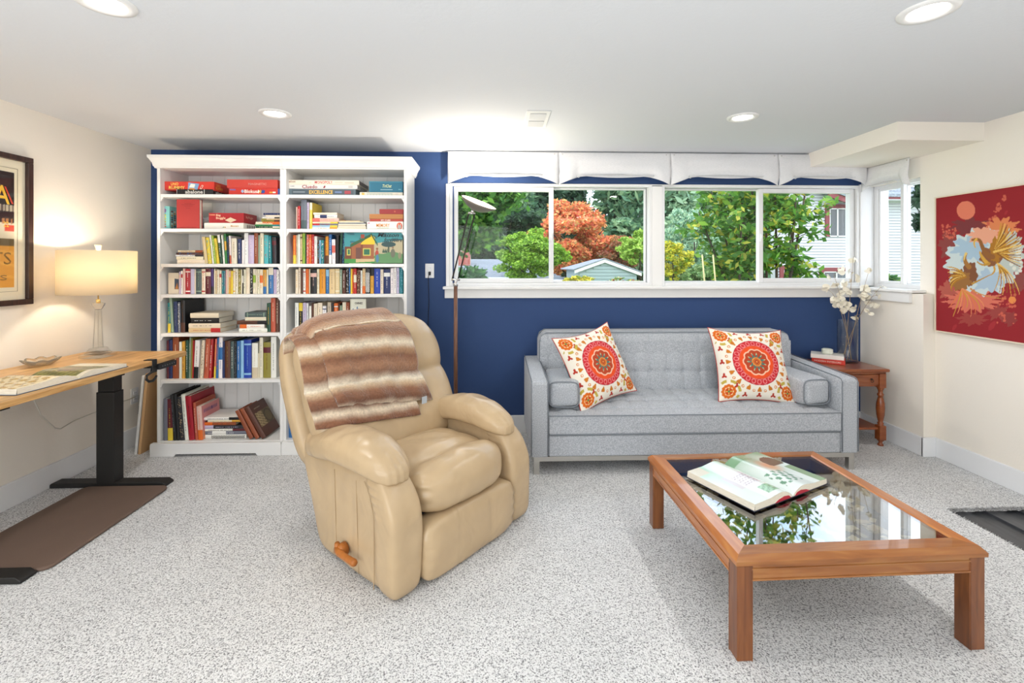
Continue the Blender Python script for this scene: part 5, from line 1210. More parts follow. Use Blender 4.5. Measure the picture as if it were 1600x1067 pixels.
# ---------------------------------------------------------------- open books
def page_art(kind):
    def f(U, V, P):
        C = np.tile(hexl('#e4efec'), (len(U), 1))
        def S(m, c): C[m] = hexl(c)
        if kind == 'left':
            m1 = np.clip((V-.5)*1.6+.25*np.sin(U*7), 0, 1)[:, None]; C[:] = hexl('#e4efec')*(1-m1)+hexl('#b4dcc4')*m1; S((V > .8) & (U < .3), '#dcd6c4')
            S((U > .25) & (U < .78) & (V > .30) & (V < .62), '#dedbe2'); t = (U > .42) & (U < .74) & (V > .33) & (V < .58) & (np.sin(V*150) > .3) & (np.sin(U*90+np.floor(V*24)*3) > -.6); S(t, '#a8a0a8')
            t2 = (U > .5) & (U < .86) & (V > .08) & (V < .24); S(t2, '#9fc8a8'); S(t2 & (np.sin(U*60)*np.sin(V*90+U*20) > .2), '#7fa386')
        elif kind == 'right':
            m1 = np.clip((V-.4)*1.7+.2*np.sin(U*9+V*5), 0, 1)[:, None]; C[:] = hexl('#dfe9e6')*(1-m1)+hexl('#8fb093')*m1; q1 = np.clip(1.3-4*np.hypot((U-.55)*1.2, (V-.58)*1.5), 0, 1)[:, None]; C[:] = C*(1-q1)+hexl('#d6a681')*q1
            S((V > .55) & (U > .55) & (np.hypot((U-.8), (V-.66)*1.2) < .2), '#6a5a48'); S((V < .45) & (V > .12) & (U > .1) & (U < .6) & (np.sin(U*38+V*12)*np.sin(V*40) > .15), '#6f9a80'); S((V < .5) & (U > .8), '#93aa86'); S((V > .84) & (U < .5+.1*np.sin(V*40)), '#7fa682')
        elif kind == 'desk_left':
            C[:] = hexl('#e3cf9e'); S(np.sin(U*21+V*9)*np.sin(V*17-U*13) > .35, '#b8933e'); S((np.sin(U*33)*np.sin(V*41) > .6), '#8f7434'); S(V < .08, '#e8dcb8')
        else:
            C[:] = hexl('#e8dfc8'); S((U > .05) & (U < .75) & (V > .1), '#6a6a3c'); S((U > .05) & (U < .75) & (V > .1) & (np.sin(U*30+V*22)*np.sin(V*33) > .1), '#8f8a4a'); S((U > .2) & (U < .6) & (V > .4) & (V < .7), '#4a3a2c')
        return C
    return f
def open_book(loc, rz, pw, ph, th1, th2, lab, arts, cover, name='open_book', group=None):
    """spine along local y; left page spans -x, right page +x; th = page block thickness each side"""
    t = thing(name, loc, lab, 'book', rz, group); ct_ = .003
    MB().box(-pw-.006, pw+.006, -.004, ph+.004, 0, ct_).build('cover', cover, t, bevel=.001)
    for s, th_, art in ((-1, th1, arts[0]), (1, th2, arts[1])):
        def top(u, v, s=s, th_=th_):        # u from spine outwards
            z = ct_+th_*(.18+.82*math.sin(min(1, u*3.0)*PI/2)) if u < .34 else ct_+th_*(1-.12*((u-.34)/.66)**1.5)
            z += .012*math.sin(min(1, u*1.6)*PI)*(1-u)
            if u < .02: z = ct_+.001
            return (s*u*pw*.99, v*ph, z)
        un = 26
        o = grid('page_surface', 60, 60, (lambda u, v, s=s, top=top: top(u, v) if s > 0 else top(1-u, v)), print_gloss, t, page_art(art))
        # block of page edges under the surface
        mb = MB()
        for i in range(un):
            u0, u1 = i/un, (i+1)/un
            for v in (0, 1):
                p0, p1 = top(u0, v), top(u1, v); mb.quad((p0[0], p0[1], ct_), (p1[0], p1[1], ct_), (p1[0], p1[1], p1[2]-.0003), (p0[0], p0[1], p0[2]-.0003))
        p0, p1 = top(1, 0), top(1, 1); mb.quad((p0[0]+s*.004, p0[1], ct_), (p1[0]+s*.004, p1[1], ct_), (p1[0], p1[1], p1[2]), (p0[0], p0[1], p0[2]))
        mb.build('page_block', page_m, t)
    return t
# on the coffee table: near end with the red headband faces the camera
cb = open_book((1.31, 1.99, TH+.0005), R(25.5), .262, .35, .030, .026, 'thick open picture book with glossy green pages on the coffee table', ('left', 'right'), mat('navy_cover', '#1d2236', .4), group=None)
hb = MB()
for s in (-1, 1):
    pts = [(s*u, z) for u, z in ((.015, .0032), (.125, .0032), (.10, .013), (.06, .019), (.03, .015))]
    hb.prism(pts if s > 0 else pts[::-1], 'y', -.002, .0005)
hb.build('endpaper', ink('#b52a3c'), cb)
# on the desk
db = open_book((-2.15, 2.45, .8105), R(86.5), .29, .27, .027, .020, 'open magazine with golden landscape pages on the wooden desk', ('desk_left', 'desk_right'), mat('grey_blue_cover', '#4a5a72', .4), name='open_magazine')

# ================================================================ END TABLE with books, dish, vase
E_ = thing('end_table', (2.765, 3.64, 0), 'dark cherry end table with turned legs in the corner by the sofa', 'table')
hx, hy = .262, .205
MB().box(-hx, hx, -hy, hy, .575, .60).build('table_top', dark_cherry, E_, bevel=.009, seg=3)
MB().box(-hx+.02, hx-.02, -hy+.014, hy-.014, .562, .575).build('under_moulding', dark_cherry, E_, bevel=.005)
MB().box(-hx+.06, hx-.06, -hy+.035, -hy+.05, .46, .562).build('front_apron', dark_cherry, E_)
dr = MB().box(-hx+.07, hx-.07, -hy+.024, -hy+.036, .475, .552).build('drawer', dark_cherry, E_, bevel=.003)
dm = MB().box(-hx+.085, hx-.085, -hy+.021, -hy+.025, .492, .535).build('drawer_moulding', dark_cherry, dr, bevel=.006)
for xk in (.13, -.13):
    kb = MB().lathe([(.001, 0), (.008, .0), (.007, .006), (.001, .008)], 12); kb.tube([(.011*math.cos(q), -.011+.011*math.sin(q)*1.0, .008) for q in np.linspace(0, 2*PI, 13)], .002, 6)
    o = kb.build('ring_pull', bronze, dr, smooth=True); o.location = (xk, -hy+.021, .518); o.rotation_euler = (PI/2, 0, 0)
for s in (-1, 1): MB().box(s*(hx-.045)-.008, s*(hx-.045)+.008, -hy+.06, hy-.06, .46, .562).build('side_apron', dark_cherry, E_)
MB().box(-hx+.06, hx-.06, hy-.05, hy-.035, .46, .562).build('back_apron', dark_cherry, E_)
MB().box(-hx+.035, hx-.035, -hy+.03, hy-.03, .125, .143).build('lower_shelf', dark_cherry, E_, bevel=.004)
legp = [(.004, 0), (.019, .0), (.021, .008), (.012, .022), (.014, .032), (.024, .042), (.024, .05)]
mid = [(.024, .155), (.018, .165), (.022, .175), (.015, .185), (.019, .20), (.026, .24), (.029, .29), (.027, .33), (.019, .365), (.015, .38), (.022, .39), (.022, .40), (.014, .41), (.017, .43), (.024, .445), (.024, .455)]
for sx in (-1, 1):
    for sy in (-1, 1):
        L = MB().lathe(legp, 18).lathe(mid, 20); o = L.build('leg', dark_cherry, E_, smooth=True); o.location = (sx*(hx-.045), sy*(hy-.04), 0)
        b_ = MB().box(-.026, .026, -.026, .026, .046, .158).box(-.026, .026, -.026, .026, .45, .562).build('leg_block', dark_cherry, o, bevel=.004)
        MB().box(-.014, .014, -.0275, -.025, .475, .545).build('block_flute', dark_cherry, o, bevel=.002)
# two books and a stone dish
bw = 0
def flat_book(loc, rz, W_, D_, h, cov, lab, title=None, tc=None):
    t = thing('book', loc, lab, 'book', rz, 'books on the end table')
    mb = MB().box(0, W_, 0, D_, 0, .0025).box(0, W_, 0, D_, h-.0025, h).box(0, W_, 0, .0025, .0025, h-.0025)
    mb.build('cover', cov, t, bevel=.0008, seg=1); MB().box(.004, W_-.004, .003, D_-.004, .0027, h-.0027).build('pages', page_m, t)
    if title: text(title, ink(tc), t, (W_*.08, -.0006, h*.3), W_*.8, h*.4)
flat_book((2.60, 3.71, .6005), R(-38), .225, .15, .034, mat('red_book_cover', '#cf3a2c', .45), 'red book lying under the white book on the end table', 'MODERN INTERIORS', '#f3d8cc')
flat_book((2.60, 3.722, .635), R(-36), .225, .15, .033, mat('white_book_cover', '#eeebe4', .45), 'white book lying on the red book on the end table')
dz = MB().lathe([(.001, 0), (.036, 0), (.04, .004), (.041, .02), (.038, .024), (.041, .028), (.040, .036), (.03, .042), (.001, .044)], 28).build('trinket_box', ramp_mat('pale_stone', [(.35, '#d9ddca'), (.65, '#eef0e6')], 20, rough=.3), smooth=True)
dz.location = (2.735, 3.715, .6685); tag(dz, 'small round pale stone box standing on the white book', 'box')
vs_ = thing('glass_vase', (2.895, 3.70, .6), 'tall clear glass cylinder vase on the end table', 'vase')
MB().lathe([(.001, 0), (.071, 0), (.072, .01), (.072, .345), (.0695, .345), (.0695, .014), (.001, .014)], 40).build('vase_body', vase_glass, vs_, smooth=True)
def branch_bunch():
    t = thing('dried_branches', (2.895, 3.70, .617), 'dried silver-dollar branches with cream papery discs in the glass vase', 'flowers')
    r_ = random.Random(5); heads = []
    stems = [((.02, -.02), (-.03, .0, .42), (-.17, -.05, .56)), ((-.03, .02), (.08, 0, .40), (.19, -.1, .60)), ((.0, .03), (.02, 0, .48), (.05, .0, .85)), ((.03, .0), (-.02, .0, .44), (-.10, .02, .70)), ((-.02, -.02), (.08, .0, .40), (.13, -.06, .73))]
    for (bx_, by_), mid_, tip in stems:
        pts = []
        for q in np.linspace(0, 1, 12):
            p = Vector((bx_, by_, 0))*(1-q)**2+Vector(mid_)*2*q*(1-q)+Vector(tip)*q*q; pts.append(p)
        tb = MB().tube(pts, [.0028-.0016*q for q in np.linspace(0, 1, 12)], 6).build('stem', twig_m, t, smooth=True)
        for k in range(7):
            q = .62+.38*k/6; i = int(q*11); p = pts[min(i, 11)]
            e = p+Vector((r_.uniform(-.055, .055), r_.uniform(-.04, .04), r_.uniform(-.03, .04)))
            if k % 2 == 0: MB().tube([p, (p+e)/2+Vector((0, 0, .006)), e], .0012, 5).build('twig', twig_m, tb)
            heads.append(e)
    n = 0
    for e in heads:
        for j in range(3):
            c = e+Vector((r_.uniform(-.022, .022), r_.uniform(-.02, .02), r_.uniform(-.022, .022))); r0 = r_.uniform(.019, .028)
            M = Matrix.Translation(c) @ Euler((r_.uniform(.6, 2.4), r_.uniform(-.7, .7), r_.uniform(0, PI))).to_matrix().to_4x4()
            V = [M @ Vector((0, 0, .003))]+[M @ Vector((r0*math.cos(q)*(1+.08*math.sin(3*q)), r0*.9*math.sin(q), .003*math.sin(2*q+j))) for q in np.linspace(0, 2*PI, 12, endpoint=False)]
            MB().add(V, [(0, 1+i, 1+(i+1) % 12) for i in range(12)]).build('seed_disc', petal_m, t, smooth=True, fix=False); n += 1
branch_bunch()

# ================================================================ FLOOR LAMP
FL = (-.305, 3.50); fl_ = thing('floor_lamp', (FL[0], FL[1], 0), 'slim bronze floor lamp with tilted dish head, lit, between recliner and window', 'lamp')
MB().lathe([(.001, 0), (.13, 0), (.13, .012), (.12, .018), (.02, .022), (.001, .022)], 40).build('base', bronze, fl_, smooth=True)
MB().tube([(0, 0, .02), (0, 0, 1.24)], [.0165, .0145], 16).build('pole', rod_wood, fl_, smooth=True)
MB().tube([(0, 0, 1.24), (0, 0, 1.265)], .018, 16).tube([(-.032, 0, 1.29), (.032, 0, 1.29)], .010, 14).tube([(0, 0, 1.262), (0, 0, 1.29)], .012, 12).build('knuckle', chrome, fl_, smooth=True)
MB().tube([(-.026, 0, 1.29), (.10, -.02, 1.79)], .0055, 10).tube([(.018, 0, 1.29), (.145, -.02, 1.79)], .0055, 10).build('arm', bronze, fl_, smooth=True)
MB().tube([(.096, -.02, 1.79), (.150, -.02, 1.79)], .009, 10).tube([(.122, -.02, 1.79), (.135, -.02, 1.82)], .013, 12).build('head_joint', chrome, fl_, smooth=True)
hd = thing('lamp_head', (.165, -.02, 1.845), None, None); hd.parent = fl_; hd.rotation_euler = (R(17), R(22), R(0))
dish = MB().lathe([(.001, -.042), (.04, -.038), (.085, -.018), (.125, .012), (.14, .03), (.137, .031), (.122, .015), (.083, -.013), (.04, -.032), (.001, -.036)], 44)
for i in range(len(dish.v)): x, y, z = dish.v[i]; dish.v[i] = (x, y*.62, z)
dish.build('dish', mat('dish_metal', '#8f877d', .4, metal=.5), hd, smooth=True)
MB().tube([(-.035, 0, -.005), (.035, 0, -.005)], .012, 12).build('bulb', emitter('halogen', '#ffe6b8', 60), hd, smooth=True)
def point_light(name, loc, power, col, rad, parent=None):
    d = bpy.data.lights.new(name, 'POINT'); d.energy = power; d.color = col; d.shadow_soft_size = rad
    o = bpy.data.objects.new(name, d); COL.objects.link(o); o.location = loc; o.parent = parent; return o
point_light('floor_lamp_glow', (.0, 0, .045), 21, (1, .93, .82), .02, hd)
cd = MB().tube([(X_at(671, 3.84), 3.838, 1.335), (X_at(669, 3.84), 3.845, 1.30), (X_at(670, 3.84), 3.846, 1.1), (X_at(668, 3.84), 3.846, .8), (X_at(665, 3.84), 3.846, .3), (X_at(666, 3.8), 3.80, .01), (-.45, 3.66, .008), (-.34, 3.56, .008)], .0028, 6).build('power_cord', black_plastic, smooth=True)
tag(cd, 'thin black cord hanging down the blue wall from the outlet', 'cord'); MB().box(-.559, -.540, 3.826, 3.846, 1.315, 1.345).build('plug', black_plastic, cd, bevel=.003)

# ================================================================ DESK
dk = thing('standing_desk', (-2.455, 2.58, 0), 'height-adjustable desk with acacia wood top on black steel legs', 'desk')
DX0, DX1, DY0, DY1 = -2.79+2.455, -2.115+2.455, 1.90-2.58, 3.245-2.58
def rr(x0, x1, y0, y1, r, n=6):
    P = []
    for (cx_, cy_, a0) in ((x1-r, y1-r, 0), (x0+r, y1-r, 90), (x0+r, y0+r, 180), (x1-r, y0+r, 270)):
        for k in range(n+1): t = R(a0+90*k/n); P.append((cx_+r*math.cos(t), cy_+r*math.sin(t)))
    return P
MB().prism(rr(DX0, DX1, DY0, DY1, .03), 'z', .781, .810).build('desk_top', acacia, dk, bevel=.003)
for yc in (3.02-2.58, 2.13-2.58):
    lg = MB().box(-.055, .055, yc-.038, yc+.038, .02, .60).build('leg_column', black_metal, dk, bevel=.003)
    MB().box(-.049, .049, yc-.033, yc+.033, .60, .70).build('inner_tube', black_metal, lg, bevel=.003)
    MB().box(-.06, .06, yc-.042, yc+.042, .69, .76).build('motor_housing', black_metal, lg, bevel=.003)
    MB().prism([(-.35, .0), (.372, .0), (.372, .012), (.345, .03), (-.33, .03), (-.35, .012)], 'y', yc-.038, yc+.038).build('foot', black_metal, dk, bevel=.004)
    MB().box(-.30, .27, yc-.02, yc+.02, .755, .7805).build('side_bracket', black_metal, dk)
MB().box(-.05, .05, 2.13-2.58, 3.02-2.58, .73, .77).build('crossbar', black_metal, dk, bevel=.003)
# clamp-on hook and socket bar at the far front corner
hk = thing('clamp_hook', (-2.118, 2.93, .81), 'black clamp-on hook hanging from the edge of the wooden desk', 'hook')
MB().box(-.05, .006, -.02, .02, .0005, .005).box(0.001, .006, -.02, .02, -.075, .005).box(-.05, .006, -.02, .02, -.046, -.036).build('clamp', black_plastic, hk, bevel=.002)
MB().tube([(-.01, -.0, -.045), (-.0, -.02, -.07), (-.01, -.045, -.085), (-.005, -.055, -.105), (.0, -.04, -.122), (.0, -.01, -.125), (0, .01, -.115), (0, .022, -.10)], [.007, .007, .007, .008, .008, .008, .007, .006], 8).build('hook_arm', black_plastic, hk, smooth=True)
pb = thing('socket_bar', (-2.108, 2.955, .775), 'black perforated socket bar fixed under the desk edge', 'power strip')
MB().box(-.02, .01, 0, .15, -.03, .004).build('housing', black_plastic, pb, bevel=.004)
for k in range(6): MB().box(.0095, .0108, .018+k*.021, .026+k*.021, -.014, -.008).build('socket', mat('socket_grey', '#6d6d70', .5), pb)
# under-desk cords
c1 = MB().tube([(-2.60, 2.62, .78), (-2.58, 2.66, .66), (-2.62, 2.75, .53), (-2.70, 2.92, .40), (-2.76, 3.02, .36), (-2.79, 3.15, .37), (-2.79, 3.45, .38), (-2.785, 3.66, .38)], .0035, 6).build('lamp_cord', mat('cord_white', '#d8d2c6', .5), smooth=True)
tag(c1, 'thin white cord drooping from under the desk to the left wall outlet', 'cord'); MB().box(-2.80, -2.775, 3.67, 3.70, .355, .385).build('plug', vase_glass, c1, bevel=.003)
c2 = MB().tube([(-2.36, 2.72, .77), (-2.36, 2.74, .745), (-2.36, 2.79, .735), (-2.36, 2.83, .75), (-2.36, 2.85, .775)], .003, 6).build('black_cord', black_plastic, smooth=True); tag(c2, 'short loop of black cord hanging under the desk top', 'cord')
mt = MB().prism(rr(-2.565, -2.045, 2.172, 2.970, .045), 'z', .001, .019).build('standing_mat', brown_mat, bevel=.008, seg=3); tag(mt, 'brown anti-fatigue foam mat lying between the desk feet', 'mat')
# lamp on the desk
LX, LY = -2.545, 3.04; lp = thing('table_lamp', (LX, LY, .8105), 'lit crystal table lamp with cream drum shade on the desk', 'lamp')
MB().box(-.068, .068, -.068, .068, 0, .022).box(-.05, .05, -.05, .05, .022, .034).build('base', crystal, lp, bevel=.006)
MB().prism([(-.05, .034), (.05, .034), (.026, .062), (-.026, .062)], 'y', -.04, .04).build('base_step', crystal, lp, bevel=.004)
MB().lathe([(.028, .06), (.021, .20), (.018, .305), (.001, .305), (.001, .06)], 6).build('crystal_column', crystal, lp)
MB().lathe([(.001, .305), (.018, .305), (.034, .335), (.036, .345), (.02, .35), (.001, .35)], 8).build('crystal_collar', crystal, lp)
MB().tube([(0, 0, .345), (0, 0, .37)], .012, 12).tube([(0, 0, .37), (0, 0, .69)], .004, 8).build('stem', gold_m, lp, smooth=True)
sh = bpy.data.materials.new('lamp_shade_linen'); sh.use_nodes = True; nt = sh.node_tree; b_ = nt.nodes['Principled BSDF']; b_.inputs['Base Color'].default_value = (*s2l('#ece2cd'), 1); b_.inputs['Roughness'].default_value = .9
tl = N(nt, 'ShaderNodeBsdfTranslucent'); tl.inputs['Color'].default_value = (*s2l('#f3e6cc'), 1); mx = N(nt, 'ShaderNodeMixShader'); mx.inputs[0].default_value = .5
nt.links.new(b_.outputs[0], mx.inputs[1]); nt.links.new(tl.outputs[0], mx.inputs[2]); nt.links.new(mx.outputs[0], nt.nodes['Material Output'].inputs[0])
MB().lathe([(.196, .405), (.196, .68), (.194, .68), (.194, .405)], 56, closed=True).build('lamp_shade', sh, lp, smooth=True)
MB().lathe([(.004, .672), (.194, .674), (.194, .670), (.004, .668)], 40).build('shade_diffuser', sh, lp) if False else None
sp = MB()
for q in (0, 2*PI/3, 4*PI/3): sp.tube([(0, 0, .66), (.194*math.cos(q), .194*math.sin(q), .672)], .002, 6)
sp.build('shade_spider', gold_m, lp)
MB().lathe([(.001, .685), (.012, .685), (.013, .695), (.020, .715), (.020, .72), (.001, .72)], 14).build('finial', mat('ivory_finial', '#e8dcc0', .3), lp, smooth=True)
MB().lathe([(.001, .44), (.014, .445), (.016, .47), (.03, .51), (.03, .53), (.018, .556), (.001, .56)], 20).build('bulb', emitter('warm_bulb', '#ffd9a0', 6), lp, smooth=True)
point_light('table_lamp_glow', (0.0, 0, .60), 7.5, (1, .87, .68), .03, lp)
# petal dish beside the magazine
dsh = thing('glass_dish', (-2.67, 2.80, .8105), 'small frosted glass dish with scalloped petal rim on the desk', 'dish')
mb = MB(); n = 48; prf = [(.03, 0), (.05, .006), (.07, .02), (.082, .036), (.078, .038), (.066, .024), (.046, .011), (.001, .008)]
vs = []
for (r, z) in prf:
    for k in range(n): t = 2*PI*k/n; q = 1+.09*(r > .06)*math.cos(8*t); vs.append((r*q*math.cos(t), r*q*math.sin(t), z+.004*(r > .06)*math.cos(8*t)))
mb.add(vs, [(i*n+k, i*n+(k+1) % n, (i+1)*n+(k+1) % n, (i+1)*n+k) for i in range(len(prf)-1) for k in range(n)]+[tuple(range(n))])
mb.build('dish_bowl', mat('frosted_glass', '#f3ead8', .25, trans=.85, ior=1.4), dsh, smooth=True)

# ================================================================ PICTURES
pf = thing('framed_poster', (XL, 2.50, 1.603), 'dark framed vintage poster on the cream wall left of the lamp', 'picture')
fh, fw, ft = .437, .372, .032
ebony = ramp_mat('ebony_frame', [(.3, '#2b1a16'), (.7, '#4a2f28')], 8, (1, 12, 1), rough=.35)
for nm_, q in (('frame_rail', (-fw, fw, fh-ft, fh)), ('frame_rail', (-fw, fw, -fh, -fh+ft)), ('frame_stile', (fw-ft, fw, -fh+ft, fh-ft)), ('frame_stile', (-fw, -fw+ft, -fh+ft, fh-ft))):
    MB().box(.003, .030, q[0], q[1], q[2], q[3]).build(nm_, ebony, pf, bevel=.003)
MB().box(.002, .010, -fw+.01, fw-.01, -fh+.01, fh-.01).build('mat_board', mat('cream_mat_board', '#e9dfc6', .9), pf)
def poster(U, V, P):
    C = np.tile(hexl('#2a1f20'), (len(U), 1))
    def S(m, c): C[m] = hexl(c)
    S(V < .36, '#d99a3c'); S((V < .36) & (np.sin(V*60+U*9) > .8), '#e0a548'); S((V >= .36) & (V < .56), '#cfc3a8'); S((V >= .42) & (V < .56) & (U > .85), '#d8cdb4'); S((V >= .49) & (V < .54) & (U > .9), '#c9442c'); S((V > .66) & (V < .71), '#b8ae98'); S((V > .66) & (V < .71) & (np.sin(U*180) > .2), '#5a4a48')
    S((V >= .55) & (V < .60) & (np.sin(U*150) > 0), '#b0764a'); S((V > .36) & (V < .42), '#6a5a3c'); S((V > .60) & (V < .66), '#231b1e'); return C
grid('poster_print', 80, 110, lambda u, v: (.0112, -fw+.095+u*(2*fw-.19), -fh+.105+v*(2*fh-.21)), print_m, pf, poster)
MB().box(.0105, .0112, -fw+.075, fw-.075, -fh+.08, -fh+.082).box(.0105, .0112, -fw+.075, fw-.075, fh-.082, fh-.08).box(.0105, .0112, fw-.077, fw-.075, -fh+.08, fh-.08).box(.0105, .0112, -fw+.075, -fw+.077, -fh+.08, fh-.08).build('mat_line', ink('#8a7f68'), pf)
rt = (R(90), 0, R(90))
text('A', ink('#e8b93a'), pf, (.0125, fw-.205, .145), .085, .105, rot=rt, bold=.01)
MB().prism([(fw-.150, .245), (fw-.142, .245), (fw-.100, .15), (fw-.11, .15)], 'x', .0122, .0128).build('printed_mark', ink('#c9442c'), pf)
text('DIAMANTS', ink('#8f6a34'), pf, (.0125, -fw+.12, -.20), 2*fw-.232, .07, rot=rt); text('parfums', ink('#8f6a34'), pf, (.0125, -fw+.22, -.305), 2*fw-.355, .06, rot=rt)
text('22', ink('#f0c23a'), pf, (.0125, fw-.155, .015), .03, .03, rot=rt)
MB().box(.0135, .0145, -fw+ft-.002, fw-ft+.002, -fh+ft-.002, fh-ft+.002).build('glazing', frame_glass, pf)
# batik of two birds on the right wall
bt = thing('batik_painting', (XR, 2.79, 1.405), 'red batik of two golden birds in thin pale frame on right wall', 'picture')
bh, bw_ = .478, .445
def batik(U, V, P):
    X, Y = photo_xy(P+np.array([XR-.03, 2.79, 1.405]) if False else np.stack([np.full(len(U), XR-.03), 2.79+P[:, 1], 1.405+P[:, 2]], 1))
    x = (X-1440)*3.81; y = (Y-270)*3.81           # plan of the picture taken from its flat image
    C = np.tile(hexl('#942a2f'), (len(U), 1)); n1 = np.sin(x/37)*np.cos(y/41)+.5*np.sin(x/17+y/23)
    def S(m, c): C[m] = hexl(c)
    def blob(cx_, cy_, rx, ry, k=9, a=.12, ph=0):
        t = np.arctan2((y-cy_)/ry, (x-cx_)/rx); return np.hypot((x-cx_)/rx, (y-cy_)/ry) < 1+a*np.sin(k*t+ph)+a*.6*np.sin(2.3*k*t+ph*2)
    S(n1 > 1.1, '#a63438')
    S(blob(290, 320, 110, 45, 7, .2), '#7a3a3c'); S(blob(160, 430, 55, 75, 6, .2, 1), '#8a4440'); S(blob(300, 870, 80, 35, 8, .2), '#a0453f'); S(blob(450, 830, 65, 40, 7, .25), '#9a4540'); S(blob(520, 870, 40, 40, 5, .2), '#8f3f3c'); S(blob(580, 640, 50, 55, 6, .2), '#8a4a44'); S(blob(160, 700, 55, 50, 6, .2), '#b05a4c')
    S(blob(300, 760, 150, 60, 11, .18), '#d2705c'); S(blob(470, 330, 100, 60, 9, .2), '#d98254'); S(blob(360, 530, 215, 190, 13, .07), '#c4d0cf'); S(blob(300, 450, 110, 70, 7, .2), '#a4bccc'); S(blob(400, 640, 90, 60, 6, .2), '#a8bccb'); S(blob(370, 375, 90, 50, 8, .15), '#e2a184')
    S(blob(520, 480, 85, 130, 15, .12), '#b9c0b8'); S(np.hypot(x-262, y-223) < 55, '#dd7c62'); S(np.hypot(x-537, y-757) < 22, '#e08a4c')
    rng = np.random.RandomState(4)
    for k in range(90):
        cx_, cy_ = [(rng.uniform(380, 500), 0), (rng.uniform(120, 200), 0), (rng.uniform(440, 560), 0)][k % 3]
        cy_ = 320-(cx_-380)*1.5+rng.uniform(-25, 25) if k % 3 == 0 else rng.uniform(310, 390) if k % 3 == 1 else rng.uniform(690, 900)
        S(np.hypot(x-cx_, y-cy_) < rng.uniform(3, 9), '#c9624e')
    for k in range(16): S(np.hypot(x-555-rng.uniform(-25, 40), y-rng.uniform(430, 600)) < rng.uniform(7, 13), '#d8d8cc')
    gold = ['#c9963c', '#a8722c', '#e0b860', '#8a5a2c']
    def curve(pts, w_, c):
        pts = np.array(pts, float); t = np.linspace(0, 1, 60); n = len(pts)-1
        from math import comb
        B = sum(comb(n, i)*(1-t)[:, None]**(n-i)*t[:, None]**i*pts[i] for i in range(n+1))
        d = np.full(len(x), 1e9)
        near = (x > B[:, 0].min()-w_) & (x < B[:, 0].max()+w_) & (y > B[:, 1].min()-w_) & (y < B[:, 1].max()+w_)
        if near.any():
            xi, yi = x[near], y[near]; dd = np.full(len(xi), 1e9)
            for i, (bx_, by_) in enumerate(B): dd = np.minimum(dd, np.hypot(xi-bx_, yi-by_)-w_*(1-.6*i/60)+w_)
            d[near] = dd
        S(d < w_, c)
    # upper bird: body, neck, raised wings, trailing tail
    S(blob(410, 500, 65, 55, 5, .08), '#8a5a3c'); S(blob(440, 460, 35, 75, 6, .1), '#a8722c')
    for k in range(11): curve([(430, 470), (460+k*8, 380-k*6+k*k*1.2), (470+k*12, 300+k*k*1.3)], 7, gold[k % 4]); curve([(450, 480), (520, 440+k*9), (590, 380+k*18)], 5, gold[(k+1) % 4])
    curve([(420, 500), (330, 480), (380, 370), (300, 400)], 16, '#8f5f34'); curve([(325, 395), (300, 410), (318, 445)], 7, '#d8a848'); curve([(390, 540), (350, 500), (345, 470)], 12, '#d0a044')
    for k in range(7): curve([(450, 540), (480+k*12, 600), (430+k*25, 700+((k*37) % 50))], 5, gold[k % 4])
    curve([(400, 540), (360, 560), (330, 530)], 8, '#b98a3c'); curve([(430, 560), (440, 600), (400, 610)], 6, '#c9963c')
    # lower bird
    S(blob(285, 600, 45, 70, 5, .1), '#7f5238'); S(blob(230, 640, 60, 60, 7, .12), '#96683a')
    curve([(280, 560), (240, 520), (265, 480)], 15, '#a06f38'); curve([(262, 480), (255, 490), (250, 520)], 7, '#e0c070')
    for k in range(10): curve([(260, 620), (220-k*6, 560+k*10), (150+k*3, 560+k*16)], 6, gold[k % 4])
    for k in range(9): curve([(240, 690), (200+k*22, 760), (160+k*26, 800+((k*53) % 70))], 5, ['#d9764c', '#c9963c', '#dd8a5c'][k % 3])
    curve([(300, 660), (340, 640), (400, 610)], 6, '#b98a3c'); curve([(290, 690), (350, 740), (500, 750)], 5, '#c98a4c')
    return C
grid('batik_cloth', 330, 260, lambda u, v: (-.0275, bw_-u*2*bw_, -bh+v*2*bh), print_matte, bt, batik)
MB().box(-.026, -.012, -bw_+.004, bw_-.004, -bh+.004, bh-.004).build('backing_board', mat('mauve_board', '#6d4a4c', .8), bt)
pale = mat('pale_gold_frame', '#e8dac2', .4)
for q in ((-bw_-.008, bw_+.008, bh, bh+.009), (-bw_-.008, bw_+.008, -bh-.009, -bh), (-bw_-.008, -bw_, -bh, bh), (bw_, bw_+.008, -bh, bh)):
    MB().box(-.034, -.002, q[0], q[1], q[2], q[3]).build('frame_strip', pale, bt, bevel=.001)
# ================================================================ OUTSIDE
def leaf_mat(name, hue_jit=.02):
    m = bpy.data.materials.new(name); m.use_nodes = True; nt = m.node_tree; b = nt.nodes['Principled BSDF']; b.inputs['Roughness'].default_value = .55; b.inputs['Specular IOR Level'].default_value = .3
    at = N(nt, 'ShaderNodeAttribute', attribute_name='Col'); nt.links.new(at.outputs['Color'], b.inputs['Base Color'])
    tl = N(nt, 'ShaderNodeBsdfTranslucent'); nt.links.new(at.outputs['Color'], tl.inputs['Color']); mx = N(nt, 'ShaderNodeMixShader'); mx.inputs[0].default_value = .35
    nt.links.new(b.outputs[0], mx.inputs[1]); nt.links.new(tl.outputs[0], mx.inputs[2]); nt.links.new(mx.outputs[0], nt.nodes['Material Output'].inputs[0]); return m
leafm = leaf_mat('foliage'); bark = ramp_mat('bark', [(.3, '#3a3029'), (.7, '#584a3e')], 14, (3, 3, 1), rough=.9)
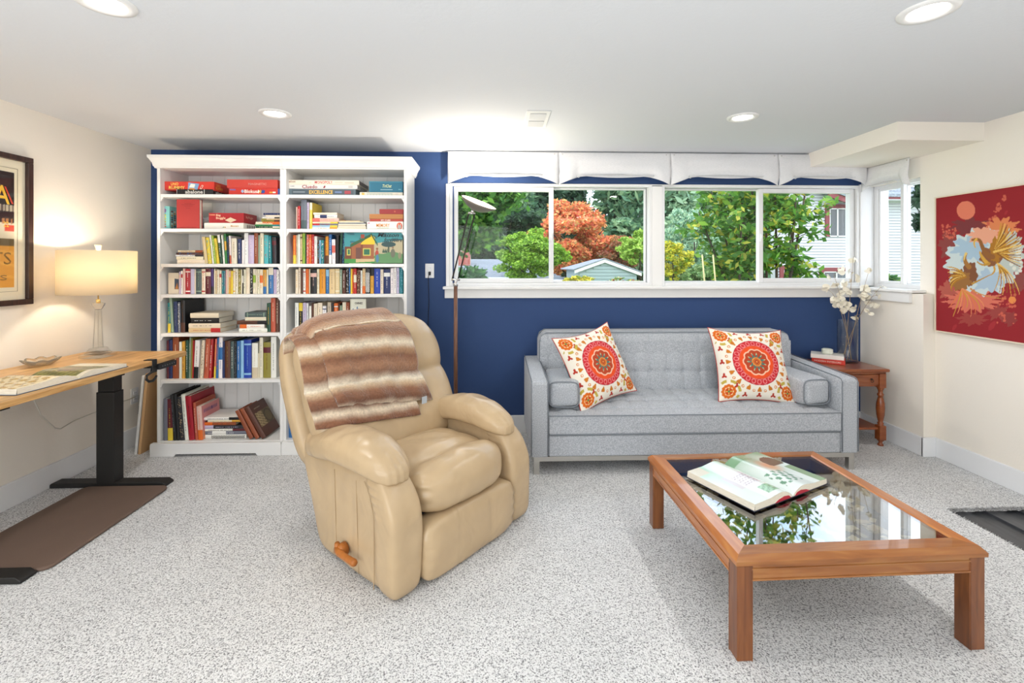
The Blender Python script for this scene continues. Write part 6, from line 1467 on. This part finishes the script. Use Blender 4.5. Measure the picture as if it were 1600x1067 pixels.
def cards(C, size, cols, seed, elong=1.5, droop=0):
    """one mesh of many small folded leaves at the points C (n,3)"""
    g = np.random.RandomState(seed); n = len(C); a = g.normal(size=(n, 3)); a[:, 2] = a[:, 2]*.6-droop; a /= np.linalg.norm(a, axis=1)[:, None]
    b = g.normal(size=(n, 3)); b -= (b*a).sum(1)[:, None]*a; b /= np.linalg.norm(b, axis=1)[:, None]
    s = size*g.uniform(.6, 1.3, n)[:, None]
    V = np.stack([C-a*s*elong*.5, C+b*s*.38, C+a*s*elong*.5, C-b*s*.38], 1).reshape(-1, 3)
    cs = np.array([hexl(c) for c in cols]); ci = cs[g.randint(0, len(cs), n)]*g.uniform(.75, 1.25, n)[:, None]
    return V, np.repeat(ci, 4, 0)
def cards_mesh(name, C, size, cols, seed, parent, **kw):
    V, cc = cards(C, size, cols, seed, **kw); n = len(C)
    me = bpy.data.meshes.new(name); me.vertices.add(4*n); me.vertices.foreach_set('co', V.astype(np.float32).ravel())
    me.loops.add(4*n); me.loops.foreach_set('vertex_index', np.arange(4*n, dtype=np.int32)); me.polygons.add(n); me.polygons.foreach_set('loop_start', np.arange(0, 4*n, 4, dtype=np.int32))
    a = me.color_attributes.new('Col', 'FLOAT_COLOR', 'POINT'); A = np.ones((4*n, 4), np.float32); A[:, :3] = cc; a.data.foreach_set('color', A.ravel()); me.update(calc_edges=True)
    return tag(link(name, me, parent, leafm), kind='stuff')
def crown_pts(n, rx, ry, rz, seed, clumps=40, shell=.55, cr=.28):
    g = np.random.RandomState(seed); d = g.normal(size=(clumps, 3)); d /= np.linalg.norm(d, axis=1)[:, None]; rr_ = g.uniform(shell, 1, clumps)[:, None]; cc = d*rr_
    k = g.randint(0, clumps, n); p = g.normal(size=(n, 3)); p /= np.linalg.norm(p, axis=1)[:, None]; p = cc[k]+p*cr*g.uniform(.5, 1, n)[:, None]*[1, 1, .7]
    return p*[rx, ry, rz]
def tree(name, px, Y, pz, rx, rz, n, size, cols, seed, label, ground=0, trunk=.08, cat='tree', group='trees and shrubs outside the window', clumps=40, cr=.28, droop=0, elong=1.5):
    x = X_at(px, Y); zc = Z_at(px, pz, Y); t = thing(name, (x, Y, ground), label, cat, group=group)
    P = crown_pts(n, rx, rx*.9, rz, seed, clumps, cr=cr)+[0, 0, zc-ground]
    cards_mesh('foliage', P, size, cols, seed, t, droop=droop, elong=elong)
    tr = MB(); g = random.Random(seed); tr.tube([(0, 0, 0), (.03*rx, 0, (zc-ground)*.5), (0, 0, zc-ground)], [trunk, trunk*.8, trunk*.4], 8)
    for k in range(7):
        q = g.uniform(0, 2*PI); h0 = (zc-ground)*g.uniform(.45, .8); tr.tube([(0, 0, h0), (rx*.4*math.cos(q), rx*.4*math.sin(q), h0+rz*.5), (rx*.75*math.cos(q), rx*.75*math.sin(q), zc-ground+rz*g.uniform(-.2, .5))], [trunk*.5, trunk*.3, trunk*.12], 5)
    tr.build('trunk', bark, t, smooth=True); return t
def gz(x, y):
    if y < 9: return .55
    if y < 22: return .55-(y-9)*.11
    return -.88+(y-22)*.09
grass_m = ramp_mat('lawn', [(.3, '#4f6b34'), (.6, '#7c9150')], 4, rough=.9)
struct(grid('ground_outside', 60, 60, lambda u, v: (-45+110*u, 4.1+66*v, gz(0, 4.1+66*v)), grass_m))
# dark conifers far behind
def conifer(px, Y, hgt, wid, cols, seed, lab, n=5200):
    x = X_at(px, Y); z0 = gz(x, Y); t = thing('evergreen_tree', (x, Y, z0), lab, 'tree', group='tall evergreens behind the gardens'); g = np.random.RandomState(seed)
    k = g.uniform(0, 1, n)**.8; tier = np.floor(k*16)/16+.02*g.normal(size=n); r = (1-tier)*wid*g.uniform(.25, 1.0, n)**.6*(.75+.25*np.sin(g.randint(0, 7, n))); q = g.uniform(0, 2*PI, n)
    P = np.stack([r*np.cos(q), r*np.sin(q), .06*hgt+tier*hgt*.94-r*.22+g.uniform(-.1, .1, n)], 1)
    cards_mesh('needles', P, .34, cols, seed, t, droop=.5, elong=2.2); MB().tube([(0, 0, 0), (0, 0, hgt*.95)], [.3, .04], 8).build('trunk', bark, t, smooth=True)
DK = ['#3c5c42', '#48694c', '#33503a', '#5c7e58']; MD = ['#6a8f6c', '#7ea276', '#587f60', '#98b486']; BL = ['#86a884', '#9cba94', '#b0caa0', '#74967a']
con = [(640, 33, 13, 3.4, DK), (700, 30, 14, 3.6, DK), (752, 34, 15, 3.6, DK), (800, 31, 13, 3.3, MD), (848, 36, 14, 3.6, DK), (893, 39, 13, 3.2, DK), (962, 34, 14, 3.6, MD), (1008, 31, 13, 3.6, MD), (1052, 30, 13, 3.5, BL), (1095, 34, 14, 3.8, BL), (1140, 38, 14, 3.6, MD), (1190, 36, 15, 3.8, DK), (1245, 38, 13, 3.6, MD), (1500, 26, 13, 3.4, DK), (590, 36, 14, 3.5, DK)]
side_w = ['at the far left', 'behind the brick chimney', 'behind the green mounded tree', 'left of the orange maple', 'behind the left of the orange maple', 'behind the top of the orange maple', 'right of the sky gap', 'at the window mullion', 'behind the yellow shrub', 'behind the near leafy tree', 'behind the many stems', 'behind the leafy tree, right', 'beside the white house', 'beyond the white house', 'beyond the window on the left']
for i, (px, Y, h_, w_, c_) in enumerate(con): conifer(px, Y, h_, w_, c_, 20+i, 'tall %s evergreen %s' % ('dark' if c_ is DK else 'blue-green' if c_ is BL else 'mid-green', side_w[i]))
def filler(px, Y, pz, rx, rz, cols, seed, lab, n=3800, size=.3): tree('evergreen_shrub', px, Y, pz, rx, rz, n, size, cols, seed, lab, gz(0, Y), cat='shrub', group='hedge of dark shrubs below the evergreens', clumps=50)
filler(740, 27, 372, 2.6, 2.0, DK, 61, 'dark shrub mass behind the grey roof, left pane'); filler(790, 28, 360, 2.4, 2.0, DK, 62, 'dark shrub mass between chimney and orange maple')
filler(985, 27, 385, 2.3, 1.6, MD, 63, 'mid-green shrub mass above the shed roof'); filler(1060, 24, 400, 2.2, 2.0, BL, 64, 'pale green shrub mass left of the leafy tree'); filler(1150, 25, 395, 2.6, 2.4, MD, 65, 'green shrub mass behind the leafy tree')
filler(700, 24, 330, 2.0, 2.6, DK, 66, 'dark shrub mass at the window frame, left')
# orange maple and its dull red neighbour
OR = ['#ee9464', '#f2a468', '#e27e5c', '#f4bc80', '#d88a64', '#dcae68', '#d8705a', '#b8a468']
tree('orange_maple', 893, 21, 380, 2.2, 1.80, 26000, .13, OR, 5, 'large orange-red maple in the middle of the view', gz(0, 21), .12, clumps=70, cr=.26)
tree('red_maple', 968, 20, 392, .95, .8, 6000, .12, ['#b07a5c', '#c08a64', '#9a8a60', '#b8705a'], 6, 'dull red low maple right of the orange one', gz(0, 20), .06)
tree('green_tree', 828, 13, 398, 1.02, .66, 17000, .065, ['#8fb53c', '#7aa238', '#a6c850', '#5f8a30', '#93b84a'], 7, 'bright yellow-green mounded tree in the left pane', .1, .05, clumps=60, cr=.26)
tree('pale_shrub', 1000, 17, 388, .75, .6, 3000, .11, ['#a8c858', '#90b850', '#b8d068'], 8, 'light green shrub right of the dull red maple', gz(0, 17), .04)
tree('weeping_shrub', 1085, 14, 378, 1.15, 1.05, 13000, .075, ['#8fb39a', '#a6c4a4', '#78a080', '#b8d0a8'], 9, 'pale silvery green weeping shrub left of the stems', gz(0, 14), .05, droop=1.2)
tree('yellow_shrub', 1052, 10, 408, .40, .42, 2200, .07, ['#d6cc3e', '#e0d84a', '#a8a838', '#c0b83a', '#7a9a3a'], 10, 'yellow-leaved shrub at the left of the second window', .5, .02, cat='shrub')
tree('gold_shrub', 905, 11, 446, .42, .22, 1800, .06, ['#d8c848', '#c0b040', '#e0d868', '#8a9a3c'], 11, 'low golden shrub in front of the little shed', .4, .02, cat='shrub')
tree('rose_shrub', 975, 11, 447, .5, .2, 1400, .06, ['#8fae70', '#a84a48', '#b8a84a', '#6f9a5c', '#d8c898'], 12, 'low mixed shrub with reddish leaves before the shed', .4, .02, cat='shrub')
tree('spiky_plant', 738, 6.4, 440, .18, .16, 500, .09, ['#3f7040', '#5a8a4c', '#2f5a38'], 13, 'small dark spiky plant behind the floor lamp', .7, .015, cat='plant', elong=3)
tree('side_plant', 1384, 6.0, 448, .16, .14, 260, .10, ['#5a8a4c', '#3f6a3c', '#8aa860'], 14, 'small spiky plant outside the narrow side window', .7, .015, cat='plant', elong=3)
for k, (px, pz) in enumerate(((1060, 436), (1090, 432), (1120, 438))): tree('low_shrub', px, 12, pz, .6, .35, 2200, .08, ['#7a9a5c', '#5f8450', '#98b070'], 30+k, 'low green shrub at the sill, %s of three under the weeping shrub' % ('left', 'middle', 'right')[k], .1, .02, cat='shrub')
# overhanging branch, top left of the first window
ov = thing('overhanging_maple', (X_at(640, 7), 7, .55), 'dark green maple branch hanging into the top left pane', 'tree')
g = np.random.RandomState(2); pts = []
for (px, py, r, n) in [(712, 330, .30, 1500), (735, 345, .26, 1100), (760, 318, .24, 900), (790, 312, .20, 500), (715, 370, .24, 900), (750, 372, .16, 350), (770, 360, .12, 160), (700, 300, .35, 1200), (745, 295, .3, 900), (800, 300, .16, 250)]:
    c = np.array([X_at(px, 7)-ov.location.x, 0, Z_at(px, py, 7)-.55]); d = g.normal(size=(n, 3)); pts.append(c+d*r*.5)
cards_mesh('foliage', np.concatenate(pts), .085, ['#4a7a34', '#5c8f3c', '#3c6a30', '#7aa848'], 3, ov)
tr = MB().tube([(0, 0, 0), (-.2, 0, 1.5), (-.1, 0, 2.6)], [.12, .1, .08], 8)
for (px, py) in [(712, 330), (735, 345), (790, 312), (750, 372)]: tr.tube([(-.1, 0, 2.6), ((X_at(px, 7)-ov.location.x)*.5, 0, 2.4), (X_at(px, 7)-ov.location.x, 0, Z_at(px, py, 7)-.55)], [.04, .025, .008], 5)
tr.build('trunk', bark, ov, smooth=True)
# near leafy tree with many stems: individual leaves in front, the rest massed
YT = 6.0; nx = X_at(1205, YT); nt_ = thing('leafy_tree', (nx, YT, .55), 'many-stemmed tree with broad green leaves close to the window', 'tree')
g = random.Random(11); st_ends = []
stems = [(1212, 440, 1205, 200), (1206, 440, 1165, 220), (1216, 440, 1250, 210), (1204, 440, 1140, 260), (1220, 440, 1290, 250), (1200, 440, 1185, 240), (1224, 440, 1232, 270), (1175, 440, 1160, 300), (1170, 440, 1120, 290), (1165, 440, 1095, 330), (1150, 440, 1140, 340)]
tm = MB(); P_all = []
for i, (bx_, by_, ex, ey) in enumerate(stems):
    y0 = g.uniform(-.25, .25); A_ = Vector((X_at(bx_, YT)-nx, y0*.3, 0)); B_ = Vector((X_at(ex, YT)-nx, y0+g.uniform(-.3, .3), Z_at(ex, ey, YT)-.55))
    mid_ = A_.lerp(B_, .45)+Vector((g.uniform(-.08, .08), 0, .15)); pts = [A_*(1-q)**2+mid_*2*q*(1-q)+B_*q*q for q in np.linspace(0, 1, 10)]
    tm.tube(pts, [.020-.014*q for q in np.linspace(0, 1, 10)], 6)
    for k in range(9):
        q = g.uniform(.35, 1); p = pts[int(q*9)]; e = p+Vector((g.uniform(-.42, .42), g.uniform(-.35, .3), g.uniform(-.02, .38))); tm.tube([p, (p+e)/2+Vector((0, 0, .03)), e], [.006, .004, .002], 4); P_all += [p.lerp(e, s) for s in (.35, .6, .8, 1)]
tm.build('stem', bark, nt_, smooth=True)
leaf_c = bpy.data.materials.new('broad_leaf'); leaf_c.use_nodes = True; ln_ = leaf_c.node_tree; b_ = ln_.nodes['Principled BSDF']; b_.inputs['Roughness'].default_value = .4
oi = N(ln_, 'ShaderNodeObjectInfo'); rp = N(ln_, 'ShaderNodeValToRGB'); els = rp.color_ramp.elements; els.new(.5); els.new(.85)
for i, (p_, c_) in enumerate([(0, '#3f7032'), (.55, '#5d8c3a'), (.88, '#86a843'), (1, '#ccc048')]): els[i].position = p_; els[i].color = (*s2l(c_), 1)
ln_.links.new(oi.outputs['Random'], rp.inputs['Fac']); ln_.links.new(rp.outputs['Color'], b_.inputs['Base Color']); tl = N(ln_, 'ShaderNodeBsdfTranslucent'); ln_.links.new(rp.outputs['Color'], tl.inputs['Color']); mx = N(ln_, 'ShaderNodeMixShader'); mx.inputs[0].default_value = .4
ln_.links.new(b_.outputs[0], mx.inputs[1]); ln_.links.new(tl.outputs[0], mx.inputs[2]); ln_.links.new(mx.outputs[0], ln_.nodes['Material Output'].inputs[0])
lm = MB(); out = [(0, 0), (.022, .018), (.030, .045), (.022, .08), (0, .105)]
lm.add([(0, 0, 0), (0, .03, -.003), (0, .06, -.005), (0, .105, -.012), (.022, .018, .006), (.030, .045, .008), (.022, .08, .002), (-.022, .018, .006), (-.030, .045, .008), (-.022, .08, .002)],
       [(0, 4, 5, 1), (1, 5, 6, 2), (2, 6, 3), (0, 1, 8, 7), (1, 2, 9, 8), (2, 3, 9)]); leaf_me = lm.mesh('leaf', fix=False); leaf_me.materials.append(leaf_c)
cand = [p for p in P_all if Z_at(1150, 445, YT)-.55 < p.z < Z_at(1150, 285, YT)-.55 and p.x < X_at(1330, YT)-nx]
g.shuffle(cand); front = sorted(cand, key=lambda p: p.y)[:300]
for p in front:
    o = bpy.data.objects.new('leaf', leaf_me); COL.objects.link(o); o.parent = nt_; o.location = p; o.rotation_euler = (g.uniform(-1.4, .2), g.uniform(-.6, .6), g.uniform(0, 2*PI)); s = g.uniform(.7, 1.25); o.scale = (s, s, s)
rest = np.array([tuple(p) for p in P_all+[q+Vector((g.uniform(-.12, .12), g.uniform(-.1, .2), g.uniform(-.1, .12))) for q in P_all for _ in range(9)]]); rest = rest[(rest[:, 0] < X_at(1300, YT)-nx)]
cards_mesh('leaf_mass', rest, .075, ['#4f8030', '#6a983a', '#82a842', '#3f6a2c', '#b4b446', '#5a8a34', '#48762f'], 15, nt_)
for px in (1103, 1120):
    o = MB().tube([(X_at(px-6, 5.2), 5.2, Z_at(px-6, 398, 5.2)), (X_at(px+6, 5.2), 5.2, .55)], .008, 6).build('bamboo_stake', mat('bamboo', '#d8c890', .6), smooth=True); tag(o, 'pale bamboo garden stake, %s of the two' % ('left' if px < 1110 else 'right'), 'stake')

# neighbour's low house with chimney, shed
shingle = ramp_mat('grey_shingle', [(.35, '#6d747c'), (.65, '#969da5')], 30, (1, 1, 1), 4, rough=.9)
def quadbox(mb, P, d): mb.add(P+[(x, y, z-d) for x, y, z in P], [(0, 1, 2, 3), (7, 6, 5, 4), (0, 4, 5, 1), (1, 5, 6, 2), (2, 6, 7, 3), (3, 7, 4, 0)])
nh = thing('neighbour_house', (0, 16, 0), 'low neighbouring house with grey shingle roof seen in the left pane', 'house')
x0, x1 = X_at(640, 16), X_at(868, 16); zt = Z_at(740, 405, 19); ze = Z_at(740, 434, 15.0)
mb = MB(); quadbox(mb, [(x0, -1, ze), (x1+.2, -1, ze-.02), (X_at(800, 19), 3, zt), (x0-.5, 3, zt)], .1); mb.build('roof', shingle, nh)
for k in range(14):
    q = k/14; zz = ze+(zt-ze)*q; yy = -1+4*q; xr = (x1+.2)*(1-q)+X_at(800, 19)*q; MB().box(x0-.4, xr, yy-.0, yy+.05, zz-.002, zz+.022).build('shingle_course', shingle, nh)
MB().box(x0, X_at(815, 15), -1.06, -.98, ze-.16, ze+.01).build('fascia', white_paint, nh); MB().box(x0, x1, -.8, 2.5, -1, ze-.08).build('house_wall', mat('house_grey', '#c8ccd0', .8), nh)
cx_ = X_at(725, 17.5); ch = thing('brick_chimney', (cx_, 17.6, 0), 'red brick chimney on the grey roof behind the floor lamp', 'chimney'); zc0, zc1 = Z_at(725, 408, 17.6), Z_at(725, 388, 17.6)
MB().box(-.24, .24, -.2, .2, 0, zc1-.06).build('chimney_core', mat('mortar', '#b09a8e', .9), ch); MB().box(-.28, .28, -.24, .24, zc1-.06, zc1).build('chimney_cap', mat('cap_stone', '#9a8a82', .9), ch)
br_m = mat('brick', '#a8584c', .9, var=(10, .2)); bme = MB().box(0, .112, 0, .03, 0, .058).mesh('brick'); bme.materials.append(br_m); z = zc0-.2; r0 = 0
while z < zc1-.12:
    for k in range(4):
        o = bpy.data.objects.new('brick', bme); COL.objects.link(o); o.parent = ch; o.location = (-.24+k*.12+(.0 if r0 % 2 else .004), -.212, z)
    z += .072; r0 += 1
sg = thing('garden_shed', (X_at(950, 14), 14, 0), 'small grey-blue gabled shed with white rake boards', 'shed'); sx = sg.location.x
ax, az = X_at(944, 14)-sx, Z_at(944, 405, 14); lx, lz = X_at(897, 14)-sx, Z_at(897, 422, 14); rx_, rz_ = X_at(1001, 14)-sx, Z_at(1001, 426, 14)
sid = mat('shed_siding', '#9fb0b0', .8); MB().prism([(lx+.15, -.9), (rx_-.12, -.9), (rx_-.12, rz_+.02), (ax, az-.06), (lx+.15, lz+.02)], 'y', 0, 2.5).build('shed_wall', sid, sg)
for k in range(9):
    zz = az-.12-k*.1; half = (az-zz)/(az-rz_) if zz > rz_ else 1; xl = max(ax-(ax-lx)*half, lx)+.16; xr = min(ax+(rx_-ax)*half, rx_)-.14
    if xr > xl+.05: MB().box(xl, xr, -.025, 0, zz-.085, zz).build('siding_board', sid, sg, bevel=.004)
for nm_, P in (('rake_board', [(lx, lz), (ax, az), (ax, az-.10), (lx, lz-.10)]), ('rake_board', [(ax, az), (rx_, rz_), (rx_, rz_-.10), (ax, az-.10)])): MB().prism(P, 'y', -.1, -.05).build(nm_, white_paint, sg)
mb = MB(); quadbox(mb, [(ax, -.12, az+.03), (rx_+.03, -.12, rz_+.03), (rx_+.5, 3, rz_+.03), (ax+.3, 3, az+.03)], .03); mb.build('roof_slope', shingle, sg); mb = MB(); quadbox(mb, [(lx-.03, -.12, lz+.03), (ax, -.12, az+.03), (ax+.3, 3, az+.03), (lx, 3, lz+.03)], .03); mb.build('roof_slope', shingle, sg)
car = thing('parked_car', (X_at(872, 15), 15, .05), 'top of a pale parked car just above the sill, left of shed', 'car')
def carfn(a, b, c, x, y, z): return (x*(1-.25*max(0, c)), y, z+.0)
zc_ = Z_at(872, 436, 15)-.05
soft('cabin', (.42, .7, .25), mat('car_paint', '#c8ccd2', .2, metal=.3), car, p=3, n=12, fn=lambda a, b, c, x, y, z: (x*(1-.25*max(0, c)), y, z+zc_-.25)); soft('body', (.9, .8, .3), MATS['car_paint'], car, p=5, n=12, fn=lambda a, b, c, x, y, z: (x, y, z+zc_-.6))
# white clapboard house on the right
wh = thing('white_house', (X_at(1225, 14), 14, 0), 'white clapboard house with dark red trim on the right', 'house'); hx0 = wh.location.x; HR = X_at(1500, 14)-hx0
siding = mat('white_siding', '#c9cacf', .8); redtrim = mat('dark_red_trim', '#7d3a3e', .6); zt1 = Z_at(1400, 309, 14)
MB().box(-.3, HR, 0, .2, -1, zt1+.6).build('house_wall', siding, wh)
bd = MB(); z = .5; k = 0
while z < zt1+.5:
    bd.box(-.3, HR, -.045, 0, z, z+.064); z += .088
tag(bd.build('siding_boards', siding, wh), kind='stuff')
def hwin(pa, pb, ya, yb, bars=1, blinds=False, dark='#3c4246'):
    xa, xb, za, zb = X_at(pa, 14)-hx0, X_at(pb, 14)-hx0, Z_at(pb, yb, 14), Z_at(pb, ya, 14); t = .12
    f = MB().box(xa-t, xb+t, -.10, 0, zb, zb+t).box(xa-t, xa, -.10, 0, za, zb).box(xb, xb+t, -.10, 0, za, zb).build('window_frame', redtrim, wh)
    MB().box(xa, xb, -.06, -.01, za, zb).build('pane', mat('dark_pane', dark, .1, spec=.8), f)
    ws = MB().box(xa, xb, -.085, -.06, za, za+.03).box(xa, xb, -.085, -.06, zb-.03, zb).box(xa, xa+.03, -.085, -.06, za, zb).box(xb-.03, xb, -.085, -.06, za, zb)
    for q in range(bars): m_ = xa+(xb-xa)*(q+1)/(bars+1); ws.box(m_-.018, m_+.018, -.085, -.06, za, zb)
    ws.build('sash', white_vinyl, f)
hwin(1293, 1345, 326, 370, 3); hwin(1284, 1345, 424, 440, 2); hwin(1222, 1238, 421, 440, 1)
# gable with a red rake on the left, eave and shingle roof seen through the side window
P0, P1 = (X_at(1296, 13.5)-hx0, Z_at(1296, 299, 13.5)), (X_at(1345, 13.5)-hx0, Z_at(1345, 315, 13.5))
MB().prism([(P0[0], P0[1]), (P1[0], P1[1]), (P1[0], P1[1]-.16), (P0[0], P0[1]-.16)], 'y', -.5, -.42).build('rake_board', redtrim, wh)
mb = MB(); quadbox(mb, [(P0[0]-1, -.55, P0[1]+.42), (P1[0]+.0, -.55, P1[1]+.04), (P1[0], .3, P1[1]+.04), (P0[0]-1, .3, P0[1]+.42)], .06); mb.build('gable_roof', shingle, wh)
ex0 = X_at(1352, 13.4)-hx0; ze = Z_at(1390, 311, 13.4); MB().box(ex0, HR+1, -.62, -.55, ze-.0, ze+.12).build('eave_fascia', redtrim, wh); MB().box(ex0, HR+1, -.6, 0, ze-.03, ze+.0).build('soffit_board', siding, wh)
mb = MB(); quadbox(mb, [(ex0, -.66, ze+.12), (HR+1, -.66, ze+.12), (HR+1, 3, ze+1.9), (ex0, 3, ze+1.9)], .06); mb.build('eave_roof', shingle, wh)
for k in range(12): q = k/12; MB().box(ex0, HR+1, -.66+3.66*q, -.60+3.66*q, ze+.12+1.78*q, ze+.15+1.78*q).build('shingle_course', shingle, wh)
tree('hanging_conifer', 1462, 5.4, 318, .22, .34, 1500, .07, ['#2f4a34', '#3c5a3c', '#26402e'], 41, 'dark conifer branch hanging outside the side window', .55, .03, droop=1.0, elong=2.4)
